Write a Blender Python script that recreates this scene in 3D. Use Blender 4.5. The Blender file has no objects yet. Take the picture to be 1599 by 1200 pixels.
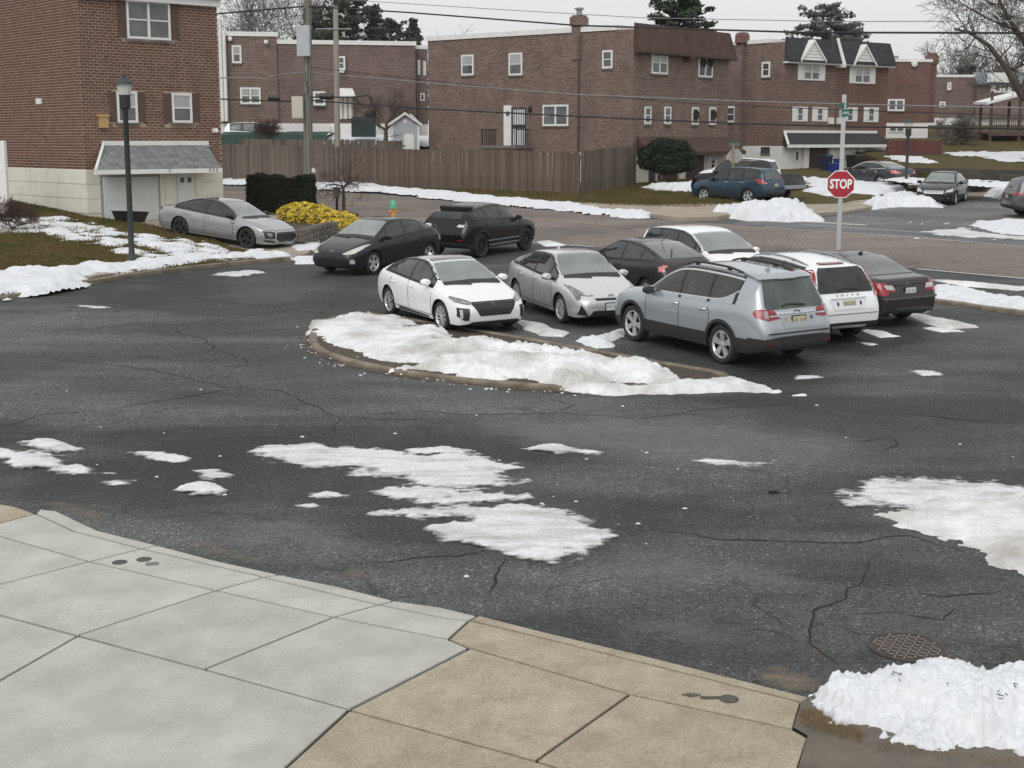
import bpy, bmesh, math, random
from mathutils import Vector, Matrix, noise
from mathutils.bvhtree import BVHTree
random.seed(7)
R = math.radians
SC = bpy.context.scene
COL = SC.collection
# ---------------------------------------------------------------- camera, sky, sun, exposure
FPX, HZ = 2218.0, 220.0                      # focal length in photo pixels, horizon row
PITCH = math.atan((600 - HZ) / FPX)
SLOPE = math.tan(R(12.0385) - PITCH)          # the lot climbs away from the window
CAMZ = 5.2623 / math.cos(math.atan(SLOPE))
cd = bpy.data.cameras.new('camera')
cam = bpy.data.objects.new('camera', cd); COL.objects.link(cam)
cam.location = (0, 0, CAMZ); cam.rotation_euler = (math.pi / 2 - PITCH, 0, 0)
cd.sensor_width = 36; cd.lens = 36 * FPX / 1599; cd.clip_end = 3000; cd.clip_start = .1
SC.camera = cam
w = bpy.data.worlds.new('World'); SC.world = w; w.use_nodes = True
nt = w.node_tree; nt.nodes.clear()
def wn(t, **k):
    n = nt.nodes.new(t)
    for a, b in k.items(): setattr(n, a, b)
    return n
SUN_EL, SUN_AZ = R(42), R(200)
sky = wn('ShaderNodeTexSky', sky_type='NISHITA', sun_disc=False, sun_elevation=SUN_EL, sun_rotation=SUN_AZ, air_density=1.0, dust_density=4.0)
hs = wn('ShaderNodeHueSaturation'); hs.inputs['Saturation'].default_value = .06
bg1 = wn('ShaderNodeBackground'); bg1.inputs['Strength'].default_value = .05
tc = wn('ShaderNodeTexCoord'); sx = wn('ShaderNodeSeparateXYZ')
mr = wn('ShaderNodeMapRange'); mr.inputs['From Min'].default_value = 0; mr.inputs['From Max'].default_value = 1
mr.inputs['To Min'].default_value = .62; mr.inputs['To Max'].default_value = .80   # overcast: zenith about twice the horizon
cn = wn('ShaderNodeTexNoise'); cn.inputs['Scale'].default_value = 2.2; cn.inputs['Detail'].default_value = 5
cm = wn('ShaderNodeMapRange'); cm.inputs['To Min'].default_value = .86; cm.inputs['To Max'].default_value = 1.12
mu = wn('ShaderNodeMath', operation='MULTIPLY')
bg2 = wn('ShaderNodeBackground'); bg2.inputs['Color'].default_value = (.985, .995, 1, 1)
ad = wn('ShaderNodeAddShader'); ow = wn('ShaderNodeOutputWorld')
L = nt.links.new
L(sky.outputs[0], hs.inputs['Color']); L(hs.outputs[0], bg1.inputs['Color'])
L(tc.outputs['Generated'], sx.inputs[0]); L(sx.outputs['Z'], mr.inputs['Value'])
L(tc.outputs['Generated'], cn.inputs['Vector']); L(cn.outputs['Fac'], cm.inputs['Value'])
L(mr.outputs[0], mu.inputs[0]); L(cm.outputs[0], mu.inputs[1]); L(mu.outputs[0], bg2.inputs['Strength'])
L(bg1.outputs[0], ad.inputs[0]); L(bg2.outputs[0], ad.inputs[1]); L(ad.outputs[0], ow.inputs['Surface'])
sl = bpy.data.lights.new('sun', 'SUN'); sl.energy = .6; sl.angle = R(30); sl.color = (1, .97, .93)
so = bpy.data.objects.new('sun', sl); COL.objects.link(so); so.location = (0, 0, 60)
so.rotation_euler = (math.pi / 2 - SUN_EL, 0, R(-20))
SC.view_settings.view_transform = 'Standard'; SC.view_settings.look = 'None'
SC.view_settings.exposure = .05; SC.view_settings.gamma = 1

# ---------------------------------------------------------------- ground shape and sight lines
CP, SP = math.cos(PITCH), math.sin(PITCH)
def ray(x, y):
    u, v = (x - 799.5) / FPX, (600 - y) / FPX
    return Vector((u, CP + v * SP, -SP + v * CP))
def zt(Y):
    a = SLOPE * Y; b = SLOPE * 33 + .027 * (Y - 33)
    k = 16
    m = min(a, b)
    z = m - math.log(math.exp(-(a - m) * k) + math.exp(-(b - m) * k)) / k
    if Y > 130: z = zt(130)
    return z
def G(x, y, h=0.0):
    """point of the ground seen at photo position x, y"""
    d = ray(x, y); lo, hi = 1.0, 400.0
    for _ in range(50):
        m = (lo + hi) / 2
        if CAMZ + m * d.z - zt(m * d.y) - h > 0: lo = m
        else: hi = m
    return Vector((lo * d.x, lo * d.y, CAMZ + lo * d.z))
def AT(x, y, Y):
    d = ray(x, y); t = Y / d.y
    return Vector((t * d.x, Y, CAMZ + t * d.z))

# ---------------------------------------------------------------- materials
MATS = {}
def mat(name, col, rough=.7, metal=0, spec=.5, coat=0, noise_amt=0, nscale=5, col2=None, bump=0, bscale=40, trans=0, emis=0, obj_rand=0, detail=6, ntype='NOISE', stretch=None, fac=(.35, .65)):
    if name in MATS: return MATS[name]
    m = bpy.data.materials.new(name); m.use_nodes = True; MATS[name] = m
    n = m.node_tree; b = n.nodes['Principled BSDF']; k = n.links.new
    b.inputs['Base Color'].default_value = (*col, 1); b.inputs['Roughness'].default_value = rough
    b.inputs['Metallic'].default_value = metal; b.inputs['Specular IOR Level'].default_value = spec
    b.inputs['Coat Weight'].default_value = coat; b.inputs['Coat Roughness'].default_value = .06
    t = None
    if col2 or bump:
        t = n.nodes.new('ShaderNodeTexCoord').outputs['Object']
        if stretch:
            mp = n.nodes.new('ShaderNodeMapping'); mp.inputs['Scale'].default_value = stretch
            k(t, mp.inputs['Vector']); t = mp.outputs[0]
    if col2:
        nz = n.nodes.new('ShaderNodeTexNoise'); nz.inputs['Scale'].default_value = nscale; nz.inputs['Detail'].default_value = detail
        nz.inputs['Roughness'].default_value = .62
        k(t, nz.inputs['Vector'])
        r = n.nodes.new('ShaderNodeValToRGB'); r.color_ramp.elements[0].color = (*col, 1); r.color_ramp.elements[1].color = (*col2, 1)
        r.color_ramp.elements[0].position = fac[0]; r.color_ramp.elements[1].position = fac[1]
        k(nz.outputs['Fac'], r.inputs['Fac']); src = r.outputs[0]
        if obj_rand:
            oi = n.nodes.new('ShaderNodeObjectInfo'); mr = n.nodes.new('ShaderNodeMapRange')
            mr.inputs['To Min'].default_value = 1 - obj_rand; mr.inputs['To Max'].default_value = 1 + obj_rand
            k(oi.outputs['Random'], mr.inputs['Value'])
            mx = n.nodes.new('ShaderNodeVectorMath'); mx.operation = 'SCALE'
            k(src, mx.inputs[0]); k(mr.outputs[0], mx.inputs['Scale']); src = mx.outputs[0]
        k(src, b.inputs['Base Color'])
    if bump:
        nz = n.nodes.new('ShaderNodeTexNoise'); nz.inputs['Scale'].default_value = bscale; nz.inputs['Detail'].default_value = 4
        k(t, nz.inputs['Vector'])
        bp = n.nodes.new('ShaderNodeBump'); bp.inputs['Strength'].default_value = bump; bp.inputs['Distance'].default_value = .02
        k(nz.outputs['Fac'], bp.inputs['Height']); k(bp.outputs[0], b.inputs['Normal'])
    if emis:
        b.inputs['Emission Color'].default_value = (*col, 1); b.inputs['Emission Strength'].default_value = emis
    return m
def speckle(m, scale, lo, hi, p0=.3, p1=.7):
    n, k, P = nodes_of(m); src = P.inputs['Base Color'].links[0].from_socket
    t = n.new('ShaderNodeTexCoord').outputs['Object']; nz = n.new('ShaderNodeTexNoise'); nz.inputs['Scale'].default_value = scale; nz.inputs['Detail'].default_value = 3; nz.inputs['Roughness'].default_value = .75; k(t, nz.inputs['Vector'])
    r = n.new('ShaderNodeMapRange'); r.inputs['From Min'].default_value = p0; r.inputs['From Max'].default_value = p1; r.inputs['To Min'].default_value = lo; r.inputs['To Max'].default_value = hi; k(nz.outputs['Fac'], r.inputs['Value'])
    v = n.new('ShaderNodeVectorMath'); v.operation = 'SCALE'; k(src, v.inputs[0]); k(r.outputs[0], v.inputs['Scale']); k(v.outputs[0], P.inputs['Base Color'])
def film(m, lo=.0, hi=.5, amt=1.0, scale=2.2, stretch=(.7, 2.4, 1)):
    """thin cover: see-through where the layer is thin"""
    n, k, P = nodes_of(m); at = n.new('ShaderNodeAttribute'); at.attribute_name = 'thick'
    t = n.new('ShaderNodeTexCoord').outputs['Object']; mp = n.new('ShaderNodeMapping'); mp.inputs['Scale'].default_value = stretch; k(t, mp.inputs['Vector'])
    nz = n.new('ShaderNodeTexNoise'); nz.inputs['Scale'].default_value = scale; nz.inputs['Detail'].default_value = 9; nz.inputs['Roughness'].default_value = .65; k(mp.outputs[0], nz.inputs['Vector'])
    a = n.new('ShaderNodeMath'); a.operation = 'MULTIPLY_ADD'; k(nz.outputs['Fac'], a.inputs[0]); a.inputs[1].default_value = 1.5; a.inputs[2].default_value = -.75
    b = n.new('ShaderNodeMath'); k(at.outputs['Fac'], b.inputs[0]); k(a.outputs[0], b.inputs[1])
    r = n.new('ShaderNodeMapRange'); r.inputs['From Min'].default_value = lo; r.inputs['From Max'].default_value = hi; r.inputs['To Max'].default_value = amt; k(b.outputs[0], r.inputs['Value'])
    k(r.outputs[0], P.inputs['Alpha'])
def nodes_of(m): return m.node_tree.nodes, m.node_tree.links.new, m.node_tree.nodes['Principled BSDF']

def asphalt(name, a, b, patch, crack):
    m = mat(name, a, .78, spec=.35); n, k, P = nodes_of(m)
    t = n.new('ShaderNodeTexCoord').outputs['Object']
    def noi(s, d=4, r=.6):
        x = n.new('ShaderNodeTexNoise'); x.inputs['Scale'].default_value = s; x.inputs['Detail'].default_value = d; x.inputs['Roughness'].default_value = r
        k(t, x.inputs['Vector']); return x.outputs['Fac']
    def ramp(f, p0, c0, p1, c1):
        x = n.new('ShaderNodeValToRGB'); e = x.color_ramp.elements
        e[0].position, e[1].position = p0, p1; e[0].color = (*c0, 1); e[1].color = (*c1, 1); k(f, x.inputs['Fac']); return x.outputs[0]
    def mix(f, x, y, mode='MIX'):
        q = n.new('ShaderNodeMix'); q.data_type = 'RGBA'; q.blend_type = mode
        if isinstance(f, (int, float)): q.inputs[0].default_value = f
        else: k(f, q.inputs[0])
        k(x, q.inputs[6]); k(y, q.inputs[7]) if not isinstance(y, tuple) else setattr(q.inputs[7], 'default_value', (*y, 1)); return q.outputs[2]
    wv = n.new('ShaderNodeTexNoise'); wv.inputs['Scale'].default_value = .8; wv.inputs['Detail'].default_value = 6; k(t, wv.inputs['Vector'])
    va = n.new('ShaderNodeVectorMath'); va.operation = 'MULTIPLY_ADD'; k(wv.outputs['Color'], va.inputs[0]); va.inputs[1].default_value = (1.9, 1.9, 1.9); k(t, va.inputs[2])
    vc = n.new('ShaderNodeTexVoronoi'); vc.inputs['Scale'].default_value = crack; k(va.outputs[0], vc.inputs['Vector'])
    vcs = n.new('ShaderNodeSeparateColor'); k(vc.outputs['Color'], vcs.inputs[0])
    cellm = ramp(vcs.outputs[0], 0, (.80, .82, .82), 1, (1.22, 1.18, 1.16))
    base = ramp(noi(.22, 5), .36, a, .64, b)
    base = mix(1.0, base, cellm, 'MULTIPLY')
    # salt-dried pale bands
    pale = n.new('ShaderNodeMapping'); pale.inputs['Scale'].default_value = (.16, .42, .3); k(t, pale.inputs['Vector'])
    pn = n.new('ShaderNodeTexNoise'); pn.inputs['Scale'].default_value = 1; pn.inputs['Detail'].default_value = 6; pn.inputs['Roughness'].default_value = .55; k(pale.outputs[0], pn.inputs['Vector'])
    pf = ramp(pn.outputs['Fac'], .47, (0, 0, 0), .66, (.8, .8, .8))
    base = mix(pf, base, patch)
    # aggregate speckle
    vg = n.new('ShaderNodeTexVoronoi'); vg.inputs['Scale'].default_value = 48; k(t, vg.inputs['Vector'])
    vs_ = n.new('ShaderNodeSeparateColor'); k(vg.outputs['Color'], vs_.inputs[0])
    sp = ramp(vs_.outputs[0], .1, (.42, .42, .42), .97, (1.5, 1.5, 1.5))
    base = mix(1.0, base, sp, 'MULTIPLY')
    vs2 = ramp(vs_.outputs[1], .90, (1, 1, 1), .97, (2.6, 2.6, 2.6)); base = mix(1.0, base, vs2, 'MULTIPLY')
    sp2 = ramp(noi(9, 4, .8), .3, (.86, .86, .86), .7, (1.14, 1.14, 1.14))
    base = mix(1.0, base, sp2, 'MULTIPLY')
    # fine crack web, warped cells
    vo = n.new('ShaderNodeTexVoronoi'); vo.feature = 'DISTANCE_TO_EDGE'; vo.inputs['Scale'].default_value = crack; k(va.outputs[0], vo.inputs['Vector'])
    cf = ramp(vo.outputs['Distance'], .0015, (.45, .45, .45), .006, (1, 1, 1))
    gate = ramp(noi(.35, 2), .56, (0, 0, 0), .64, (1, 1, 1))
    cfg = mix(gate, cf, (1, 1, 1))
    base = mix(1.0, base, cfg, 'MULTIPLY')
    k(base, P.inputs['Base Color'])
    rr = n.new('ShaderNodeMapRange'); rr.inputs['To Min'].default_value = .42; rr.inputs['To Max'].default_value = .95
    k(noi(.3, 3), rr.inputs['Value']); k(rr.outputs[0], P.inputs['Roughness'])
    bp = n.new('ShaderNodeBump'); bp.inputs['Strength'].default_value = .5; bp.inputs['Distance'].default_value = .012
    k(noi(45, 3, .7), bp.inputs['Height']); k(bp.outputs[0], P.inputs['Normal'])
    return m
ASPH = asphalt('asphalt', (.0225, .0262, .0262), (.0415, .0437, .0433), (.112, .114, .112), .2)
ROAD = asphalt('road_asphalt', (.118, .096, .084), (.165, .138, .122), (.21, .18, .16), .15)
STREET = asphalt('side_street_asphalt', (.075, .082, .086), (.11, .115, .118), (.17, .17, .17), .15)
def brickmat(name, c1, c2, mortar, bw=.30, bh=.105, ms=.014, blotch=.35):
    m = mat(name, c1, .9, spec=.25); n, k, P = nodes_of(m)
    t = n.new('ShaderNodeTexCoord').outputs['Object']
    s = n.new('ShaderNodeSeparateXYZ'); k(t, s.inputs[0])
    a = n.new('ShaderNodeMath'); k(s.outputs['X'], a.inputs[0]); k(s.outputs['Y'], a.inputs[1])
    c = n.new('ShaderNodeCombineXYZ'); k(a.outputs[0], c.inputs['X']); k(s.outputs['Z'], c.inputs['Y'])
    b = n.new('ShaderNodeTexBrick'); k(c.outputs[0], b.inputs['Vector'])
    b.inputs['Color1'].default_value = (*c1, 1); b.inputs['Color2'].default_value = (*c2, 1); b.inputs['Mortar'].default_value = (*mortar, 1)
    b.inputs['Scale'].default_value = 1; b.inputs['Mortar Size'].default_value = ms; b.inputs['Brick Width'].default_value = bw; b.inputs['Row Height'].default_value = bh
    b.inputs['Mortar Smooth'].default_value = .2
    nz = n.new('ShaderNodeTexNoise'); nz.inputs['Scale'].default_value = .8; nz.inputs['Detail'].default_value = 6; k(t, nz.inputs['Vector'])
    r = n.new('ShaderNodeMapRange'); r.inputs['To Min'].default_value = 1 - blotch; r.inputs['To Max'].default_value = 1 + blotch; k(nz.outputs['Fac'], r.inputs['Value'])
    v = n.new('ShaderNodeVectorMath'); v.operation = 'SCALE'; k(b.outputs['Color'], v.inputs[0]); k(r.outputs[0], v.inputs['Scale'])
    k(v.outputs[0], P.inputs['Base Color'])
    bp = n.new('ShaderNodeBump'); bp.inputs['Strength'].default_value = .6; bp.inputs['Distance'].default_value = .01
    k(b.outputs['Fac'], bp.inputs['Height']); bp.invert = True; k(bp.outputs[0], P.inputs['Normal'])
    return m
BRK = brickmat('brown_brick', (.108, .072, .058), (.19, .132, .107), (.26, .21, .18))
BRK2 = brickmat('grey_brown_brick', (.11, .07, .055), (.19, .122, .1), (.25, .2, .17))
BRK3 = brickmat('dark_red_brick', (.115, .052, .044), (.175, .085, .07), (.2, .15, .13))
BRK4 = brickmat('mauve_brick', (.115, .074, .066), (.175, .115, .104), (.24, .2, .185))
BRICKP = mat('brick_face', (.058, .028, .022), .9, spec=.2, col2=(.26, .145, .105), nscale=6.5, detail=8, obj_rand=.2, fac=(.3, .7))
MORTAR = mat('mortar', (.32, .23, .185), .95, col2=(.44, .335, .275), nscale=2)
CONC = mat('pale_concrete', (.345, .338, .308), .85, spec=.25, col2=(.49, .482, .445), nscale=1.4, detail=14, obj_rand=.05, bump=.15, bscale=30, fac=(.3, .7))
TANC = mat('tan_concrete', (.285, .245, .178), .9, spec=.2, col2=(.42, .37, .285), nscale=2.6, detail=15, obj_rand=.05, bump=.3, bscale=35, fac=(.3, .7))
KERBM = mat('kerb_concrete', (.12, .098, .072), .9, col2=(.25, .21, .16), nscale=3, bump=.3, bscale=25)
WALKM = mat('weathered_walk', (.27, .23, .185), .9, col2=(.36, .31, .25), nscale=1.2)
JOINT = mat('joint_filler', (.007, .0065, .006), .95, spec=.1)
SNOW = mat('snow', (.72, .735, .755), .75, spec=.25, col2=(.63, .645, .67), nscale=2.5, bump=.45, bscale=9)
SNOWD = mat('dirty_snow', (.72, .73, .74), .7, spec=.3, col2=(.38, .36, .33), nscale=1.0, detail=12, bump=.7, bscale=9, fac=(.42, .70))
SLUSH = mat('slush', (.66, .67, .68), .5, spec=.5, col2=(.40, .40, .395), nscale=1.7, detail=9, bump=.5, bscale=12, stretch=(.6, 2.4, 1), fac=(.45, .68))
GRASS = mat('winter_grass', (.10, .072, .036), .95, spec=.1, col2=(.075, .072, .026), nscale=1.1, detail=12, bump=.8, bscale=18, fac=(.3, .7))
BLADE = mat('grass_blade', (.15, .108, .048), .9, spec=.1, col2=(.085, .085, .027), nscale=.7, fac=(.4, .6))
for m_ in (SNOW, SNOWD): speckle(m_, 11, .90, 1.06)
speckle(SNOWD, 30, .55, 1.05, .22, .40); speckle(CONC, 55, .86, 1.1); speckle(TANC, 40, .72, 1.2); speckle(SLUSH, 14, .82, 1.12)
film(SLUSH, -.02, .30)
SALT = mat('salt_residue', (.28, .29, .29), .9, col2=(.20, .21, .212), nscale=6); film(SALT, .1, 1.1, .40, 3.0)
SANDY = mat('sandy_residue', (.26, .22, .165), .9, col2=(.18, .15, .11), nscale=6); film(SANDY, .1, 1.0, .8, 3.0)
WETA = mat('wet_asphalt', (.016, .017, .018), .28, spec=.5, col2=(.022, .023, .024), nscale=4); film(WETA, .1, 1.2, .40, 1.4)
STRAW = mat('dry_straw', (.16, .095, .03), .9, col2=(.26, .18, .075), nscale=14)
SOIL = mat('dark_soil', (.045, .035, .025), .95, col2=(.08, .065, .045), nscale=6)
WHITE = mat('white_paint', (.76, .76, .74), .5, col2=(.68, .68, .66), nscale=1.5)
CREAM = mat('cream_stucco', (.60, .575, .49), .8, col2=(.70, .68, .60), nscale=1.2, bump=.2, fac=(.25, .6))
WSTUC = mat('white_stucco', (.68, .67, .65), .8, col2=(.76, .75, .73), nscale=1)
PINKST = mat('pinkish_stucco', (.55, .48, .47), .8)
GLASS = mat('window_glass', (.045, .05, .052), .04, spec=.9, col2=(.12, .125, .125), nscale=1.1)
CURT = mat('curtained_glass', (.30, .31, .30), .1, spec=.8, col2=(.40, .41, .40), nscale=3, stretch=(6, 6, .5))
SHIN = mat('grey_shingle', (.15, .16, .16), .9, col2=(.23, .24, .235), nscale=3, obj_rand=.18)
SHINB = mat('black_shingle', (.022, .024, .027), .9, col2=(.045, .047, .05), nscale=2, bump=.3)
SHINR = mat('brown_shingle', (.05, .026, .02), .9, col2=(.085, .048, .037), nscale=2, bump=.3)
WOOD = mat('weathered_board', (.10, .08, .066), .9, spec=.2, col2=(.175, .145, .12), nscale=1.2, stretch=(8, 8, .6), obj_rand=.28)
WOODR = mat('red_brown_board', (.105, .078, .062), .9, spec=.2, col2=(.175, .138, .112), nscale=1.2, stretch=(8, 8, .6), obj_rand=.22)
POLEW = mat('pole_wood', (.13, .125, .10), .9, col2=(.20, .19, .155), nscale=2, stretch=(9, 9, .4))
POLEP = mat('pale_pole_wood', (.25, .225, .19), .9, col2=(.34, .31, .27), nscale=2, stretch=(9, 9, .4))
GREYM = mat('grey_metal', (.28, .29, .30), .45, metal=.3)
GALV = mat('galvanised_steel', (.42, .43, .43), .5, metal=.35, col2=(.50, .50, .50), nscale=3)
BOXG = mat('cabinet_grey', (.42, .45, .47), .55, col2=(.47, .50, .52), nscale=2)
DKMET = mat('dark_green_metal', (.035, .042, .042), .55, metal=.1)
BLACK = mat('black_plastic', (.012, .012, .013), .5)
BLKM = mat('matt_black', (.01, .01, .01), .8)
CABLE = mat('cable_black', (.013, .013, .014), .6)
CABLEG = mat('cable_grey', (.22, .22, .22), .7)
RUST = mat('cast_iron', (.035, .028, .025), .65, metal=.3, col2=(.075, .058, .05), nscale=5)
BARK = mat('bark', (.075, .06, .05), .95, col2=(.12, .10, .085), nscale=3)
BARKR = mat('reddish_twig', (.075, .042, .035), .95)
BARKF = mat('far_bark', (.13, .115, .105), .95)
NEED = mat('pine_needles', (.022, .035, .02), .9, spec=.2, col2=(.045, .062, .036), nscale=.7)
NEEDG = mat('grey_pine_needles', (.075, .086, .072), .9, spec=.2, col2=(.115, .126, .108), nscale=.7)
HEDGE = mat('hedge_leaf', (.012, .016, .009), .85, spec=.25, col2=(.028, .03, .015), nscale=1.5)
YELL = mat('yellow_leaf', (.50, .37, .03), .8, spec=.3, col2=(.66, .51, .07), nscale=2.5)
YEW = mat('yew_leaf', (.012, .018, .011), .9, spec=.2, col2=(.025, .034, .02), nscale=1.2)
STONE = mat('stone_block', (.10, .088, .075), .9, col2=(.19, .17, .145), nscale=2, obj_rand=.2, bump=.4, bscale=12)
REDS = mat('sign_red', (.36, .012, .025), .4)
SIGNW = mat('sign_white', (.82, .82, .82), .4)
GREENS = mat('sign_green', (.005, .13, .075), .4)
PAINTL = mat('road_paint', (.62, .62, .58), .7, col2=(.42, .40, .37), nscale=4, fac=(.4, .7))
PAINTY = mat('yellow_paint', (.50, .38, .17), .7, col2=(.3, .24, .14), nscale=3)
BLUEB = mat('blue_plastic', (.01, .035, .2), .5)
NAVYB = mat('navy_plastic', (.012, .02, .04), .5)
TARP = mat('green_tarp', (.018, .052, .04), .6, col2=(.03, .07, .055), nscale=1)
SIDING = mat('grey_siding', (.38, .40, .42), .6)
MAROON = mat('maroon_board', (.10, .032, .03), .85, col2=(.14, .05, .045), nscale=1.5)
HYDG = mat('hydrant_green', (.12, .42, .26), .5)
HYDO = mat('hydrant_orange', (.62, .30, .09), .5)
YBOX = mat('tan_box', (.45, .30, .13), .6)

# ---------------------------------------------------------------- builders
def props(o, label=None, cat=None, group=None, kind=None):
    if label: o['label'] = label
    if cat: o['category'] = cat
    if group: o['group'] = group
    if kind: o['kind'] = kind
    return o
def link(name, me, m=None, parent=None, M=None):
    o = bpy.data.objects.new(name, me); COL.objects.link(o)
    if m is not None and me is not None and not me.materials: me.materials.append(m)
    if parent: o.parent = parent
    if M is not None: o.matrix_local = M
    return o
def empty(name, loc, rz=0, label=None, cat=None, group=None):
    o = bpy.data.objects.new(name, None); COL.objects.link(o); o.location = loc; o.rotation_euler = (0, 0, rz)
    o.empty_display_size = .1
    return props(o, label, cat, group)
class MB:
    """collects shapes into one mesh"""
    def __init__(s): s.v = []; s.f = []; s.sm = []
    def add(s, vs, fs, smooth=False):
        b = len(s.v); s.v += [tuple(v) for v in vs]; s.f += [tuple(i + b for i in f) for f in fs]; s.sm += [smooth] * len(fs); return s
    def box(s, a, b, M=None):
        x0, y0, z0 = a; x1, y1, z1 = b
        vs = [Vector(p) for p in ((x0, y0, z0), (x1, y0, z0), (x1, y1, z0), (x0, y1, z0), (x0, y0, z1), (x1, y0, z1), (x1, y1, z1), (x0, y1, z1))]
        if M: vs = [M @ v for v in vs]
        return s.add(vs, [(3, 2, 1, 0), (4, 5, 6, 7), (0, 1, 5, 4), (1, 2, 6, 5), (2, 3, 7, 6), (3, 0, 4, 7)])
    def prism(s, poly, a, b, ax='z', M=None):
        """2-D polygon extruded from a to b along an axis"""
        def P(p, h): return {'z': Vector((p[0], p[1], h)), 'y': Vector((p[0], h, p[1])), 'x': Vector((h, p[0], p[1]))}[ax]
        n = len(poly); vs = [P(p, a) for p in poly] + [P(p, b) for p in poly]
        if M: vs = [M @ v for v in vs]
        return s.add(vs, [tuple(range(n))[::-1], tuple(range(n, 2 * n))] + [(i, (i + 1) % n, n + (i + 1) % n, n + i) for i in range(n)])
    def tube(s, pts, r, n=6, cap=True):
        pts = [Vector(p) for p in pts]; rs = r if isinstance(r, (list, tuple)) else [r] * len(pts)
        vs = []; prev = None
        for i, p in enumerate(pts):
            d = (pts[min(i + 1, len(pts) - 1)] - pts[max(i - 1, 0)]).normalized()
            if prev is None:
                a = d.orthogonal().normalized()
            else:
                a = (prev - d * prev.dot(d))
                a = a.normalized() if a.length > 1e-6 else d.orthogonal().normalized()
            prev = a; b = d.cross(a)
            for k in range(n):
                q = 2 * math.pi * k / n; vs.append(p + (a * math.cos(q) + b * math.sin(q)) * rs[i])
        fs = [(i * n + k, i * n + (k + 1) % n, (i + 1) * n + (k + 1) % n, (i + 1) * n + k) for i in range(len(pts) - 1) for k in range(n)]
        if cap: fs += [tuple(range(n))[::-1], tuple(range((len(pts) - 1) * n, len(pts) * n))]
        return s.add(vs, fs, True)
    def lathe(s, prof, n=16, M=None, ax='z', cap=True):
        vs = []
        for r, h in prof:
            for k in range(n):
                q = 2 * math.pi * k / n
                v = Vector((r * math.cos(q), r * math.sin(q), h)) if ax == 'z' else Vector((r * math.cos(q), h, r * math.sin(q)))
                vs.append(M @ v if M else v)
        m = len(prof)
        fs = [(i * n + k, i * n + (k + 1) % n, (i + 1) * n + (k + 1) % n, (i + 1) * n + k) for i in range(m - 1) for k in range(n)]
        if cap and prof[0][0] > 1e-4: fs.append(tuple(range(n))[::-1])
        if cap and prof[-1][0] > 1e-4: fs.append(tuple(range((m - 1) * n, m * n)))
        return s.add(vs, fs, True)
    def mesh(s, name, fix=True):
        me = bpy.data.meshes.new(name); me.from_pydata(s.v, [], s.f)
        for p, q in zip(me.polygons, s.sm): p.use_smooth = q
        if fix:
            bm = bmesh.new(); bm.from_mesh(me); bmesh.ops.recalc_face_normals(bm, faces=bm.faces)
            for e in bm.edges:
                if len(e.link_faces) == 2 and e.calc_face_angle(0) > .7: e.smooth = False
            bm.to_mesh(me); bm.free()
        me.update(); return me
    def build(s, name, m, parent=None, fix=True, M=None): return link(name, s.mesh(name, fix), m, parent, M)
def thing(name, mb, m, label, cat, group=None): return props(mb.build(name, m), label, cat, group)

def inside(p, poly):
    x, y = p; c = False; n = len(poly); j = n - 1
    for i in range(n):
        xi, yi = poly[i]; xj, yj = poly[j]
        if (yi > y) != (yj > y) and x < (xj - xi) * (y - yi) / (yj - yi) + xi: c = not c
        j = i
    return c
def edge_dist(p, poly):
    b = 1e9; n = len(poly); px, py = p
    for i in range(n):
        ax, ay = poly[i]; bx, by = poly[(i + 1) % n]
        dx, dy = bx - ax, by - ay; l = dx * dx + dy * dy
        t = 0 if l < 1e-12 else max(0, min(1, ((px - ax) * dx + (py - ay) * dy) / l))
        b = min(b, (px - ax - t * dx) ** 2 + (py - ay - t * dy) ** 2)
    return math.sqrt(b)
def sheet(name, poly, m, h=.0, zf=None, parent=None, skirt=0, step=None):
    """ground-hugging polygon (world x, y); cut so that it follows the slope"""
    zf = zf or zt
    bm = bmesh.new(); bm.faces.new([bm.verts.new((p[0], p[1], 0)) for p in poly])
    ys = [p[1] for p in poly]; st = step or max(.8, (max(ys) - min(ys)) / 40)
    y = min(ys) + st
    while y < max(ys):
        bmesh.ops.bisect_plane(bm, geom=bm.verts[:] + bm.edges[:] + bm.faces[:], plane_co=(0, y, 0), plane_no=(0, 1, 0)); y += st
    if skirt:
        be = [e for e in bm.edges if e.is_boundary]
        r = bmesh.ops.extrude_edge_only(bm, edges=be); low = {g for g in r['geom'] if isinstance(g, bmesh.types.BMVert)}
    else: low = set()
    for v in bm.verts: v.co.z = (zf(v.co.y) if zf is zt else zf(v.co.x, v.co.y)) + h - (skirt if v in low else 0)
    bmesh.ops.recalc_face_normals(bm, faces=bm.faces)
    me = bpy.data.meshes.new(name); bm.to_mesh(me); bm.free()
    if me.polygons and sum(p.normal.z for p in me.polygons) < 0: me.flip_normals()
    return link(name, me, m, parent)
def W2(pts, h=0): return [tuple(G(x, y, h)[:2]) for x, y in pts]
def fbm(x, y, s, o=4, seed=0.0):
    return noise.fractal(Vector((x * s, y * s, seed)), 1.0, 2.0, o)
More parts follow.
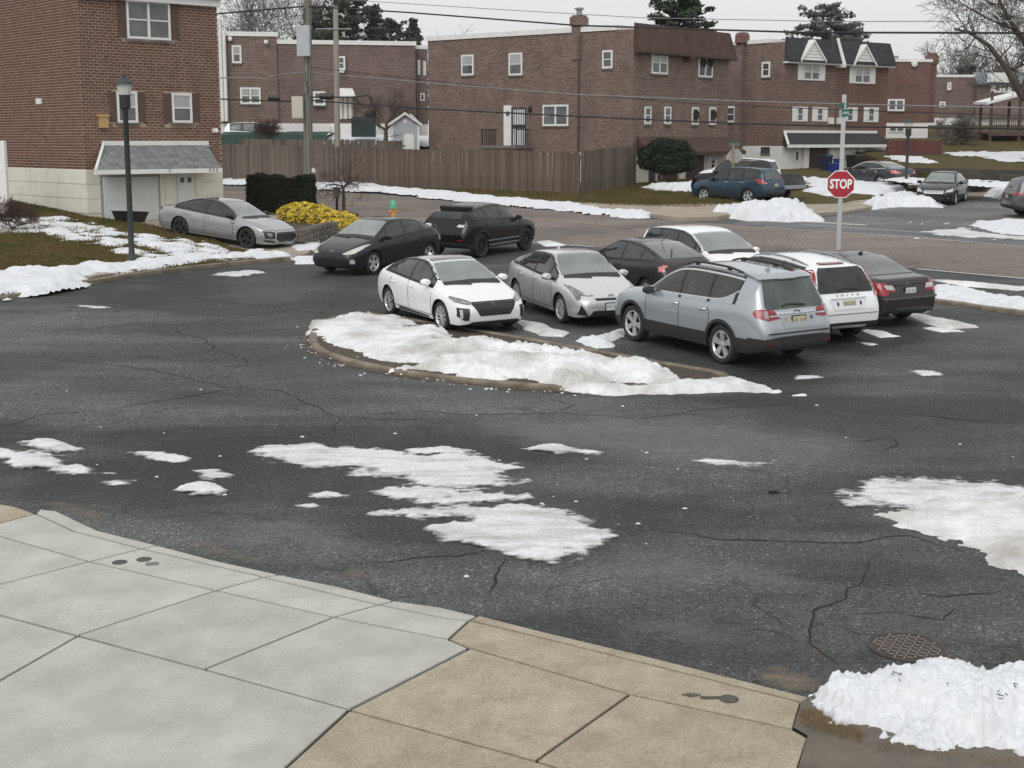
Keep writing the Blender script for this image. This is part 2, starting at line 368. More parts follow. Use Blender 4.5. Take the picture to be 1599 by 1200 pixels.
def snow(name, px, height, m=SNOW, edge=.5, rough=.5, step=None, base=None, h0=-.02, label=None, seed=0, world=False, ridge=1.0, freq=1.4, kind=None, parent=None, hmod=None, thin=False):
    """snow lying on the ground: thickness grows from a ragged outline inwards"""
    poly = px if world else W2(px)
    base = base or (lambda x, y: zt(y))
    xs = [p[0] for p in poly]; ys = [p[1] for p in poly]; mg = .25
    x0, x1, y0, y1 = min(xs) - mg, max(xs) + mg, min(ys) - mg, max(ys) + mg
    st = step or max(.035, min(.18, math.sqrt((x1 - x0) * (y1 - y0) / 7000)))
    nx, ny = max(3, int((x1 - x0) / st)), max(3, int((y1 - y0) / st))
    V = []; idx = {}
    H = {}
    for j in range(ny + 1):
        for i in range(nx + 1):
            x = x0 + (x1 - x0) * i / nx; y = y0 + (y1 - y0) * j / ny
            d = edge_dist((x, y), poly); d = d if inside((x, y), poly) else -d
            n1 = fbm(x, y, freq, 5, seed + 3.3); n2 = fbm(x, y, freq * 5, 4, seed + 9.1)
            dd = d + (n1 * .28 + n2 * .09) * edge * rough * 1.6
            q = max(-1, min(1, dd / edge))
            hh = (height * (1 - (1 - q) ** (2 * ridge)) if q > 0 else height * 2.2 * q) 
            hh += max(0, q) ** .5 * height * (n1 * .30 + n2 * .16) * rough
            if hmod and hh > 0: hh *= hmod(x, y)
            if thin: H[i, j] = (x, y, max(0, hh) + .005, dd / edge); continue
            H[i, j] = (x, y, hh + h0 * (1 - max(0, q)))
    keep = set()
    for c_, q_ in H.items():
        if (q_[3] > -.6 if thin else q_[2] > -.03): keep.add(c_)
    TH = []
    F = []
    for j in range(ny):
        for i in range(nx):
            q = ((i, j), (i + 1, j), (i + 1, j + 1), (i, j + 1))
            if any(c in keep for c in q):
                f = []
                for c in q:
                    if c not in idx:
                        x, y, hh = H[c][:3]; idx[c] = len(V); V.append((x, y, base(x, y) + max(hh, -.08))); TH.append(H[c][3] if thin else 1.0)
                    f.append(idx[c])
                F.append(f)
    me = bpy.data.meshes.new(name); me.from_pydata(V, [], F)
    for p in me.polygons: p.use_smooth = True
    if thin: me.attributes.new('thick', 'FLOAT', 'POINT').data.foreach_set('value', TH)
    o = link(name, me, m, parent)
    if label: props(o, label, 'snow')
    if kind: o['kind'] = kind
    return o
# ================================================================ THE SETTING
def polyline_dist(p, pl):
    b = 1e9; px, py = p
    for (ax, ay), (bx, by) in zip(pl, pl[1:]):
        dx, dy = bx - ax, by - ay; l = dx * dx + dy * dy
        t = max(0, min(1, ((px - ax) * dx + (py - ay) * dy) / l))
        b = min(b, (px - ax - t * dx) ** 2 + (py - ay - t * dy) ** 2)
    return math.sqrt(b)
def gsheet(name, poly, m, zf, step=.8, parent=None):
    bm = bmesh.new(); bm.faces.new([bm.verts.new((p[0], p[1], 0)) for p in poly])
    for ax in (0, 1):
        c = [p[ax] for p in poly]; v = min(c) + step
        no = (1, 0, 0) if ax == 0 else (0, 1, 0)
        while v < max(c):
            bmesh.ops.bisect_plane(bm, geom=bm.verts[:] + bm.edges[:] + bm.faces[:], plane_co=(v if ax == 0 else 0, v if ax else 0, 0), plane_no=no); v += step
    for v in bm.verts: v.co.z = zf(v.co.x, v.co.y)
    bmesh.ops.recalc_face_normals(bm, faces=bm.faces)
    if sum(f.normal.z for f in bm.faces) < 0: bmesh.ops.reverse_faces(bm, faces=bm.faces)
    for f in bm.faces: f.smooth = True
    r = bmesh.ops.extrude_edge_only(bm, edges=[e for e in bm.edges if e.is_boundary])
    for q in r['geom']:
        if isinstance(q, bmesh.types.BMVert): q.co.z -= .35
        elif isinstance(q, bmesh.types.BMFace): q.smooth = False
    me = bpy.data.meshes.new(name); bm.to_mesh(me); bm.free()
    return link(name, me, m, parent)
# the wide ground, one sheet to the horizon
V = []; F = []
xs = [-600, -120, -50, 0, 50, 120, 600]; ys = [-60, -20, 0, 10, 20, 26, 29, 31, 33, 35, 37, 40, 46, 60, 80, 100, 130, 200, 900]
for y in ys:
    for x in xs: V.append((x, y, zt(y) - .06))
for j in range(len(ys) - 1):
    for i in range(len(xs) - 1):
        a = j * len(xs) + i; F.append((a, a + 1, a + 1 + len(xs), a + len(xs)))
props(MB().add(V, F).build('ground', GRASS, fix=False), kind='structure')
props(sheet('parking_lot', [(-45, 2), (45, 2), (45, 62), (20, 80), (-30, 92), (-45, 92)], ASPH, 0, step=1.2), kind='structure')
FAR = [(250, 280), (345, 290), (600, 303), (760, 317), (900, 331), (1010, 342), (1130, 350), (1240, 358), (1599, 385), (1800, 401)]
NEAR = [(1800, 458), (1599, 437), (1430, 420), (1180, 404), (930, 387), (830, 380), (700, 364), (560, 343), (440, 326), (250, 303)]
props(sheet('road', W2(FAR) + W2(NEAR), ROAD, .006, step=1.2), kind='structure')
props(sheet('side_street', W2([(1135, 350), (1200, 344), (1260, 343), (1310, 337), (1380, 326), (1440, 320), (1530, 312), (1640, 302), (1800, 290), (1800, 400), (1599, 384), (1240, 357)]), STREET, .010, step=1.2), kind='structure')
def strip(pts, wid, h=0, closed=False):
    """flat ribbon along world points"""
    V = []; n = len(pts)
    for i, p in enumerate(pts):
        a = pts[i - 1] if i or closed else p; b = pts[(i + 1) % n] if i < n - 1 or closed else p
        t = Vector((b[0] - a[0], b[1] - a[1], 0)).normalized(); q = Vector((-t.y, t.x, 0)) * wid / 2
        for s in (-1, 1): V.append((p[0] + q.x * s, p[1] + q.y * s, zt(p[1] + q.y * s) + h))
    F = [(2 * i, 2 * i + 1, (2 * i + 3) % (2 * n), (2 * i + 2) % (2 * n)) for i in range(n if closed else n - 1)]
    return V, F
def dense(pts, st=1.0):
    o = []
    for a, b in zip(pts, pts[1:]):
        a, b = Vector((a[0], a[1])), Vector((b[0], b[1])); k = max(1, int((b - a).length / st))
        o += [tuple(a.lerp(b, i / k)) for i in range(k)]
    return o + [tuple(pts[-1][:2])]
for nm, px, wd, mm in (('edge_line', [(1195, 355), (1240, 358.5), (1420, 371), (1599, 385.5), (1790, 400)], .13, PAINTL), ('edge_line', [(1432, 421), (1599, 436), (1790, 456)], .13, PAINTL),
                       ('edge_line', [(800, 378), (930, 386.5)], .12, PAINTL), ('stop_line', [(1245, 346), (1352, 352.5)], .28, PAINTL), ('edge_line', [(1250, 351), (1440, 364), (1500, 368)], .11, PAINTL),
                       ('centre_line', [(300, 295), (494, 314), (680, 330), (826, 343), (960, 353)], .13, PAINTY)):
    V, F = strip(dense(W2(px)), wd, .016)
    props(MB().add(V, F).build(nm, mm), kind='structure')
# kerbs: real steps
def kerb(name, pts, wid, hgt, m=KERBM, closed=False, zf=None, parent=None):
    mb = MB(); n = len(pts); ring = []
    zf = zf or (lambda x, y: zt(y))
    for i, p in enumerate(pts):
        a = pts[i - 1] if i or closed else p; b = pts[(i + 1) % n] if i < n - 1 or closed else p
        t = Vector((b[0] - a[0], b[1] - a[1], 0)).normalized(); q = Vector((-t.y, t.x, 0))
        z = zf(p[0], p[1]); r = .03
        for o, hh in ((-wid / 2, -.1), (-wid / 2, hgt - r), (-wid / 2 + r, hgt), (wid / 2 - r, hgt), (wid / 2, hgt - r), (wid / 2, -.1)):
            ring.append((p[0] + q.x * o, p[1] + q.y * o, z + hh + (fbm(p[0], p[1], 1.5) * .012 if hh > 0 else 0)))
    k = 6; m_ = n if closed else n - 1
    F = [(i * k + j, i * k + j + 1, ((i + 1) % n) * k + j + 1, ((i + 1) % n) * k + j) for i in range(m_) for j in range(k - 1)]
    if not closed: F += [tuple(range(k)), tuple(range((n - 1) * k, n * k))]
    return mb.add(ring, F).build(name, m, parent)
props(kerb('kerb', dense(W2([(200, 284), (345, 289), (600, 302), (760, 315.5), (900, 329), (1005, 340)])), .22, .14), kind='structure')
LK = W2([(-140, 500), (-40, 478), (40, 462), (130, 445), (210, 432), (300, 421), (400, 411), (452, 407)])
props(kerb('kerb', dense(LK, .6), .2, .12), kind='structure')
props(kerb('kerb', dense(W2([(1455, 472), (1500, 478), (1528, 483), (1600, 492), (1700, 503)]), .5), .2, .10), kind='structure')
ISL = W2([(575, 493), (545, 494), (508, 504), (488, 522), (490, 543), (520, 560), (600, 580), (700, 594), (800, 604), (900, 610), (1000, 608), (1100, 603), (1140, 596), (1122, 586), (1070, 577), (1010, 567), (930, 552), (860, 540), (780, 526), (690, 511), (625, 500)])
def smooth_closed(p, it=2):
    for _ in range(it):
        q = []
        for i in range(len(p)):
            a, b = Vector(p[i]), Vector(p[(i + 1) % len(p)]); q += [tuple(a.lerp(b, .25)), tuple(a.lerp(b, .75))]
        p = q
    return p
ISL = smooth_closed(ISL, 1)
isl = empty('traffic_island', (0, 0, 0)); isl['kind'] = 'structure'
kerb('kerb', ISL, .17, .075, closed=True, parent=isl)
sheet('soil', ISL, SOIL, .05, parent=isl, step=.5)
# crumbled dirt along the island and gutter edges
def offset_strip(name, pts, wid, m, h, closed=False, jag=.5):
    V, F = strip(pts, wid, h, closed)
    V = [(x + fbm(x, y, 3, 3, 4) * wid * jag, y + fbm(x, y, 3, 3, 8) * wid * jag, z) for x, y, z in V]
    return MB().add(V, F).build(name, m, fix=False)
DIRT = mat('gutter_dirt', (.045, .034, .024), .95, col2=(.10, .078, .055), nscale=7)
props(offset_strip('gutter_dirt', dense(ISL[len(ISL) // 9: len(ISL) * 5 // 9], .15), .5, DIRT, .005), kind='structure')
# cracks in the lot: open seams as recessed-looking dark fissures
CR = [[(0, 552), (120, 565), (240, 578), (350, 605), (440, 610), (500, 640), (532, 655), (505, 685), (488, 690)], [(170, 640), (260, 625), (350, 610), (420, 612)],
      [(275, 507), (278, 520), (318, 530), (333, 545), (320, 553), (260, 556), (230, 556)], [(280, 462), (340, 470), (440, 482), (540, 494)], [(275, 508), (380, 495), (450, 484), (590, 470)],
      [(330, 545), (380, 560), (385, 570), (360, 577)], [(310, 525), (400, 518), (480, 512)], [(0, 668), (60, 650), (150, 640)], [(530, 650), (600, 656), (700, 655)],
      [(1000, 825), (1100, 840), (1200, 845), (1330, 848), (1360, 845), (1420, 835), (1520, 870)], [(1365, 865), (1362, 885), (1330, 920), (1320, 935), (1280, 950), (1262, 968), (1258, 985), (1265, 1005), (1315, 1040)],
      [(1320, 958), (1400, 960), (1470, 968), (1490, 950)], [(1420, 925), (1470, 932), (1560, 925)], [(850, 625), (900, 632), (870, 640)], [(1330, 690), (1390, 685), (1405, 690), (1380, 705)], [(560, 888), (640, 872), (745, 865), (790, 852)], [(790, 870), (775, 905), (760, 930)],
      [(640, 640), (720, 648), (880, 645), (1010, 655)], [(1000, 655), (1100, 640), (1240, 632)], [(1430, 650), (1500, 655), (1560, 660)], [(60, 520), (160, 512), (260, 500)]]
mb = MB()
for c in CR:
    p = dense(W2(c), .12); V = []; n = len(p)
    for i, (x, y) in enumerate(p):
        a, b = p[max(0, i - 1)], p[min(n - 1, i + 1)]; t = Vector((b[0] - a[0], b[1] - a[1], 0)).normalized()
        j = fbm(x, y, 2.2, 4, 2) * .10; wd = .010 + .012 * abs(fbm(x, y, 3, 2, 5)); wd *= min(1, 4 * min(i, n - 1 - i) / n + .15)
        for s in (-1, 1): V.append((x - t.y * (j + s * wd), y + t.x * (j + s * wd), zt(y) + .004))
    mb.add(V, [(2 * i, 2 * i + 1, 2 * i + 3, 2 * i + 2) for i in range(n - 1)])
props(mb.build('asphalt_cracks', mat('crack', (.012, .011, .010), .95), fix=False), kind='stuff')
# residue and damp on the lot
for nm, px, m_, sd in (('salt_stain', [(860, 880), (960, 855), (1080, 850), (1220, 880), (1320, 915), (1310, 940), (1180, 935), (1020, 920), (900, 915)], SALT, 1), ('salt_stain', [(700, 660), (900, 640), (1150, 650), (1400, 690), (1390, 720), (1150, 735), (900, 720), (760, 690)], SALT, 2), ('salt_stain', [(280, 800), (420, 790), (540, 800), (600, 860), (500, 885), (360, 850)], SALT, 3), ('salt_stain', [(900, 950), (1100, 960), (1230, 990), (1250, 1030), (1100, 1030), (950, 990)], SALT, 4),
                       ('sand_stain', [(255, 846), (330, 845), (400, 862), (440, 885), (430, 892), (330, 872)], SANDY, 5), ('sand_stain', [(40, 782), (110, 782), (170, 806), (150, 822), (90, 796)], SANDY, 6), ('sand_stain', [(470, 890), (560, 885), (600, 905), (520, 910)], SANDY, 7), ('sand_stain', [(1150, 1050), (1220, 1040), (1290, 1060), (1260, 1086), (1200, 1072)], SANDY, 8),
                       ('damp_patch', [(560, 890), (760, 870), (860, 900), (900, 960), (1040, 1010), (1150, 1050), (1000, 1018), (760, 958), (640, 930)], WETA, 9), ('damp_patch', [(1260, 960), (1330, 930), (1480, 920), (1620, 940), (1620, 1040), (1450, 1050), (1330, 1045), (1270, 1010)], WETA, 10), ('damp_patch', [(560, 720), (700, 690), (830, 720), (1000, 800), (1000, 850), (900, 900), (640, 850), (560, 780)], WETA, 11), ('damp_patch', [(480, 560), (600, 590), (800, 612), (1000, 618), (1220, 622), (1100, 640), (800, 632), (600, 606), (480, 575)], WETA, 12), ('damp_patch', [(820, 515), (1000, 540), (1150, 570), (1300, 560), (1450, 500), (1540, 510), (1400, 560), (1250, 590), (1000, 570)], WETA, 13)):
    o = snow(nm, px, .001, m_, .9 if m_ is not SANDY else .35, .9, seed=sd + 100, freq=1.2, step=.09, thin=True); o.location.z = -.0015 - .0004 * (sd % 4) if m_ is not WETA else -.0032; o['kind'] = 'structure'
# ---- foreground pavement: every slab its own block
PH = .035
walk = empty('sidewalk', (0, 0, 0)); walk['kind'] = 'structure'
props(sheet('pavement_bed', W2([(-200, 760), (30, 796), (128, 823), (246, 857), (436, 903), (615, 945), (742, 970), (850, 998), (1000, 1033), (1130, 1066), (1250, 1101), (1236, 1140), (1258, 1154), (1242, 1205), (1180, 1500), (-200, 1500)]), JOINT, .006, step=.5), kind='structure')
def slab(pts, m, h=PH):
    poly = [Vector(p) for p in W2(pts, h)]; c = sum(poly, Vector((0, 0))) / len(poly)
    n = len(poly); q = []
    ar = sum(poly[i].x * poly[(i + 1) % n].y - poly[(i + 1) % n].x * poly[i].y for i in range(n))
    if ar < 0: poly.reverse()
    ins = .016
    for i in range(n):                       # inset each edge by half a joint
        a, b, d = poly[i - 1], poly[i], poly[(i + 1) % n]
        e1 = (b - a).normalized(); e2 = (d - b).normalized(); n1 = Vector((-e1.y, e1.x)); n2 = Vector((-e2.y, e2.x)); s = n1 + n2
        q.append(b + s * (ins / max(.35, (1 + n1.dot(n2)))))
    V = [(p.x, p.y, zt(p.y) - .05) for p in q] + [(p.x, p.y, zt(p.y) + h - .006) for p in q]
    cc = sum(q, Vector((0, 0))) / n
    inn = [p + (cc - p).normalized() * .012 for p in q]
    V += [(p.x, p.y, zt(p.y) + h) for p in inn]
    F = [tuple(range(2 * n, 3 * n))] + [(i, (i + 1) % n, n + (i + 1) % n, n + i) for i in range(n)] + [(n + i, n + (i + 1) % n, 2 * n + (i + 1) % n, 2 * n + i) for i in range(n)]
    o = MB().add([Vector(v) - Vector((cc.x, cc.y, zt(cc.y))) for v in V], F).build('slab', m, walk); o.location = (cc.x, cc.y, zt(cc.y)); return o
A = CONC; T = TANC
slab([(-200, 752), (-60, 775), (30, 793), (55, 802), (0, 817), (-100, 788)], T)
slab([(55, 802), (62, 795), (88, 798), (128, 817), (154, 829), (246, 852), (220, 857), (117, 830)], A)
slab([(0, 817), (55, 802), (117, 830), (220, 857), (139, 877), (0, 837), (-100, 808)], A)
slab([(-200, 780), (0, 837), (139, 877), (-93, 935.5), (-200, 907)], A)
slab([(246, 852), (340, 876), (436, 897.5), (411, 901.5), (220, 857)], A)
slab([(220, 857), (411, 901.5), (337, 922), (139, 877)], A)
slab([(-93, 935.5), (139, 877), (337, 922), (121, 992)], A)
slab([(436, 897.5), (530, 916), (615, 938), (590, 944.5), (411, 901.5)], A)
slab([(411, 901.5), (590, 944.5), (521, 963.5), (337, 922)], A)
slab([(337, 922), (521, 963.5), (319, 1045), (121, 992)], A)
slab([(615, 938), (690, 948), (745, 962), (732, 969), (700, 966), (590, 944.5)], A)
slab([(590, 944.5), (700, 966), (732, 969), (700, 998), (521, 963.5)], A)
slab([(521, 963.5), (700, 998), (732, 1012), (545, 1107.5), (319, 1045)], A)
slab([(121, 993), (319, 1045), (545, 1107.5), (444, 1200), (330, 1330), (-200, 1330), (-200, 1180), (0, 1062)], A)
slab([(-200, 908), (-93, 936), (121, 993), (0, 1062), (-200, 1180)], A)
slab([(747, 961), (850, 987), (1000, 1022), (1130, 1055), (1265, 1089), (1251, 1097), (1000, 1034), (850, 997), (732, 969)], T)
slab([(732, 969), (850, 997), (1000, 1034), (1251, 1097), (1239, 1139), (983, 1084), (734, 1012), (700, 998)], T)
slab([(734, 1012), (983, 1084), (836, 1188), (545, 1108.5)], T)
slab([(983, 1084), (1239, 1139), (1262, 1152), (1246, 1200), (1210, 1300), (1150, 1290), (836, 1188)], T)
slab([(545, 1108.5), (836, 1188), (1150, 1290), (1100, 1400), (250, 1400), (330, 1330), (444, 1200)], T)
props(sheet('verge_path', W2([(1262, 1093), (1330, 1060), (1599, 1060), (1900, 1060), (1900, 1500), (1180, 1500), (1247, 1200), (1261, 1153), (1239, 1140), (1251, 1099)]), mat('dark_path', (.10, .086, .068), .9, col2=(.15, .13, .105), nscale=2.5, bump=.3), .022, step=.5), kind='structure')
# covers let into the slabs
def disc(name, px, r, m, label, h, sq=False):
    c = G(*px, h); mb = MB()
    if sq: mb.box((-r, -r * .8, -.04), (r, r * .8, .004))
    else: mb.lathe([(r, -.04), (r, .002), (r * .93, .004), (r * .9, .001), (0, .001)], 28)
    o = mb.build(name, m); o.location = (c.x, c.y, c.z); o.rotation_euler = (math.atan(SLOPE), 0, .25); return props(o, label, 'cover')
LIDM = mat('cover_iron', (.055, .048, .042), .8, col2=(.09, .08, .07), nscale=8)
disc('valve_cover', (187, 878.5), .085, LIDM, 'dark round valve cover in pale slab, left of its pair', PH)
disc('valve_cover', (225, 874), .085, LIDM, 'dark round valve cover in pale slab, right of its pair', PH)
disc('meter_cover', (238, 881), .07, mat('cover_grey', (.16, .155, .14), .8), 'small square grey cover beside the two round valve covers', PH, True)
g0 = G(1078, 1086, PH); g1 = G(1138, 1092, PH); gm = G(1110, 1090, PH)
so_ = empty('sewer_vent', (gm.x, gm.y, gm.z), 0, 'dark vent grate and round cap let into tan slab near snow mound', 'vent')
mb = MB()
for i in range(7): mb.box((g0.x - gm.x - .075 + i * .025, g0.y - gm.y - .04 * math.sin((i + .5) / 7 * math.pi), -.02), (g0.x - gm.x - .06 + i * .025, g0.y - gm.y + .04 * math.sin((i + .5) / 7 * math.pi), .012))
props(mb.build('grate_bar', LIDM, so_), kind='stuff')
MB().lathe([(.085, -.02), (.085, .006), (.07, .012), (0, .012)], 20, Matrix.Translation((g1.x - gm.x, g1.y - gm.y, 0))).build('cap', LIDM, so_)
mb = MB(); mb.add(*strip([(g0.x - gm.x + .08, 0), (0, -.01), (g1.x - gm.x - .07, 0)], .05)); mb.v = [(v[0], v[1], .008) for v in mb.v]; mb.build('channel', LIDM, so_)
# manhole: rim, plate and raised treads
c = G(1416, 1011); mh = empty('manhole_cover', (c.x, c.y, c.z), 0, 'rusty round manhole cover with raised tread pattern in the asphalt', 'manhole cover')
mh.rotation_euler = (math.atan(SLOPE), 0, .3)
MB().lathe([(.37, -.02), (.37, .008), (.335, .010), (.33, .004), (0, .004)], 36).build('plate', RUST, mh)
mb = MB(); k = 0
for i in range(-5, 6):
    for j in range(-5, 6):
        x, y = i * .06, j * .06
        if x * x + y * y < .305 ** 2:
            a = .78 if (i + j) % 2 else -.78
            mb.box((-.026, -.008, .003), (.026, .008, .013), Matrix.Translation((x, y, 0)) @ Matrix.Rotation(a, 4, 'Z'))
props(mb.build('tread', mat('worn_iron', (.20, .17, .15), .5, metal=.3), mh), kind='stuff')
# ---------------------------------------------------------------- left bank, driveway
HA = math.atan2(.679, .734)                        # bearing of the left house front
HC0 = AT(130, 300, 52.0); HC0.z = 0
HD = Vector((math.cos(HA), math.sin(HA), 0)); HN = Vector((HD.y, -HD.x, 0))     # along the front, outwards
def hpt(t, o=0): return HC0 + HD * t + HN * o
def driveZ(x, y):
    d = (Vector((x, y, 0)) - Vector((-8.4, 48.0, 0))).dot(Vector((-.88, .474, 0)))
    return zt(y) + .03 + max(0, min(.42, d * .082))
def lawnZ(x, y):
    d = polyline_dist((x, y), LK)
    z = zt(y) + .10 + .058 * d + fbm(x, y, .35, 3) * .08
    q = (Vector((x, y, 0)) - hpt(.55)).dot(HD)          # falls off to the driveway cut
    if q > -1: z = z + (driveZ(x, y) + .10 - z) * min(1, (q + 1) / 1.3) * min(1, d / 3)
    return z
drv = [tuple(p[:2]) for p in (hpt(.7, .02), hpt(5.6, .02))] + W2([(500, 352), (500, 380), (480, 398), (452, 404), (400, 406), (335, 392)])
props(gsheet('driveway', drv, WALKM, driveZ, .6), kind='structure')
LAWN = [tuple(p) for p in LK[1:-1]] + W2([(392, 401), (330, 385)]) + [tuple(p[:2]) for p in (hpt(.75, 1.8), hpt(.75, .03), hpt(-.02, .03), hpt(-.02, -11))] + [(-34, 60), (-34, 36)]
props(gsheet('lawn', LAWN, GRASS, lawnZ, .5), kind='structure')
props(gsheet('footpath', [(p[0] + a[0], p[1] + a[1]) for p, a in [(LK[2], (-.2, .3)), (LK[3], (0, .4)), (LK[4], (0, .45)), (LK[5], (0, .5)), (LK[6], (0, .5)), (LK[6], (0, 2.0)), (LK[5], (0, 1.9)), (LK[4], (-.1, 1.7)), (LK[3], (-.5, 1.4))]], WALKM, lambda x, y: lawnZ(x, y) + .05, .5), kind='structure')
def blades(name, poly, zf, n, hgt, m, seed=1, wid=.02, lean=.5):
    rr = random.Random(seed); xs = [p[0] for p in poly]; ys = [p[1] for p in poly]; V = []; F = []; c = 0
    while c < n:
        x, y = rr.uniform(min(xs), max(xs)), rr.uniform(min(ys), max(ys))
        if not inside((x, y), poly): continue
        a = rr.uniform(0, 6.283); h = hgt * rr.uniform(.5, 1.4); z = zf(x, y) - .01; b = len(V); q = rr.uniform(0, 6.283); l = lean * h * rr.random()
        V += [(x - math.cos(a) * wid, y - math.sin(a) * wid, z), (x + math.cos(a) * wid, y + math.sin(a) * wid, z), (x + math.cos(q) * l, y + math.sin(q) * l, z + h)]; F.append((b, b + 1, b + 2)); c += 1
    return props(MB().add(V, F).build(name, m, fix=False), kind='stuff')
blades('grass', [p for p in LAWN if p[0] > -33] , lawnZ, 42000, .07, BLADE, 3)
# ---------------------------------------------------------------- lawns across the road
def bankZ(x, y):
    d = max(0, (Vector((x, y)) - Vector(W2([(900, 328)])[0])).dot(Vector((.62, .78))))
    return zt(y) + .12 + d * .012 + fbm(x, y, .3, 3) * .06
CL = W2([(200, 279), (345, 285), (600, 299), (760, 312), (900, 325), (1000, 331), (1100, 331), (1150, 326), (1180, 312), (1110, 283), (992, 272), (905, 283), (535, 274), (200, 266)])
props(gsheet('lawn', CL, GRASS, bankZ, 1.2), kind='structure')
blades('grass', W2([(560, 297), (760, 311), (900, 324), (1000, 330), (1100, 330), (1150, 325), (1100, 292), (992, 288), (905, 300), (560, 290)]), bankZ, 26000, .09, BLADE, 5, .03)
props(gsheet('footpath', W2([(860, 319), (1000, 327), (1142, 326), (1180, 334), (1120, 345), (1060, 346), (1012, 340), (900, 327)]), WALKM, lambda x, y: bankZ(x, y) + .03, 1), kind='structure')
def rightZ(x, y):
    return zt(y) + .10 + .25 * max(0, min(1, (y - 70) / 14)) + fbm(x, y, .3, 3) * .06
RL = W2([(1226, 318), (1262, 322), (1320, 320), (1365, 312), (1430, 303), (1400, 296), (1325, 272), (1235, 266), (1180, 268), (1215, 290)])
props(gsheet('lawn', RL, GRASS, rightZ, 1.2), kind='structure')
props(gsheet('footpath', W2([(1222, 316), (1262, 323), (1320, 321), (1366, 314), (1440, 304), (1470, 304), (1440, 316), (1380, 324), (1310, 336), (1265, 340), (1222, 333)]), WALKM, lambda x, y: rightZ(x, y) + .03, 1), kind='structure')
def farZ(x, y): return zt(y) + .75 + .035 * max(0, y - 84) + fbm(x, y, .2, 3) * .12
FL = [tuple(G(*p).xy) for p in ((1440, 291), (1530, 297), (1620, 300), (1760, 306))] + [(90, 100), (90, 150), (24, 150), (24, 96)]
props(gsheet('lawn', FL, GRASS, farZ, 1.5), kind='structure')
props(gsheet('footpath', W2([(1470, 309), (1540, 307), (1640, 303), (1640, 300), (1530, 301.5), (1455, 301)]), WALKM, lambda x, y: zt(y) + .05, 1), kind='structure')

# ================================================================ SNOW
props(snow('snow_mound', [(494, 527), (506, 507), (550, 496), (595, 498), (645, 517), (700, 532), (765, 547), (825, 556), (900, 566), (960, 573), (1010, 581), (1050, 592), (1030, 600), (960, 602), (905, 606), (870, 605), (800, 597), (700, 586), (620, 572), (550, 553), (512, 539)], .25, SNOWD, edge=1.2, rough=1.15, hmod=lambda x, y: .22 + .78 * max(0, min(1, (x + 2.6) / 1.5)) * (1 - .45 * max(0, min(1, (x - .8) / 1.2))), h0=.02, base=lambda x, y: zt(y) + .08, seed=1, step=.055), 'long dirty snow mound heaped on the kerbed traffic island', 'snow')
snow('snow_drift', [(860, 600), (905, 606), (1000, 606), (1080, 602), (1142, 592), (1190, 604), (1216, 613), (1150, 613), (1050, 616), (960, 619), (890, 614)], .13, SNOWD, .35, .9, label='low snow spill running off the pointed end of the island', seed=2, h0=0)
snow('snow_patch', [(1232, 617), (1262, 614), (1262, 619), (1235, 620)], .03, SNOW, .15, .6, label='tiny snow scrap just right of the island tip', seed=3)
P_ = [([(376, 706), (420, 697), (500, 694), (560, 699), (640, 706), (700, 709), (770, 716), (830, 732), (780, 742), (820, 752), (760, 763), (680, 762), (630, 748), (550, 738), (470, 728), (405, 719)], .035, 'largest ragged slush patch in the middle of the lot'),
      ([(556, 769), (640, 759), (700, 758), (765, 767), (825, 779), (750, 787), (680, 785), (612, 778)], .04, 'narrow slush patch between the two largest ones mid lot'),
      ([(595, 804), (650, 792), (720, 789), (800, 789), (880, 796), (935, 818), (966, 842), (912, 874), (896, 866), (876, 864), (868, 882), (800, 872), (750, 856), (698, 844), (672, 826), (720, 815), (650, 810)], .04, 'bright slush patch nearest to the pale pavement'),
      ([(-60, 690), (0, 699), (50, 706), (110, 726), (170, 742), (110, 744), (50, 730), (0, 722), (-60, 716)], .06, 'long slush ridge at the left edge of the lot'),
      ([(30, 692), (62, 684), (105, 690), (128, 703), (90, 711), (50, 705)], .07, 'oval snow lump behind the left slush ridge'),
      ([(190, 708), (240, 703), (298, 716), (282, 724), (230, 717)], .045, 'thin snow lens standing alone left of mid lot'),
      ([(278, 766), (312, 756), (345, 758), (368, 771), (300, 776)], .05, 'small snow lump nearest the left pavement'),
      ([(295, 734), (330, 735), (366, 744), (330, 746)], .02, 'faint slush smear above the small left snow lump'),
      ([(628, 703), (690, 698), (740, 706), (660, 711)], .025, 'thin slush streak behind the largest patch'),
      ([(818, 702), (870, 695), (945, 708), (870, 712)], .04, 'slush streak right of the largest patch'),
      ([(475, 771), (520, 766), (560, 777), (500, 777)], .035, 'small slush streak left of the narrow mid lot patch'),
      ([(462, 791), (490, 785), (508, 792), (480, 797)], .035, 'small snow scrap below the left slush streak'),
      ([(155, 754), (185, 751), (205, 757), (175, 760)], .03, 'small snow scrap beside the end of the left ridge'),
      ([(1090, 721), (1130, 720), (1205, 725), (1160, 728)], .02, 'thin slush line right of mid lot'),
      ([(1410, 582), (1440, 577), (1472, 586), (1450, 590)], .04, 'single snow sliver on the lot right of the silver wagon'),
      ([(1248, 588), (1282, 587), (1280, 592), (1250, 592)], .02, 'white scrap of snow under the rear of the silver wagon'),
      ([(110, 478), (150, 477), (172, 481), (140, 483)], .03, 'snow scrap in front of the left kerb bank'),
      ([(330, 430), (345, 426), (400, 424), (420, 427), (370, 433)], .05, 'snow scrap by the driveway mouth')]
for i, (px, h, lb) in enumerate(P_):
    snow('snow_patch', px, h, SLUSH, .42 if i < 4 else .26, 1.3, label=lb, seed=10 + i, freq=2.0, step=.045, thin=True)
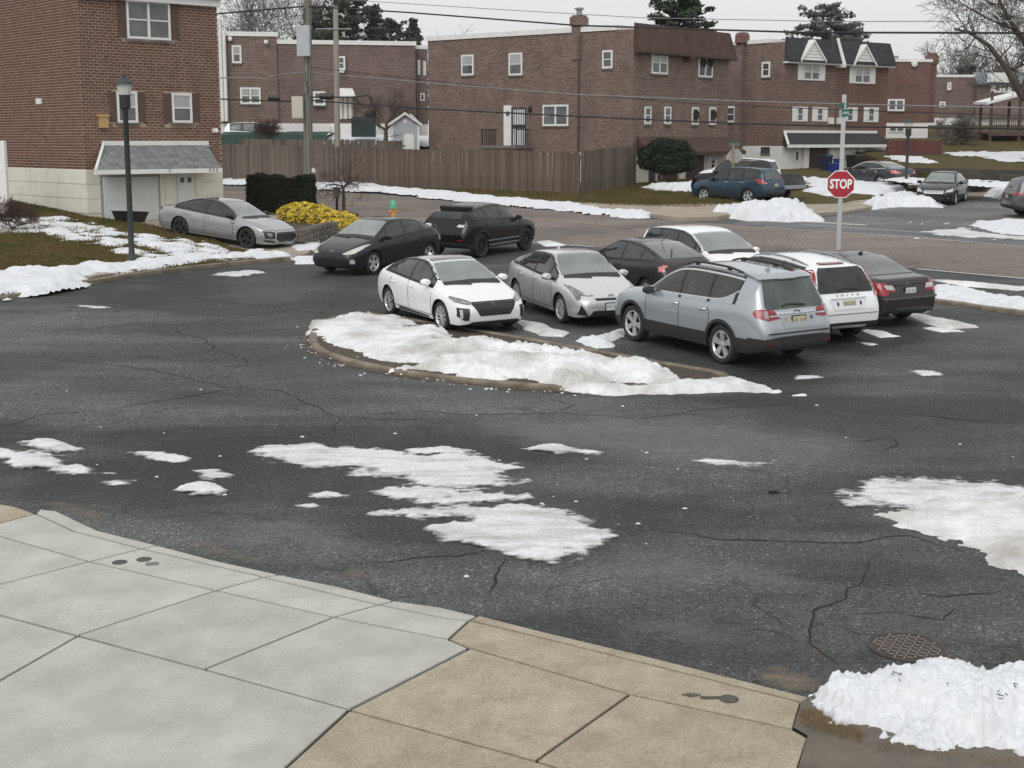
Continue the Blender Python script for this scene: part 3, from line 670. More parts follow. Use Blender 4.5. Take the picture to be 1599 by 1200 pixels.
# right-hand drift and the corner heap
snow('snow_patch', [(1318, 772), (1340, 748), (1400, 738), (1460, 754), (1540, 756), (1599, 758), (1640, 775), (1500, 796), (1430, 800), (1340, 792)], .03, SLUSH, .6, 1.3, label='grey slush tail left of the big white drift at the right', seed=41, freq=1.6, thin=True)
snow('snow_drift', [(1362, 804), (1430, 788), (1520, 776), (1599, 768), (1760, 756), (1860, 960), (1700, 925), (1599, 894), (1540, 877), (1450, 838)], .11, SNOWD, .9, .8, label='big white snow drift at the right edge of the lot', seed=42, h0=0)
snow('snow_mound', [(1252, 1096), (1300, 1082), (1350, 1066), (1420, 1058), (1500, 1062), (1599, 1060), (1800, 1050), (1850, 1160), (1700, 1190), (1599, 1178), (1540, 1182), (1450, 1168), (1380, 1150), (1310, 1128), (1264, 1112)], .40, SNOW, 1.0, .42, step=.016, label='tall white snow heap in the near right corner by the pavement', seed=43, h0=.0, freq=3.0, base=lambda x, y: zt(y) + .03)
# kerb bank on the left, along its raised verge
snow('snow_bank', [(-120, 500), (-40, 476), (20, 468), (80, 460), (130, 449), (135, 440), (215, 430), (300, 419), (390, 410), (450, 406), (450, 402), (390, 405), (300, 412), (200, 422), (100, 432), (30, 440), (-60, 455)], .22, SNOW, .7, .9, base=lambda x, y: lawnZ(x, y) - .02 if polyline_dist((x, y), LK) < 4 and y > 30 else zt(y), label='white ploughed snow bank along the left kerb by the lamp post', seed=50, step=.09, h0=.02)
def lawn_snow(name, px, cut, amp, seed, label, zf, st=.14):
    """thin snow with grass standing through it: the sheet dips in and out of the turf"""
    poly = W2(px); xs = [p[0] for p in poly]; ys = [p[1] for p in poly]; V = []; F = []; idx = {}
    nx, ny = int((max(xs) - min(xs)) / st), int((max(ys) - min(ys)) / st); Hh = {}
    for j in range(ny + 1):
        for i in range(nx + 1):
            x, y = min(xs) + i * st, min(ys) + j * st
            d = edge_dist((x, y), poly) * (1 if inside((x, y), poly) else -1)
            Hh[i, j] = (x, y, amp * (max(-.8, min(1, d / .6)) * .6 + fbm(x, y, 1.3, 5, seed) * 1.0 - cut))
    for j in range(ny):
        for i in range(nx):
            q = ((i, j), (i + 1, j), (i + 1, j + 1), (i, j + 1))
            if any(Hh[c][2] > -.015 for c in q):
                f = []
                for c in q:
                    if c not in idx:
                        x, y, h = Hh[c]; idx[c] = len(V); V.append((x, y, zf(x, y) + max(-.05, min(h, .09)) + .015))
                    f.append(idx[c])
                F.append(f)
    o = MB().add(V, F).build(name, SNOW, fix=False)
    for p in o.data.polygons: p.use_smooth = True
    return props(o, label, 'snow')
def WL(px, zf):
    """points on a raised lawn"""
    out = []
    for x, y in px:
        d = ray(x, y); lo, hi = 5, 200
        for _ in range(40):
            m = (lo + hi) / 2; p = d * m
            if CAMZ + p.z > zf(p.x, p.y): lo = m
            else: hi = m
        out.append(tuple((d * lo).xy))
    return out
_W2 = W2
def lsnow(px, cut, amp, seed, label, zf, st):
    global W2
    W2 = lambda q, h=0: WL(q, zf)
    o = lawn_snow('snow_sheet', px, cut, amp, seed, label, zf, st); W2 = _W2; return o
lsnow([(-80, 335), (0, 338), (80, 338), (160, 350), (230, 366), (300, 376), (360, 388), (402, 398), (380, 407), (300, 407), (215, 402), (170, 388), (110, 376), (50, 366), (-80, 372)], .42, .12, 5, 'patchy snow sheet lying across the left lawn bank', lawnZ, .12)
snow('snow_patch', [(455, 402), (500, 402), (500, 413), (462, 413)], .08, SNOW, .3, .6, label='snow scrap left of the dark hatchback front wheel', seed=60)
snow('snow_patch', [(450, 384), (500, 380), (500, 390), (465, 394)], .06, SNOW, .3, .6, label='snow scrap on the driveway before the silver saloon', seed=61, base=driveZ)
# around the parked cars
for px, h, lb, sd in (([(812, 503), (850, 508), (890, 520), (880, 527), (845, 525), (815, 515)], .07, 'snow spill in front of the white hatchback bumper', 62), ([(903, 532), (935, 524), (965, 514), (990, 516), (965, 530), (958, 542), (930, 546)], .12, 'snow clod before the silver wagon front wheel', 63),
                      ([(850, 545), (880, 543), (910, 550), (880, 556)], .05, 'snow scrap behind the island mound', 64), ([(975, 568), (1005, 572), (1040, 580), (1000, 580)], .04, 'snow scrap on the far island kerb', 65),
                      ([(1415, 490), (1450, 493), (1500, 503), (1530, 512), (1480, 515), (1440, 506)], .06, 'flat snow patch right of the dark saloon rear bumper', 66), ([(1440, 512), (1480, 513), (1510, 519), (1470, 520)], .04, 'thin snow strip below the patch by the dark saloon', 67),
                      ([(1345, 516), (1385, 519), (1410, 526), (1370, 530)], .05, 'snow patch right of the white wagon rear tyre', 68), ([(1330, 533), (1380, 538), (1360, 541)], .03, 'thin snow scrap below the white wagon', 69),
                      ([(1452, 452), (1490, 453), (1560, 466), (1640, 480), (1700, 498), (1600, 489), (1528, 480), (1455, 469)], .20, 'white snow bank behind the right kerb of the lot', 70),
                      ([(1450, 437), (1520, 441), (1590, 447), (1640, 440), (1640, 452), (1590, 455), (1500, 447)], .04, 'slush strip along the near edge of the road', 71),
                      ([(835, 378), (860, 376), (890, 384), (850, 386)], .04, 'snow scrap behind the black sport utility', 72), ([(830, 392), (870, 390), (860, 396)], .03, 'thin snow scrap by the silver hatchback roof', 73)):
    snow('snow_patch', px, h, SNOW if h > .1 else SNOWD, .45 if h > .1 else .22, .9, label=lb, seed=sd, h0=0 if h > .1 else -.012)
# across the road
BZ = lambda x, y: bankZ(x, y)
snow('snow_bank', [(345, 284), (420, 287), (500, 292), (600, 298), (690, 306), (760, 312), (840, 319), (920, 329), (1015, 339), (1005, 343), (900, 332), (760, 319), (600, 304), (500, 298), (345, 289)], .17, SNOW, .8, 1.3, base=BZ, label='snow ridge along the far kerb below the wooden fence', seed=80, step=.16, h0=.0, freq=.9)
snow('snow_patch', [(995, 301), (1050, 299), (1062, 303), (1080, 296), (1110, 296), (1140, 310), (1156, 320), (1120, 316), (1085, 309), (1050, 307)], .34, SNOW, .9, .8, base=BZ, label='snow patch on the corner lawn in front of the blue wagon', seed=81, step=.14, h0=0)
snow('snow_mound', [(1105, 336), (1150, 333), (1180, 337), (1215, 334), (1258, 333), (1284, 346), (1230, 348), (1150, 344)], .72, SNOW, 1.5, .6, label='tall white snow heap at the street corner below the blue wagon', seed=82, step=.12, h0=.0)
RZ = lambda x, y: rightZ(x, y)
snow('snow_patch', [(1240, 287), (1290, 293), (1340, 290), (1400, 296), (1418, 303), (1370, 310), (1330, 307), (1290, 312), (1255, 305), (1275, 300)], .22, SNOW, .9, .9, base=RZ, label='snow patch on the lawn behind the stop sign', seed=83, step=.15, h0=0)
snow('snow_bank', [(1345, 321), (1380, 312), (1435, 309), (1440, 318), (1480, 320), (1470, 325), (1400, 324), (1365, 328)], .42, SNOW, 1.0, .8, label='snow bank in front of the black saloon across the street', seed=84, step=.13, h0=0)
snow('snow_bank', [(1535, 306), (1560, 300), (1600, 302), (1600, 311), (1560, 312)], .5, SNOW, .9, .6, label='snow heap beside the retaining wall at far right', seed=85, step=.15, h0=0)
snow('snow_drift', [(1510, 352), (1550, 345), (1620, 345), (1700, 350), (1700, 372), (1620, 371), (1560, 366)], .14, SNOW, .9, .9, label='wide snow sheet on the side street below the grey car', seed=86, step=.16, h0=0)
snow('snow_patch', [(1440, 362), (1500, 356), (1560, 367), (1640, 373), (1640, 378), (1540, 372), (1470, 370)], .02, SLUSH, .6, 1.2, label='thin slush smear at the side street mouth', seed=87, step=.12, thin=True)
lsnow([(1400, 278), (1470, 281), (1540, 286), (1600, 287), (1600, 292), (1540, 290), (1400, 283)], -.05, .16, 7, 'snow strip on top of the far retaining wall', farZ, .25)
lsnow([(1385, 244), (1440, 246), (1470, 254), (1440, 256), (1400, 252)], .0, .16, 8, 'snow streaks beside the maroon fence', farZ, .3)
lsnow([(1535, 240), (1600, 238), (1600, 254), (1560, 252)], -.1, .16, 9, 'snow patch on the lawn below the raised deck', farZ, .3)
lsnow([(1470, 239), (1530, 238), (1560, 243), (1500, 245)], .0, .16, 10, 'thin snow line across the far lawn', farZ, .3)
# crumbs too many to count
mb = MB(); rr = random.Random(5)
for k in range(520):
    if k % 3 and not 150 <= k < 300: continue
    if k < 150: x, y = rr.uniform(0, 1599), rr.uniform(470, 940)
    elif k < 300:
        a = ISL[rr.randrange(len(ISL) // 9, len(ISL) * 5 // 9)]; x = y = None
    elif k < 420: x, y = rr.gauss(650, 230), rr.gauss(770, 45)
    else: x, y = rr.uniform(1420, 1599), rr.uniform(345, 375)
    if x is None: p = Vector((a[0] + rr.gauss(0, .2), a[1] - .25 + rr.gauss(0, .14), 0))
    else:
        if y > 780 and x < 700: continue
        p = G(x, y)
    s = rr.uniform(.008, .03) if k < 420 else rr.uniform(.03, .09); b = [(math.cos(q) * s * rr.uniform(.6, 1.6), math.sin(q) * s * rr.uniform(.4, 1)) for q in (0, 1.1, 2.2, 3.3, 4.3, 5.4)]
    z = zt(p.y); V = [(p.x + u, p.y + v, z + .002) for u, v in b] + [(p.x + u * .5, p.y + v * .5, z + min(s, .05) * .6) for u, v in b]
    mb.add(V, [tuple(range(6, 12))] + [(i, (i + 1) % 6, 6 + (i + 1) % 6, 6 + i) for i in range(6)])
props(mb.build('snow_crumbs', SNOW, fix=False), kind='stuff')
# straw and dirt at the corner heap
blades('straw', W2([(1250, 1110), (1300, 1120), (1350, 1150), (1345, 1166), (1290, 1150), (1250, 1135)]), lambda x, y: zt(y) + .02, 1600, .05, STRAW, 9, .0022, 2.2)
blades('straw', W2([(1380, 1158), (1450, 1172), (1540, 1184), (1640, 1184), (1640, 1196), (1540, 1198), (1440, 1188), (1370, 1172)]), lambda x, y: zt(y) + .02, 1300, .03, STRAW, 10, .0022, 2.5)
blades('weeds', W2([(1255, 985), (1268, 1005), (1320, 1042), (1312, 1046), (1255, 1008)]), lambda x, y: zt(y), 350, .02, STRAW, 11, .002, 2)
c = G(1208, 770)
blades('moss_clump', [(c.x - .07, c.y - .06), (c.x + .07, c.y - .05), (c.x + .06, c.y + .07), (c.x - .06, c.y + .05)], lambda x, y: zt(y), 260, .035, mat('moss', (.03, .03, .018), .95), 12, .004, 1.5)
DEBR = mat('dead_leaf', (.035, .024, .018), .9)
mb = MB()
for px in ((1536, 1093), (1562, 1085), (1548, 1102), (1580, 1122), (1590, 1118), (1560, 1150), (1500, 1120), (1450, 1110), (1470, 1130), (1577, 1135), (1400, 1120), (1387, 915), (1392, 916), (1250, 815)):
    c = G(*px); hz_ = .36 if px[1] > 1050 else .01
    for q in range(5):
        p = c + Vector((random.gauss(0, .02), random.gauss(0, .03), hz_ + random.uniform(-.03, .02))); a = random.uniform(0, 6)
        mb.box((-.02, -.003, 0), (.02, .003, .005), Matrix.Translation(p) @ Matrix.Rotation(a, 4, 'Z'))
props(mb.build('twig_litter', DEBR, fix=False), kind='stuff')
# ================================================================ BUILDINGS
class House:
    def __init__(s, name, px, Y, ang, label, zbase):
        p = AT(px, 200, Y); s.o = empty(name, (p.x, p.y, zbase), ang, label, 'house'); s.z0 = zbase
        s.M = Matrix.Translation((p.x, p.y, zbase)) @ Matrix.Rotation(ang, 4, 'Z'); s.I = s.M.inverted()
    def uv(s, f, x, y, o=0):
        """photo position -> (t, z) on a wall plane that stands o in front of face f"""
        c = s.I @ Vector((0, 0, CAMZ)); d = s.I.to_3x3() @ ray(x, y)
        ax = 1 if f == 'F' else 0
        k = (-o - c[ax]) / d[ax]; p = c + d * k
        return (p.x if f == 'F' else p.y), p.z
    def rect(s, f, r, o=0):
        a = [s.uv(f, r[0], r[1], o), s.uv(f, r[2], r[1], o), s.uv(f, r[0], r[3], o), s.uv(f, r[2], r[3], o)]
        ts = sorted([(a[0][0] + a[2][0]) / 2, (a[1][0] + a[3][0]) / 2]); zs = sorted([(a[0][1] + a[1][1]) / 2, (a[2][1] + a[3][1]) / 2])
        return ts[0], ts[1], zs[0], zs[1]
    def fm(s, f):
        """matrix of a wall face: x along, y outwards is -y, z up"""
        return Matrix() if f == 'F' else Matrix(((0, 1, 0, 0), (1, 0, 0, 0), (0, 0, 1, 0), (0, 0, 0, 1)))
    def bx(s, mb, f, t0, t1, z0, z1, o0, o1):
        return mb.box((t0, -o1, z0), (t1, -o0, z1), s.fm(f))
    def part(s, name, f, t0, t1, z0, z1, o0, o1, m, parent=None):
        return s.bx(MB(), f, t0, t1, z0, z1, o0, o1).build(name, m, parent or s.o)
    def window(s, f, r, cols=1, m=WHITE, g=GLASS, shut=None, sill=True, fw=.06, rows=2, g2=None, shw=None, o=0):
        t0, t1, z0, z1 = s.rect(f, r, o) if len(r) == 4 and not isinstance(r, tuple) else r
        mb = MB(); w_ = t1 - t0; q = o
        for a in ((t0, t1, z1 - fw, z1), (t0, t1, z0, z0 + fw), (t0, t0 + fw, z0 + fw, z1 - fw), (t1 - fw, t1, z0 + fw, z1 - fw)): s.bx(mb, f, *a, q, q + .06)
        for c in range(1, cols): s.bx(mb, f, t0 + w_ * c / cols - fw * .55, t0 + w_ * c / cols + fw * .55, z0 + fw, z1 - fw, q, q + .055)
        zm = (z0 + z1) / 2
        W = mb.build('window', m, s.o)
        for c in range(cols):
            a = t0 + w_ * c / cols + fw * .9; b = t0 + w_ * (c + 1) / cols - fw * .9
            for k in range(rows):
                za = z0 + fw + (z1 - z0 - 2 * fw) * k / rows + (.02 if k else 0); zb = z0 + fw + (z1 - z0 - 2 * fw) * (k + 1) / rows - (.02 if k < rows - 1 else 0)
                s.part('pane', f, a, b, za, zb, q + .004, q + (.034 if k else .020), (g2 or g) if k else g, W)
            if rows == 2: s.part('meeting_rail', f, a - .004, b + .004, zm - .024, zm + .024, q + .004, q + .045, m, W)
        if sill: s.part('sill', f, t0 - .06, t1 + .06, z0 - .09, z0 - .004, q, q + .09, STONE if sill is True else sill, W)
        if shut:
            sw = shw or w_ * .42
            for a, b in ((t0 - sw - .02, t0 - .02), (t1 + .02, t1 + sw + .02)):
                h = s.part('shutter', f, a, b, z0, z1, q, q + .035, shut)
                for k in (0, 1):
                    zz = z0 + .05 + k * (z1 - z0) / 2; s.part('shutter_panel', f, a + .04, b - .04, zz, zz + (z1 - z0) / 2 - .1, q + .035, q + .048, shut, h)
        return W
    def wall(s, name, x0, x1, y0, y1, z0, z1, m): return MB().box((x0, y0, z0), (x1, y1, z1)).build(name, m, s.o)
    def coping(s, x0, x1, y0, y1, z, h=.22, m=WHITE, o=.08):
        return MB().box((x0 - o, y0 - o, z), (x1 + o, y1 + o, z + h)).build('coping', m, s.o)
    def slope(s, name, f, t0, t1, z0, z1, o0, o1, m, th=.12, ins0=0, ins1=0, parent=None):
        """roof slope leaving the wall at z1, o0 and ending at z0, o1"""
        M = s.fm(f)
        V = [M @ Vector(p) for p in ((t0, -o1, z0), (t1, -o1, z0), (t1 - ins1, -o0, z1), (t0 + ins0, -o0, z1), (t0, -o1, z0 - th), (t1, -o1, z0 - th), (t1 - ins1, -o0, z0 - th), (t0 + ins0, -o0, z0 - th))]
        return MB().add(V, [(0, 1, 2, 3), (4, 5, 6, 7), (0, 1, 5, 4), (1, 2, 6, 5), (2, 3, 7, 6), (3, 0, 4, 7)]).build(name, m, parent or s.o)
BROWND = mat('brown_door', (.045, .028, .024), .6)
DARKF = mat('dark_frame', (.02, .025, .025), .5)
PALED = mat('pale_door', (.60, .62, .62), .6)
# ---------------------------------------------------------------- near-left brick house, bricks laid one by one
h = House('brick_house', 130, 52.0, HA, 'near brick house at left with shingled canopy over its garage', zt(52) - .4)
FW_ = h.uv('F', 343, 150)[0]; DEP = 11.0
zF = h.uv('F', 131, 265)[1]; ZT = h.uv('F', 300, 9)[1]
h.wall('wall', 0, FW_, 0, DEP, zF, ZT + 2.2, MORTAR)
h.wall('foundation', .0, FW_, .0, DEP, -1, zF - .004, CREAM)
gd = h.rect('F', [162, 277, 247, 356]); gd = (gd[0], gd[1], gd[2] - .1, gd[3]); dr = h.rect('F', [277, 268, 302, 330])
for k, z in enumerate((.02, .55, 1.08)):      # foundation courses, each block proud of its joint
    zb = zF - z - .50; zt_ = zF - z - .01
    for t0, t1, f in ((.0, gd[0] - .12, 'F'), (.02, 3.6, 'S'), (3.62, 7.4, 'S'), (7.42, DEP, 'S'), (gd[1] + .3, dr[0] - .1, 'F'), (dr[1] + .1, FW_, 'F')):
        h.part('block', f, t0, t1, zb, zt_, 0, .03, CREAM)
# bricks
CRS, BL = .102, .262
bme = MB().box((-.112, -.013, -.035), (.112, 0, .035)).mesh('brick')
bme.materials.append(BRICKP)
holes = {'F': [], 'S': []}
WN = [[197, 2, 265, 62], [182, 143, 214, 192], [268, 146, 299, 192]]
for r in WN:
    t0, t1, z0, z1 = h.rect('F', r); holes['F'].append((t0 - .1, t1 + .1, z0 - .14, z1 + .05))
stuffb = MB(); spots = []
for f, Lw in (('F', FW_), ('S', DEP)):
    nr = int((ZT - zF) / CRS) + 14
    for r_ in range(nr):
        z = zF + .05 + r_ * CRS
        if f == 'F' and z > ZT - .05: continue
        t = -.131 if r_ % 2 else .0
        while t < Lw - .02:
            a, b = max(t + .017, .001), min(t + .245, Lw - .001); t += BL
            if b - a < .06: continue
            c = (a + b) / 2
            if any(x0 < b and c < x1 + .1 and a < x1 and y0 < z < y1 for x0, x1, y0, y1 in holes[f]): continue
            spots.append((f, a, b, z))
spots.sort(key=lambda q: (0 if q[0] == 'F' else 1, abs(q[3] - 3.2) + q[1] * .3) if q[2] - q[1] > .22 else (2, 0))
rr = random.Random(3)
for i, (f, a, b, z) in enumerate(spots):
    M = h.fm(f); px_ = rr.uniform(-.003, .004); c = (a + b) / 2
    if i < 300 and b - a > .22:
        o = bpy.data.objects.new('brick', bme); COL.objects.link(o); o.parent = h.o
        o.matrix_local = M @ Matrix.Translation((c, -px_, z)) if f == 'F' else Matrix.Translation((-px_, c, z)) @ Matrix.Rotation(-math.pi / 2, 4, 'Z')
    else:
        h.bx(stuffb, f, a, b, z - .035, z + .035, 0, .013 + px_)
props(stuffb.build('brickwork', BRICKP, h.o, fix=False), kind='stuff')
for r, c in zip(WN, (2, 1, 1)): h.window('F', r, c, fw=.085, g=GLASS, g2=CURT if c == 1 else GLASS)
SHB = mat('brown_shutter', (.095, .058, .046), .8)
for r in ([171, 143, 181, 190], [215, 144, 226, 190], [256, 146, 267, 191], [300, 146, 311, 191], [184, 0, 196, 58], [266, 4, 279, 62]):
    t0, t1, z0, z1 = h.rect('F', r); h.part('shutter', 'F', t0, t1, z0, z1, .015, .04, SHB)
c0 = h.part('cornice', 'F', -.05, FW_ + .05, ZT, ZT + .26, 0, .22, WHITE)
h.slope('mansard', 'F', -.05, FW_ + .05, ZT + .27, ZT + 2.2, 0, .35, SHIN, .001)
# garage, door, canopy
h.part('garage_recess', 'F', gd[0] - .1, gd[1] + .1, -.5, gd[3] + .12, .005, .022, mat('frame_grey', (.30, .31, .30), .6))
G4 = MB(); 
gdo = h.part('garage_door', 'F', gd[0], gd[1], -.5, gd[3], .022, .04, WSTUC)
n = 4
for k in range(n):
    z0 = gd[3] - (k + 1) * (gd[3] - gd[2]) / n; z1 = z0 + (gd[3] - gd[2]) / n
    h.part('door_panel', 'F', gd[0] + .01, gd[1] - .01, z0 + .012, z1 - .006, .04, .055, mat('garage_white', (.56, .58, .57), .6), gdo)
    for q in range(4):
        a = gd[0] + .12 + q * (gd[1] - gd[0] - .15) / 4; h.part('raised_field', 'F', a, a + (gd[1] - gd[0]) / 4 - .16, z0 + .12, z1 - .12, .055, .064, mat('garage_white', (.56, .58, .57), .6), gdo)
do = h.part('door', 'F', dr[0], dr[1], -.5, dr[3], .01, .045, PALED)
for q in (0, 1):
    a = dr[0] + .12 + q * (dr[1] - dr[0]) * .45; h.part('door_pane', 'F', a, a + .16, dr[3] - .42, dr[3] - .22, .045, .055, GLASS, do)
OV = .95
ez = h.uv('F', 250, 265, OV)[1]; tz = h.uv('F', 250, 226)[1]
ta, tb = h.uv('F', 149, 265, OV)[0], h.uv('F', 346, 263, OV)[0]; ua, ub = h.uv('F', 161, 225)[0], h.uv('F', 322, 225)[0]
can = h.slope('canopy', 'F', ta, tb, ez, tz, .02, OV, MORTAR, .05, ua - ta, tb - ub)
can.data.materials.clear(); can.data.materials.append(SHIN)
h.part('fascia', 'F', ta - .02, tb + .02, ez - .15, ez + .015, OV - .06, OV + .03, WHITE, can)
h.part('top_trim', 'F', ua - .06, ub + .06, tz - .03, tz + .13, .0, .10, WHITE, can)
mb = MB(); M_ = h.fm('F'); mb.tube([(ta, -OV - .01, ez), (ua, -.05, tz + .05)], .055, 6); mb.build('hip_trim', WHITE, can)
sv = Vector((0, OV - .02, tz - ez)); sn = Vector((0, -(tz - ez), OV)).normalized(); SLn = sv.length; rows = 7
shm = MB().box((-.16, 0, 0), (.16, .155, .014)).mesh('shingle'); shm.materials.append(SHIN)
ang_ = math.atan2(tz - ez, OV)
for r_ in range(rows):
    f_ = r_ / rows; la = ta + (ua - ta) * f_; lb = tb + (ub - tb) * f_; t = la + .03 + (.17 if r_ % 2 else 0)
    while t + .32 < lb + .1:
        o = bpy.data.objects.new('shingle', shm); COL.objects.link(o); o.parent = can
        o.matrix_local = Matrix.Translation((t + .16, -OV + sv.y * f_, ez + sv.z * f_ + .01)) @ Matrix.Rotation(ang_, 4, 'X') @ Matrix.Translation((0, 0, rr.uniform(0, .012))) @ Matrix.Diagonal((1, SLn / rows / .15, 1, 1))
        t += .345
# small fittings
t0, t1, z0, z1 = h.rect('F', [153, 181, 166, 200]); mb = MB(); h.bx(mb, 'F', t0, t1, z0, z1, .01, .18); h.bx(mb, 'F', t0 - .05, t1 + .02, z1 - .04, z1 + .05, .01, .22); mb.build('meter_box', YBOX, h.o)
t0, t1, z0, z1 = h.rect('S', [58, 154, 66, 163]); h.part('vent', 'S', t0, t1, z0, z1, .01, .06, WHITE)
t, z = h.uv('F', 333, 206); mb = MB(); mb.lathe([(.03, 0), (.09, .05), (.09, .2), (0, .22)], 10, Matrix.Translation((t, -.05, z)) @ Matrix.Rotation(1.3, 4, 'X')); mb.box((t - .06, -.1, z - .05), (t + .06, -.01, z + .12)); mb.build('floodlight', WHITE, h.o)
mb = MB(); a_ = h.uv('F', 265, 263, OV)[0]
for q, (xa, za) in enumerate(((a_, 0), (tb - .5, 0), (tb - .35, 0), (tb - .2, 0))): mb.tube([(xa, -OV - .04, ez - .12), (xa - .05, -OV - .05, ez - .04), (xa - .02, -OV - .05, ez + .01)], .012, 4)
props(mb.build('canopy_hook', BLACK, h.o), kind='stuff')
# tote by the garage, white panel fence and brush at the left edge
c = hpt(.75, 2.0); z = lawnZ(c.x, c.y)
mb = MB(); V = []
for zz, sx_, sy_ in ((0, .42, .26), (.34, .54, .33), (.38, .58, .36)):
    V += [(-sx_, -sy_, zz), (sx_, -sy_, zz), (sx_, sy_, zz), (-sx_, sy_, zz)]
mb.add(V, [(3, 2, 1, 0)] + [(4 * i + k, 4 * i + (k + 1) % 4, 4 * i + 4 + (k + 1) % 4, 4 * i + 4 + k) for i in range(2) for k in range(4)])
mb.add([(-.5, -.3, .33), (.5, -.3, .33), (.5, .3, .3), (-.5, .3, .3)], [(0, 1, 2, 3)])
o = thing('storage_tote', mb, BLACK, 'open black tote on the bank before the garage door', 'tote'); o.location = (c.x, c.y, z + .02); o.rotation_euler = (0, .05, HA)
p = AT(8, 280, 51); fo = empty('vinyl_fence', (p.x, p.y, 0), HA + math.pi / 2 + .5, 'white vinyl panel fence at the left edge beside the brick house', 'fence')
zg = lawnZ(p.x, p.y); zt_ = AT(8, 222, 51).z
for xx in (-.02, 2.4): MB().box((xx - .07, -.07, zg - .2), (xx + .07, .07, zt_ + .05)).build('post', WHITE, fo)
for k in range(12): MB().box((.07 + k * .19, -.02, zg), (.245 + k * .19, .02, zt_ - .1)).build('board', WHITE, fo)
for zz in (zg + .05, (zg + zt_) / 2 + .25, zt_ - .12): MB().box((.05, -.035, zz), (2.34, .035, zz + .12)).build('rail', WHITE, fo)
# ---------------------------------------------------------------- middle brick block across the road
CA = math.atan2(.777, .63)
h2 = House('brick_house', 988, 80.0, CA, 'long brown brick house with brown mansard roof behind the wooden fence', zt(80) + .1)
f1 = h2.uv('F', 1137, 150)[0]; d1 = h2.uv('S', 669, 150)[0]
zr = h2.uv('S', 985, 46)[1]; zf = h2.uv('S', 850, 238)[1]
h2.wall('wall', 0, f1, 0, d1, zf, zr, BRK); h2.wall('foundation', .02, f1 - .02, .02, d1 - .02, -2, zf - .004, CREAM)
h2.part('foundation_band', 'S', .05, d1 - .05, zf - .55, zf - .002, 0, .03, CREAM)
h2.coping(0, f1, 1.2, d1, zr, .28)
for r, cc in (([721, 86, 740, 118], 1), ([795, 83, 816, 118], 1), ([941, 79, 957, 107], 1), ([848, 164, 888, 197], 2)): h2.window('S', r, cc, fw=.1, g2=CURT if r[0] in (721, 795) else None)
for r in ([1017, 81, 1042, 116], [1090, 88, 1112, 121]): h2.window('F', r, 2, fw=.1, g=GLASS, g2=CURT)
for r in ([1006, 167, 1016, 194], [1037, 167, 1047, 194], [1080, 168, 1090, 195], [1107, 168, 1117, 195]): h2.window('F', r, 1, fw=.09)
WREA = mat('dark_wreath', (.012, .012, .01), .9)
for r in ((1085, 180), (1112, 180), (1096, 98), (1107, 98)):
    t, z = h2.uv('F', *r); MB().lathe([(.12, 0), (.24, .04), (.3, .09), (.24, .12), (.12, .08)], 12, Matrix.Translation((t, -.05, z)) @ Matrix.Rotation(math.pi / 2, 4, 'X')).build('wreath', WREA, h2.o)
# mansard in two halves with a raised divider
mz0, mz1 = h2.uv('F', 1060, 84, .5)[1], zr + .35
tm = h2.uv('F', 1069, 80)[0]
for a, b in ((-.15, tm - .12), (tm + .12, f1 + .15)):
    h2.slope('mansard', 'F', a, b, mz0, mz1, .015, .5, SHINR, .12, .12 if a < 0 else 0, .12 if b > f1 else 0)
h2.slope('mansard_divider', 'F', tm - .12, tm + .12, mz0 - .25, mz1 + .12, .015, .62, SHINR, .15)
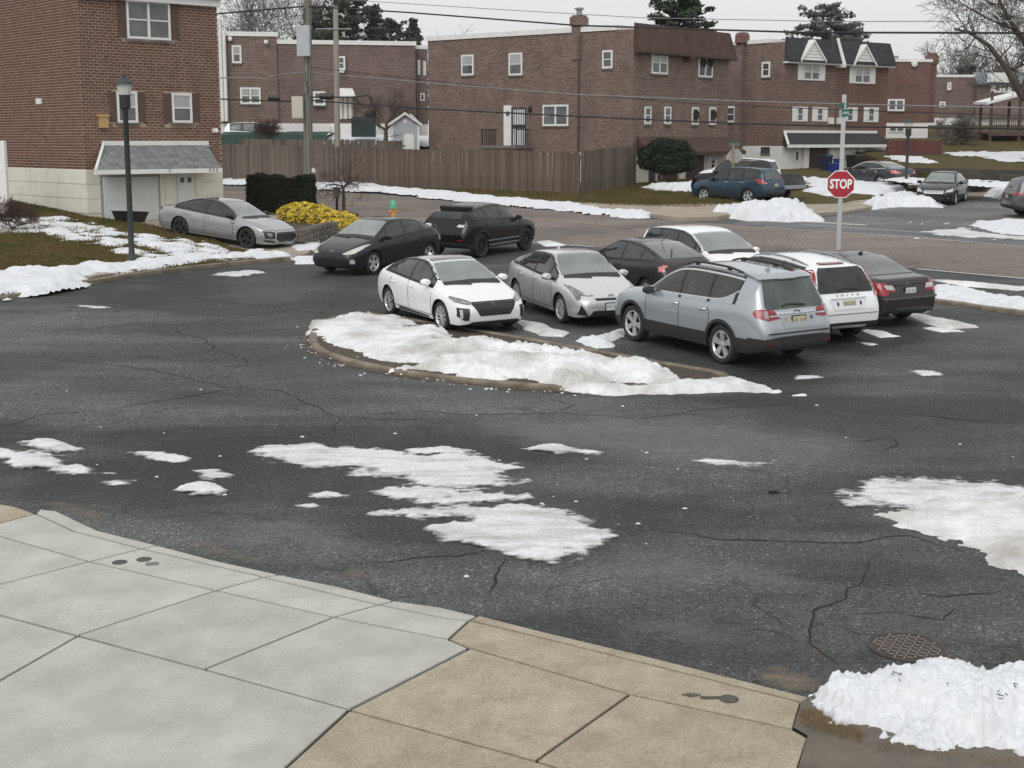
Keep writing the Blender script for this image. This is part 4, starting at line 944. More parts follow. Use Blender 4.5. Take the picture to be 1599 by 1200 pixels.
# chimney, downpipe
tc_ = h2.uv('S', 901, 60)[0]; zc = h2.uv('S', 901, 24)[1]
ch = MB().box((-.12, tc_ - .3, zr - 1.5), (.5, tc_ + .3, zc)).build('chimney', BRK, h2.o); MB().box((-.2, tc_ - .38, zc - .6), (.58, tc_ + .38, zc - .1)).build('chimney_collar', BRK, ch)
MB().lathe([(.17, 0), (.17, .3), (.28, .32), (.28, .4), (0, .45)], 10, Matrix.Translation((.2, tc_, zc))).build('cowl', GREYM, ch)
tp = h2.uv('S', 904, 200)[0]; MB().tube([(-.09, tp, zf - .1), (-.09, tp, zr - .2)], .06, 8).build('downpipe', mat('brown_pipe', (.09, .06, .05), .6), h2.o)
for r in ([800, 168, 823, 227],):
    t0, t1, z0, z1 = h2.rect('S', r); tq = h2.uv('S', 788, 190)[0]
    fr = h2.part('door', 'S', t0, t1, z0, z1, .01, .05, PALED); mb = MB()
    for a in ((t0, t0 + .09, z0, z1), (t1 - .09, t1, z0, z1), (t0 + .09, t1 - .09, z1 - .09, z1), (t0 + .09, t1 - .09, (z0 + z1) / 2 - .12, (z0 + z1) / 2 + .1)): h2.bx(mb, 'S', *a, .05, .09)
    mb.build('storm_frame', DARKF, fr)
    for k in range(5): h2.part('bar', 'S', t0 + .2 + k * (t1 - t0 - .4) / 4 - .012, t0 + .2 + k * (t1 - t0 - .4) / 4 + .012, z0 + .02, z1 - .1, .06, .08, DARKF, fr)
    h2.part('door_surround', 'S', t1 + .01, tq, z0 - .05, z1 + .12, .0, .1, WHITE); h2.part('side_pane', 'S', t1 + .15, t1 + .4, z1 - .5, z1 - .22, .1, .11, GLASS, fr)
    # stoop and rails
    st = h2.part('stoop', 'S', t0 - .4, tq + .6, z0 - .18, z0 - .02, .1, 1.5, mat('stoop_stone', (.16, .155, .15), .9))
    h2.part('stoop_base', 'S', t0 - .35, tq + .55, -.5, z0 - .182, .1, 1.45, BRK3, st)
    for a in (t0 - .35, tq + .55):
        mb = MB(); mb.tube([(-1.45, a, z0), (-1.45, a, z0 + .95)], .03, 5); mb.tube([(-.15, a, z0 + .9), (-1.45, a, z0 + .9)], .03, 5)
        for k in range(7): mb.tube([(-.25 - k * .19, a, z0), (-.25 - k * .19, a, z0 + .9)], .015, 4)
        mb.build('railing', BLKM, h2.o)
    mb = MB(); 
    for k in range(8): mb.tube([(-1.45, tq + .5 - k * .14, z0), (-1.45, tq + .5 - k * .14, z0 + .9)], .015, 4)
    mb.tube([(-1.45, tq + .55, z0 + .9), (-1.45, t1 - .2, z0 + .9)], .03, 5); mb.build('railing', BLKM, h2.o)
    t, z = h2.uv('S', 829, 172); MB().lathe([(.05, 0), (.1, .1), (.1, .3), (0, .36)], 8, Matrix.Translation((-.1, t, z - .15))).build('wall_lantern', BLACK, h2.o)
# front garage storey with brown canopy
OV2 = 1.2; ez, tz = h2.uv('F', 1070, 237, OV2)[1], h2.uv('F', 1070, 214)[1]
h2.slope('canopy', 'F', -.1, f1 + .25, ez, tz, .02, OV2, SHINR, .2, .5, .6)
hw = zf
h2.part('front_wall', 'F', 0, f1, -1, ez - .18, .0, .02, PINKST)
for r, mm, oo in (([993, 232, 1010, 290], CREAM, .12), ([1022, 236, 1031, 290], CREAM, .12), ([1058, 240, 1068, 290], CREAM, .12), ([1011, 238, 1021, 290], DARKF, .05), ([1032, 240, 1057, 290], BROWND, .05), ([1069, 240, 1098, 290], BROWND, .05), ([1105, 239, 1118, 275], WHITE, .05)):
    t0, t1, z0, z1 = h2.rect('F', r); h2.part('garage_door' if mm is BROWND else 'pier' if mm is CREAM else 'door', 'F', t0, t1, -.8, min(z1, ez - .25), .02, oo, mm)
h2.window('F', [1109, 243, 1116, 269], 1, fw=.07, o=.05)
# ---------------------------------------------------------------- dormered pair further right
DA = math.atan2(.6, .8)
h3 = House('brick_house', 1222, 96.0, DA, 'brown brick pair of houses with black mansard and white gabled dormers', zt(96))
f3 = h3.uv('F', 1386, 150)[0]; zr3 = h3.uv('S', 1218, 66)[1]; zf3 = h3.uv('F', 1300, 228)[1]; d3 = 13
fm_ = h3.uv('F', 1305, 150)[0]
h3.wall('wall', 0, fm_, 0, d3, zf3, zr3, BRK2); MB().box((fm_ + .004, .003, zf3), (f3, d3, zr3)).build('wall', BRK3, h3.o)
h3.wall('foundation', .0, f3, .0, d3, -2, zf3 - .004, WSTUC)
h3.coping(0, f3, 1.4, d3, zr3, .25)
h3.window('S', [1190, 97, 1203, 121], 1, fw=.12); h3.window('S', [1132, 166, 1149, 192], 1, fw=.14); h3.window('S', [1189, 230, 1202, 240], 2, fw=.06, m=DARKF, rows=1)
mz0, mz1 = h3.uv('F', 1300, 97, .4)[1], zr3 + .3
for a, b in ((-.15, fm_ - .12), (fm_ + .12, f3 + .15)): h3.slope('mansard', 'F', a, b, mz0, mz1, .015, .55, SHINB, .1, .12 if a < 0 else 0, .12 if b > f3 else 0)
h3.slope('party_wall_cap', 'F', fm_ - .12, fm_ + .12, mz0 - .15, mz1 + .15, .015, .72, WHITE, .2)
h3.part('gutter', 'F', -.15, f3 + .15, mz0 - .2, mz0 - .1, .0, .46, WHITE)
for ax_, ay_, bx0, bx1, by, wr in ((1271, 66, 1250, 1289, 94, [1254, 100, 1280, 126]), (1350, 73, 1332, 1368, 101, [1334, 105, 1359, 131])):
    ta_, za = h3.uv('F', ax_, ay_, .5); b0, zb = h3.uv('F', bx0, by, .5); b1, _ = h3.uv('F', bx1, by, .5); ta_ = (b0 + b1) / 2
    dm = MB().prism([(b0 + .1, zb), (b1 - .1, zb), (ta_, za)], -.5, 1.2, 'y').build('dormer', WSTUC, h3.o)
    for q in range(5):       # lap siding, board by board
        z0 = zb + (za - zb) * q / 6 + .02; z1 = zb + (za - zb) * (q + 1) / 6; k0 = q / 6; k1 = (q + 1) / 6
        MB().add([(b0 + .1 + (ta_ - b0 - .1) * k0, -.545, z0), (b1 - .1 - (b1 - .1 - ta_) * k0, -.545, z0), (b1 - .1 - (b1 - .1 - ta_) * k1, -.51, z1), (b0 + .1 + (ta_ - b0 - .1) * k1, -.51, z1), (b0 + .1 + (ta_ - b0 - .1) * k0, -.50, z0), (b1 - .1 - (b1 - .1 - ta_) * k0, -.50, z0)], [(0, 1, 2, 3), (0, 4, 5, 1)]).build('siding_board', WHITE, dm)
    for s_, bb in ((-1, b0), (1, b1)):
        mb = MB(); V = [(bb - s_ * .0, -.62, zb - .12), (bb - s_ * .0, -.62, zb + .06), (ta_, -.62, za + .16), (ta_, -.62, za - .02)]
        V += [(x, 1.4, z) for x, y, z in V]; mb.add(V, [(0, 1, 2, 3), (1, 5, 6, 2), (4, 5, 6, 7), (0, 3, 7, 4), (0, 1, 5, 4)]); mb.build('barge_board', WHITE, dm)
    h3.window('F', wr, 2, fw=.11, shut=WHITE, shw=.5, o=.02, sill=False, g2=CURT)
for r in ([1244, 167, 1254, 190], [1275, 168, 1285, 190], [1322, 168, 1332, 190], [1355, 168, 1365, 191]): h3.window('F', r, 1, fw=.09, shut=WHITE, shw=.42, sill=False)
for r in ([1293, 184, 1299, 194], [1306, 184, 1312, 194]):
    t0, t1, z0, z1 = h3.rect('F', r); h3.part('vent_hood', 'F', t0, t1, z0, z1, 0, .2, WHITE)
OV3 = .8; ez, tz = h3.uv('F', 1310, 226, OV3)[1], h3.uv('F', 1310, 208)[1]
cn3 = h3.slope('canopy', 'F', -.25, f3 + .1, ez, tz, .02, OV3, SHINB, .1, .4, 1.2); h3.part('fascia', 'F', -.3, f3 + .15, ez - .2, ez - .0, OV3 - .04, OV3 + .05, WHITE, cn3); h3.part('top_trim', 'F', .1, f3 - 1.1, tz - .02, tz + .16, .0, .12, WHITE, cn3)
MB().tube([(-.25, -OV3, ez), (.15, -.05, tz + .05)], .09, 6).build('hip_trim', WHITE, cn3)
for r, mm, oo, nm in (([1260, 231, 1291, 268], BROWND, .05, 'garage_door'), ([1304, 231, 1336, 266], WHITE, .05, 'garage_door'), ([1251, 229, 1259, 268], WSTUC, .25, 'pier'), ([1292, 229, 1303, 268], WSTUC, .25, 'pier'), ([1337, 229, 1345, 266], WSTUC, .25, 'pier'), ([1352, 229, 1360, 262], PALED, .05, 'door'), ([1239, 231, 1250, 264], WHITE, .05, 'door')):
    t0, t1, z0, z1 = h3.rect('F', r); q = h3.part(nm, 'F', t0, t1, -1, min(z1, ez - .2), .0, oo, mm)
    if nm == 'garage_door':
        for k in range(4): h3.part('door_panel', 'F', t0 + .05, t1 - .05, z0 + .05 + k * (z1 - z0) / 4, z0 + (k + 1) * (z1 - z0) / 4 - .05, oo, oo + .02, mm, q)
h3.window('F', [1241, 236, 1247, 252], 1, fw=.06, rows=1, sill=False, o=.05)
tc3 = h3.uv('S', 1160, 80)[0]; zc3 = h3.uv('S', 1160, 48)[1]
ch = MB().box((-.35, tc3 - .28, zf3), (.2, tc3 + .28, zc3 - .9)).build('chimney', BRK4, h3.o); MB().lathe([(.35, 0), (.5, .1), (.5, .6), (.38, .8), (0, .85)], 10, Matrix.Translation((-.08, tc3, zc3 - .95))).build('chimney_pot', BRK3, ch)
# bins on the drive
def bin_(px, Y, wd, hh, m, label, lid=True):
    p = AT(*px, Y); mb = MB(); V = []
    for zz, q in ((0, .42), (hh * .86, .5), (hh * .87, .54), (hh * .93, .54)): V += [(-wd * q, -wd * q, zz), (wd * q, -wd * q, zz), (wd * q, wd * q, zz), (-wd * q, wd * q, zz)]
    V += [(-wd * .45, -wd * .45, hh), (wd * .45, -wd * .45, hh), (wd * .45, wd * .5, hh * .97), (-wd * .45, wd * .5, hh * .97)]
    mb.add(V, [(3, 2, 1, 0), (16, 17, 18, 19)] + [(4 * i + k, 4 * i + (k + 1) % 4, 4 * i + 4 + (k + 1) % 4, 4 * i + 4 + k) for i in range(4) for k in range(4)])
    mb.tube([(-wd * .4, wd * .58, hh * .9), (wd * .4, wd * .58, hh * .9)], .025, 5)
    o = thing('wheelie_bin', mb, m, label, 'bin'); o.location = (p.x, p.y, max(p.z, zt(p.y) + .2)); o.rotation_euler = (0, 0, DA); return o
bin_((1289, 268), 95, .62, 1.1, NAVYB, 'dark navy bin left of the blue tubs by the white garage')
bin_((1301, 270), 92.5, .5, .62, BLUEB, 'low bright blue recycling tub, the left one'); bin_((1309, 268), 93.5, .5, .85, BLUEB, 'taller blue recycling tub beside the low one')
bin_((1333, 262), 94.5, .75, .85, BLACK, 'wide black bin behind the grey saloon')
# ---------------------------------------------------------------- row behind on the left
A6 = math.atan2(.2, .98)
h6 = House('brick_house', 345, 97.0, A6, 'flat-roofed brick row behind the utility pole and wooden fence', zt(97) + .2)
s1, s2 = h6.uv('F', 433, 120)[0], h6.uv('F', 649, 120)[0]
za, zb = h6.uv('F', 390, 57)[1], h6.uv('F', 540, 70)[1]; z6 = h6.uv('F', 500, 193)[1]
MB().box((-.3, 0, z6), (s1, 12, za)).build('wall', BRK, h6.o); MB().box((s1 + .004, .15, z6), (s2, 12, zb)).build('wall', BRK4, h6.o)
MB().box((-.28, .02, -2), (s2 - .02, 11.9, z6 - .004)).build('foundation', WSTUC, h6.o)
h6.coping(-.3, s1, 0, 12, za, .3); h6.coping(s1 + .1, s2, .15, 12, zb, .28)
h6.window('F', [362, 71, 377, 99], 1, fw=.12, g2=CURT); h6.window('F', [375, 137, 407, 163], 2, fw=.12, g2=CURT)
h6.window('F', [527, 88, 539, 110], 1, fw=.12, o=-.15 + .16); h6.window('F', [489, 143, 508, 165], 1, fw=.14, o=.01)
ac = h6.rect('F', [529, 107, 537, 114]); h6.part('window_air_conditioner', 'F', ac[0], ac[1], ac[2], ac[3], -.15, .35, WHITE)
t0, t1, z0, z1 = h6.rect('F', [530, 152, 551, 186]); q = h6.part('door', 'F', t0, t1, z0, z1, -.15, .02, mat('tan_door', (.42, .36, .27), .6))
for k in (0, .36, .72): h6.part('door_bar', 'F', t0 + k * (t1 - t0), t0 + k * (t1 - t0) + .14, z0, z1, .02, .06, WHITE, q)
t0, t1, z0, z1 = h6.rect('F', [520, 138, 553, 150]); h6.slope('awning', 'F', t0, t1, z0, z1, -.15, .9, WSTUC, .15, .1, .1)
t0, t1, z0, z1 = h6.rect('F', [515, 192, 556, 210]); h6.part('steps', 'F', t0, t1, -1, z0 + .5, -.1, 1.6, WSTUC)
s3 = h6.uv('F', 668, 120, -.9)[0]; z3 = h6.uv('F', 659, 77, -.9)[1]
MB().box((s2 + .004, .9, z6), (s3, 12, z3)).build('wall', BRK4, h6.o); h6.coping(s2 + .1, s3, .95, 12, z3, .25); MB().box((s2, .95, -2), (s3 - .02, 11.9, z6 - .004)).build('foundation', WSTUC, h6.o)
for r in ([652, 94, 656, 117], [661, 96, 665, 118], [656, 146, 663, 158]): h6.window('F', r, 1, fw=.08, o=-.9, rows=1, sill=False)
for k, a in enumerate((345.5, 351.5)):
    t, _ = h6.uv('F', a, 120, .3); MB().tube([(t, -.3, h6.uv('F', a, 190, .3)[1]), (t, -.3, h6.uv('F', a, 48, .3)[1])], .12, 8).build('downpipe', WHITE, h6.o)
t = h6.uv('F', 348.5, 120, .3)[0]; MB().box((t - .1, -.25, z6), (t + .1, -.02, za + .2)).build('flue', DARKF, h6.o)
for px in ((359, 61), (415, 66)):
    t, z = h6.uv('F', *px); MB().lathe([(.05, 0), (.15, .06), (.15, .2), (0, .24)], 8, Matrix.Translation((t, -.05, z)) @ Matrix.Rotation(1.6, 4, 'X')).build('floodlight', WHITE, h6.o)
# far right houses
h4 = House('brick_house', 1384, 116.0, .12, 'plain dark brick house end right of the dormered pair', zt(116))
e4 = h4.uv('F', 1452, 150)[0]; z4 = h4.uv('F', 1420, 97)[1]; zf4 = h4.uv('F', 1420, 192)[1]
MB().box((-4, 0, zf4), (e4, 12, z4)).build('wall', BRK3, h4.o); MB().box((-3.98, .02, -2), (e4 - .02, 11.9, zf4 - .004)).build('foundation', WSTUC, h4.o); h4.coping(-4, e4, 0, 12, z4, .22)
h4.window('F', [1386, 155, 1412, 174], 2, fw=.14); h4.window('F', [1388, 197, 1412, 207], 2, fw=.1, rows=1, sill=False)
t0, t1, z0, z1 = h4.rect('F', [1405, 89, 1418, 94]); MB().box((t0, 2, z4), (t1, 3, z1 + .2)).build('roof_unit', GREYM, h4.o)
t, z = h4.uv('F', 1426, 100); MB().lathe([(.1, 0), (.25, .08), (.25, .25), (0, .3)], 8, Matrix.Translation((t, -.05, z)) @ Matrix.Rotation(1.6, 4, 'X')).build('floodlight', WHITE, h4.o)
t = h4.uv('F', 1461, 150)[0]; zc = h4.uv('F', 1461, 82)[1]; ch = MB().box((t - .38, .6, zf4), (t + .25, 1.2, zc)).build('chimney', BRK3, h4.o); MB().box((t - .48, .5, zc - .9), (t + .35, 1.3, zc - .2)).build('chimney_collar', BRK3, ch)
h5 = House('brick_house', 1462, 142.0, .1, 'farthest brick house with grey roof and pale double dormer at right', zt(130))
m5 = h5.uv('F', 1521, 150)[0]; z5 = h5.uv('F', 1490, 121)[1]; z5b = h5.uv('F', 1560, 131)[1]; ztop5 = h5.uv('F', 1560, 113)[1]; e5 = m5 + 14; zf5 = h5.uv('F', 1500, 184)[1]
MB().box((-1.5, 0, zf5), (m5, 12, z5)).build('wall', BRK4, h5.o); MB().box((m5 + .01, -.6, zf5), (e5, 12, z5b + .3)).build('wall', BRK4, h5.o); MB().box((-1.4, .05, -2), (e5 - .1, 11.5, zf5 - .01)).build('foundation', WSTUC, h5.o)
h5.coping(-1.5, m5, 0, 12, z5, .25); h5.slope('mansard', 'F', m5 - .1, e5 + .2, z5b, ztop5, -.3, .9, mat('slate_roof', (.13, .145, .16), .8, col2=(.17, .185, .2), nscale=2), .15)
b0, zb = h5.uv('F', 1543, 129, 1.1); b1, _ = h5.uv('F', 1583, 129, 1.1); _, za = h5.uv('F', 1563, 114, 1.1)
dm = MB().prism([(b0, zb), (b1, zb), ((b0 + b1) / 2 + .8, za), ((b0 + b1) / 2 - .8, za)], -1.1, 1, 'y').build('dormer', WSTUC, h5.o)
h5.window('F', [1552, 131, 1563, 145], 1, fw=.15, shut=WSTUC, sill=False, o=.62); h5.window('F', [1567, 131, 1576, 145], 1, fw=.15, shut=WSTUC, sill=False, o=.62)
h5.window('F', [1479, 129, 1485, 141], 1, fw=.15); h5.window('F', [1467, 159, 1476, 168], 1, fw=.15)
for px in ((1507, 113), (1525, 109)):
    t, z = h5.uv('F', *px); MB().lathe([(.3, -1.2), (.3, .2), (.5, .3), (0, .6)], 8, Matrix.Translation((t, 1, z))).build('roof_vent', BLKM, h5.o)
# raised deck with a white awning, right edge
p = AT(1545, 230, 112); dk = empty('raised_deck', (p.x, p.y, farZ(p.x, p.y)), -.05, 'raised brown wooden deck with white sloped awning at far right', 'deck')
DK = mat('deck_wood', (.085, .058, .05), .85); zf_ = AT(1545, 206, 112).z - farZ(p.x, p.y)
for xx in (0, 2.2, 4.6, 7): MB().box((xx - .09, -.09, -.5), (xx + .09, .09, zf_ + 3.1)).build('post', DK, dk)
for xx in (0, 2.2, 4.6, 7): MB().box((xx - .09, 2.9, -.5), (xx + .09, 3.1, zf_ + 2.4)).build('post', DK, dk)
for k in range(16): MB().box((-.2, -.12 + k * .2, zf_ - .06), (7.4, .06 + k * .2, zf_)).build('deck_board', DK, dk)
MB().box((-.2, -.16, zf_ - .32), (7.4, -.13, zf_ - .01)).build('rim_joist', DK, dk)
MB().box((-.1, -.1, zf_ + 1.0), (7.3, .02, zf_ + 1.1)).build('rail', DK, dk)
for k in range(44): MB().box((.1 + k * .16, -.06, zf_), (.15 + k * .16, -.02, zf_ + 1.0)).build('baluster', DK, dk)
MB().add([(-.5, -.5, zf_ + 2.25), (7.6, -.5, zf_ + 4.4), (7.6, 3.4, zf_ + 4.5), (-.5, 3.4, zf_ + 2.35), (-.5, -.5, zf_ + 2.05), (7.6, -.5, zf_ + 4.2), (7.6, 3.4, zf_ + 4.3), (-.5, 3.4, zf_ + 2.15)], [(0, 1, 2, 3), (4, 5, 6, 7), (0, 1, 5, 4), (1, 2, 6, 5), (2, 3, 7, 6), (3, 0, 4, 7)]).build('awning', WHITE, dk)
MB().box((-.4, 3.2, -.5), (7.4, 3.4, zf_ - .1)).build('under_wall', BRK3, dk)
# ================================================================ FENCES, SHED, POLES, SIGNS
def board_fence(label, a, b, hgt, m, pitch=.15, zf=bankZ, jag=.05, seed=0):
    a, b = Vector(a), Vector(b); d = (b - a); n = int(d.length / pitch); ang = math.atan2(d.y, d.x); rr = random.Random(seed)
    fo = empty('board_fence', (a.x, a.y, zf(a.x, a.y)), ang, label, 'fence'); z0 = zf(a.x, a.y)
    pw = pitch * .488
    me = MB().prism([(-pw, -.1), (pw, -.1), (pw, hgt - .05), (pw * .55, hgt), (-pw * .55, hgt), (-pw, hgt - .05)], -.011, .011, 'y').mesh('picket'); me.materials.append(m)
    for k in range(n):
        t = (k + .5) * pitch; q = a + d.normalized() * t; o = bpy.data.objects.new('picket', me); COL.objects.link(o); o.parent = fo
        o.location = (t, rr.uniform(-.008, .008), zf(q.x, q.y) - z0 + rr.uniform(-jag, jag) * .5); o.rotation_euler = (0, rr.uniform(-.012, .012), rr.uniform(-.05, .05))
    for hh in (.35, hgt - .35):
        V = []
        for k in range(9):
            t = d.length * k / 8; q = a + d * (k / 8); z = zf(q.x, q.y) - z0 + hh
            V += [(t, .014, z), (t, .06, z), (t, .06, z + .09), (t, .014, z + .09)]
        MB().add(V, [(4 * k + i, 4 * k + (i + 1) % 4, 4 * k + 4 + (i + 1) % 4, 4 * k + 4 + i) for k in range(8) for i in range(4)]).build('rail', m, fo)
    for k in range(int(d.length / 2.4) + 1):
        t = min(d.length - .05, k * 2.4); q = a + d.normalized() * t; z = zf(q.x, q.y) - z0; MB().box((t - .05, .06, z - .3), (t + .05, .16, z + hgt - .1)).build('post', m, fo)
    return fo
W2b = lambda x, y: WL([(x, y)], bankZ)[0]
fa, fb, fc, fd = W2b(330, 283), W2b(537, 290), W2b(907, 303), W2b(993, 288)
board_fence('weathered grey-brown board fence behind the dark hedge', fa, fb, 2.15, WOOD, .165, seed=1)
board_fence('long red-brown picket fence below the middle brick house', fb, fc, 2.1, WOODR, .14, seed=2)
board_fence('grey board fence turning back from the corner to the house', fc, fd, 2.15, WOOD, .15, seed=3)
fb2 = Vector(fb); 
board_fence('low old plank fence standing behind the front fence', (fa[0] + 1, fa[1] + 4), (fb[0] + 3.2, fb[1] + 3.6), 2.32, WOOD, .2, seed=4)
# green pool cover over the plank fence
p, q = AT(345, 222, 93), AT(511, 222, 93)
mb = MB(); n = 24
for k in range(n + 1):
    x = p.x + (q.x - p.x) * k / n; s = fbm(x, 1, .6, 2) * .08
    for yy, zz in ((93, p.z - .7), (93, p.z + .45 + s), (94, p.z + .66 + s), (97, p.z + .6 + s)): mb.v.append((x, yy, zz))
mb.f = [(4 * k + i, 4 * k + i + 1, 4 * k + 5 + i, 4 * k + 4 + i) for k in range(n) for i in range(3)]; mb.sm = [True] * len(mb.f)
thing('tarpaulin', mb, TARP, 'long dark green cover showing above the plank fence', 'tarpaulin')
p = AT(535, 216, 95); snow('snow_patch', [(p.x - 1, 92), (p.x + 7, 91), (p.x + 7.5, 96), (p.x - 1, 97)], .1, SNOW, .8, .8, world=True, base=lambda x, y: AT(600, 228, 91).z + (y - 91) * .12, label='snow on the yard slope beside the grey shed', h0=0)
V, F = [], []
for yy in (86, 92, 99):
    for xx in (-24, -4): V.append((xx, yy, {86: zt(86), 92: AT(600, 231, 92).z, 99: AT(600, 218, 99).z}[yy]))
props(MB().add(V, [(0, 1, 3, 2), (2, 3, 5, 4)]).build('back_yard', GRASS, fix=False), kind='structure')
# shed
p = AT(612, 238, 88.5); sh = empty('garden_shed', (p.x, p.y, AT(612, 240, 88.5).z), .1, 'small grey clapboard shed with white trim and snowy roof', 'shed')
ws = (AT(654, 220, 88.5).x - p.x); zt1 = AT(640, 193, 88.5).z - sh.location.z; za = AT(634, 178, 88.5).z - sh.location.z
MB().prism([(0, -.6), (ws, -.6), (ws, zt1), (ws / 2, za), (0, zt1)], 0, 3.4, 'y').build('wall', SIDING, sh)
k = 0; z = -.2
while z < zt1: MB().add([(.06, -.022, z), (ws - .06, -.022, z), (ws - .06, -.004, z + .135), (.06, -.004, z + .135), (.06, 0, z), (ws - .06, 0, z)], [(0, 1, 2, 3), (0, 4, 5, 1)]).build('clapboard', SIDING, sh); z += .14
for xx in (-.03, ws - .09): MB().box((xx, -.06, -.5), (xx + .12, -.024, zt1)).build('corner_trim', WHITE, sh)
for s_ in (0, 1):
    a, b = ((-.2, zt1 - .12), (ws / 2, za)) if s_ == 0 else ((ws + .2, zt1 - .12), (ws / 2, za))
    V = [(a[0], -.2, a[1]), (b[0], -.2, b[1]), (b[0], 3.6, b[1]), (a[0], 3.6, a[1])]; V += [(x, y, z + .1) for x, y, z in V]
    MB().add(V, [(0, 1, 2, 3), (4, 5, 6, 7), (0, 1, 5, 4), (1, 2, 6, 5), (2, 3, 7, 6), (3, 0, 4, 7)]).build('roof', SHINB, sh)
    MB().add([(x, y, z + .11) for x, y, z in (V[0], V[1])] + [(b[0], -.2, b[1] - .06), (a[0], -.2, a[1] - .06)], [(0, 1, 2, 3)]).build('barge_board', WHITE, sh).location = (0, -.02, 0)
MB().add([(ws / 2 + .3, .3, za - .08), (ws + .1, .3, zt1 + .02), (ws + .1, 3.5, zt1 + .02), (ws / 2 + .3, 3.5, za - .08)] + [(ws / 2 + .35, .5, za + .06), (ws, .5, zt1 + .16), (ws, 3.3, zt1 + .16), (ws / 2 + .35, 3.3, za + .06)], [(4, 5, 6, 7), (0, 1, 5, 4), (1, 2, 6, 5), (2, 3, 7, 6), (3, 0, 4, 7)]).build('roof_snow', SNOW, sh)
MB().prism([(ws * .45, -.5), (ws * .82, -.5), (ws * .82, zt1 - .75), (ws * .75, zt1 - .62), (ws * .55, zt1 - .62), (ws * .45, zt1 - .75)], -.06, -.025, 'y').build('door', WHITE, sh)
MB().lathe([(.12, 0), (.12, .03), (0, .03)], 8, Matrix.Translation((ws / 2, -.0, za - .45)) @ Matrix.Rotation(math.pi / 2, 4, 'X')).build('vent', WHITE, sh)
# grill and green bin near the door of the back row
p = AT(568, 207, 93); mb = MB(); mb.box((-.75, -.4, 0), (.75, .4, 1.0)); mb.prism([(-.8, 1.0), (.8, 1.0), (.7, 1.25), (-.7, 1.25)], -.45, .45, 'y')
o = thing('deck_box', mb, mat('dark_teal', (.02, .035, .035), .7), 'dark storage box before the white foundation of the back row', 'box'); o.location = (p.x, p.y, p.z - .3)
p = AT(578, 206, 93); mb = MB(); mb.lathe([(.1, .9), (.3, 1.0), (.36, 1.2), (.3, 1.4), (.1, 1.5), (0, 1.5)], 12)
for k in range(3): mb.tube([(.25 * math.cos(k * 2.1), .25 * math.sin(k * 2.1), 0), (.15 * math.cos(k * 2.1), .15 * math.sin(k * 2.1), 1.0)], .025, 5)
o = thing('kettle_grill', mb, BLACK, 'black kettle grill right of the dark storage box', 'grill'); o.location = (p.x, p.y, p.z - .1)
# maroon fence and far retaining wall
a, b = AT(1386, 246, 98), AT(1470, 244, 98); fo = empty('board_fence', (a.x, a.y, farZ(a.x, a.y) - .5), 0, 'solid maroon board fence below the plain brick house end', 'fence')
n = int((b.x - a.x) / .3)
for k in range(n): MB().box((k * .3, -.02, -.3), (k * .3 + .285, .02, AT(1420, 220, 98).z - farZ(a.x, a.y) + .5)).build('board', MAROON, fo)
for k in range(0, n + 1, 6): MB().box((k * .3 - .06, .02, -.3), (k * .3 + .06, .14, AT(1420, 220, 98).z - farZ(a.x, a.y) + .6)).build('post', MAROON, fo)
RW = [Vector((*G(*p).xy, 0)) for p in ((1425, 297), (1530, 301), (1620, 304), (1760, 309))]
rw = empty('retaining_wall', RW[0] + Vector((0, 0, zt(RW[0].y))), 0, 'low dark retaining wall of stacked timbers along the far footpath', 'wall')
TIM = mat('dark_timber', (.032, .026, .022), .9, col2=(.06, .05, .042), nscale=3, obj_rand=.3)
for s_ in range(3):
    A_, B_ = RW[s_], RW[s_ + 1]; d = B_ - A_; L_ = d.length; k = max(1, int(L_ / 2.4)); an = math.atan2(d.y, d.x)
    for row in range(5):
        for i in range(k):
            c = A_ + d * ((i + .5 + (.25 if row % 2 else -.0)) / k); 
            o = MB().box((-L_ / k / 2 + .01, -.1, row * .26), (L_ / k / 2 - .01, .1, row * .26 + .245)).build('timber', TIM, rw)
            o.location = (c.x - RW[0].x, c.y - RW[0].y, zt(c.y) - zt(RW[0].y) - .05); o.rotation_euler = (0, 0, an)
# stone retaining wall under the yellow shrub
SWp = WL([(466, 386), (492, 377), (518, 371)], lambda x, y: zt(y))
sw = empty('stone_wall', (SWp[0][0], SWp[0][1], zt(SWp[0][1])), 0, 'low stacked stone wall below the yellow shrub', 'wall'); rr = random.Random(8)
for s_ in range(2):
    A_, B_ = Vector(SWp[s_]), Vector(SWp[s_ + 1]); d = B_ - A_; an = math.atan2(d.y, d.x); L_ = d.length
    for row in range(3):
        t = -.1 * (row % 2)
        while t < L_:
            wd = rr.uniform(.28, .5); c = A_ + d.normalized() * (t + wd / 2); z = row * .19
            mb = MB(); x, y, e = wd / 2 - .012, .15, .02
            V = [(-x, -y, 0), (x, -y, 0), (x, y, 0), (-x, y, 0), (-x + e, -y - .02, .09), (x - e, -y - .02, .09), (x, y, .09), (-x, y, .09), (-x, -y, .178), (x, -y, .178), (x, y, .178), (-x, y, .178)]
            mb.add(V, [(3, 2, 1, 0), (8, 9, 10, 11)] + [(4 * i + k, 4 * i + (k + 1) % 4, 4 * i + 4 + (k + 1) % 4, 4 * i + 4 + k) for i in range(2) for k in range(4)])
            o = mb.build('stone', STONE, sw); o.location = (c.x - SWp[0][0] + rr.uniform(-.01, .01), c.y - SWp[0][1], zt(c.y) - zt(SWp[0][1]) + z); o.rotation_euler = (0, 0, an + rr.uniform(-.03, .03)); t += wd
bedp = [tuple(SWp[0]), tuple(SWp[1]), tuple(SWp[2])] + W2([(560, 345), (490, 332), (400, 325), (385, 334), (430, 350)])
props(gsheet('planting_bed', bedp, SOIL, lambda x, y: zt(y) + .3, 1), kind='structure')
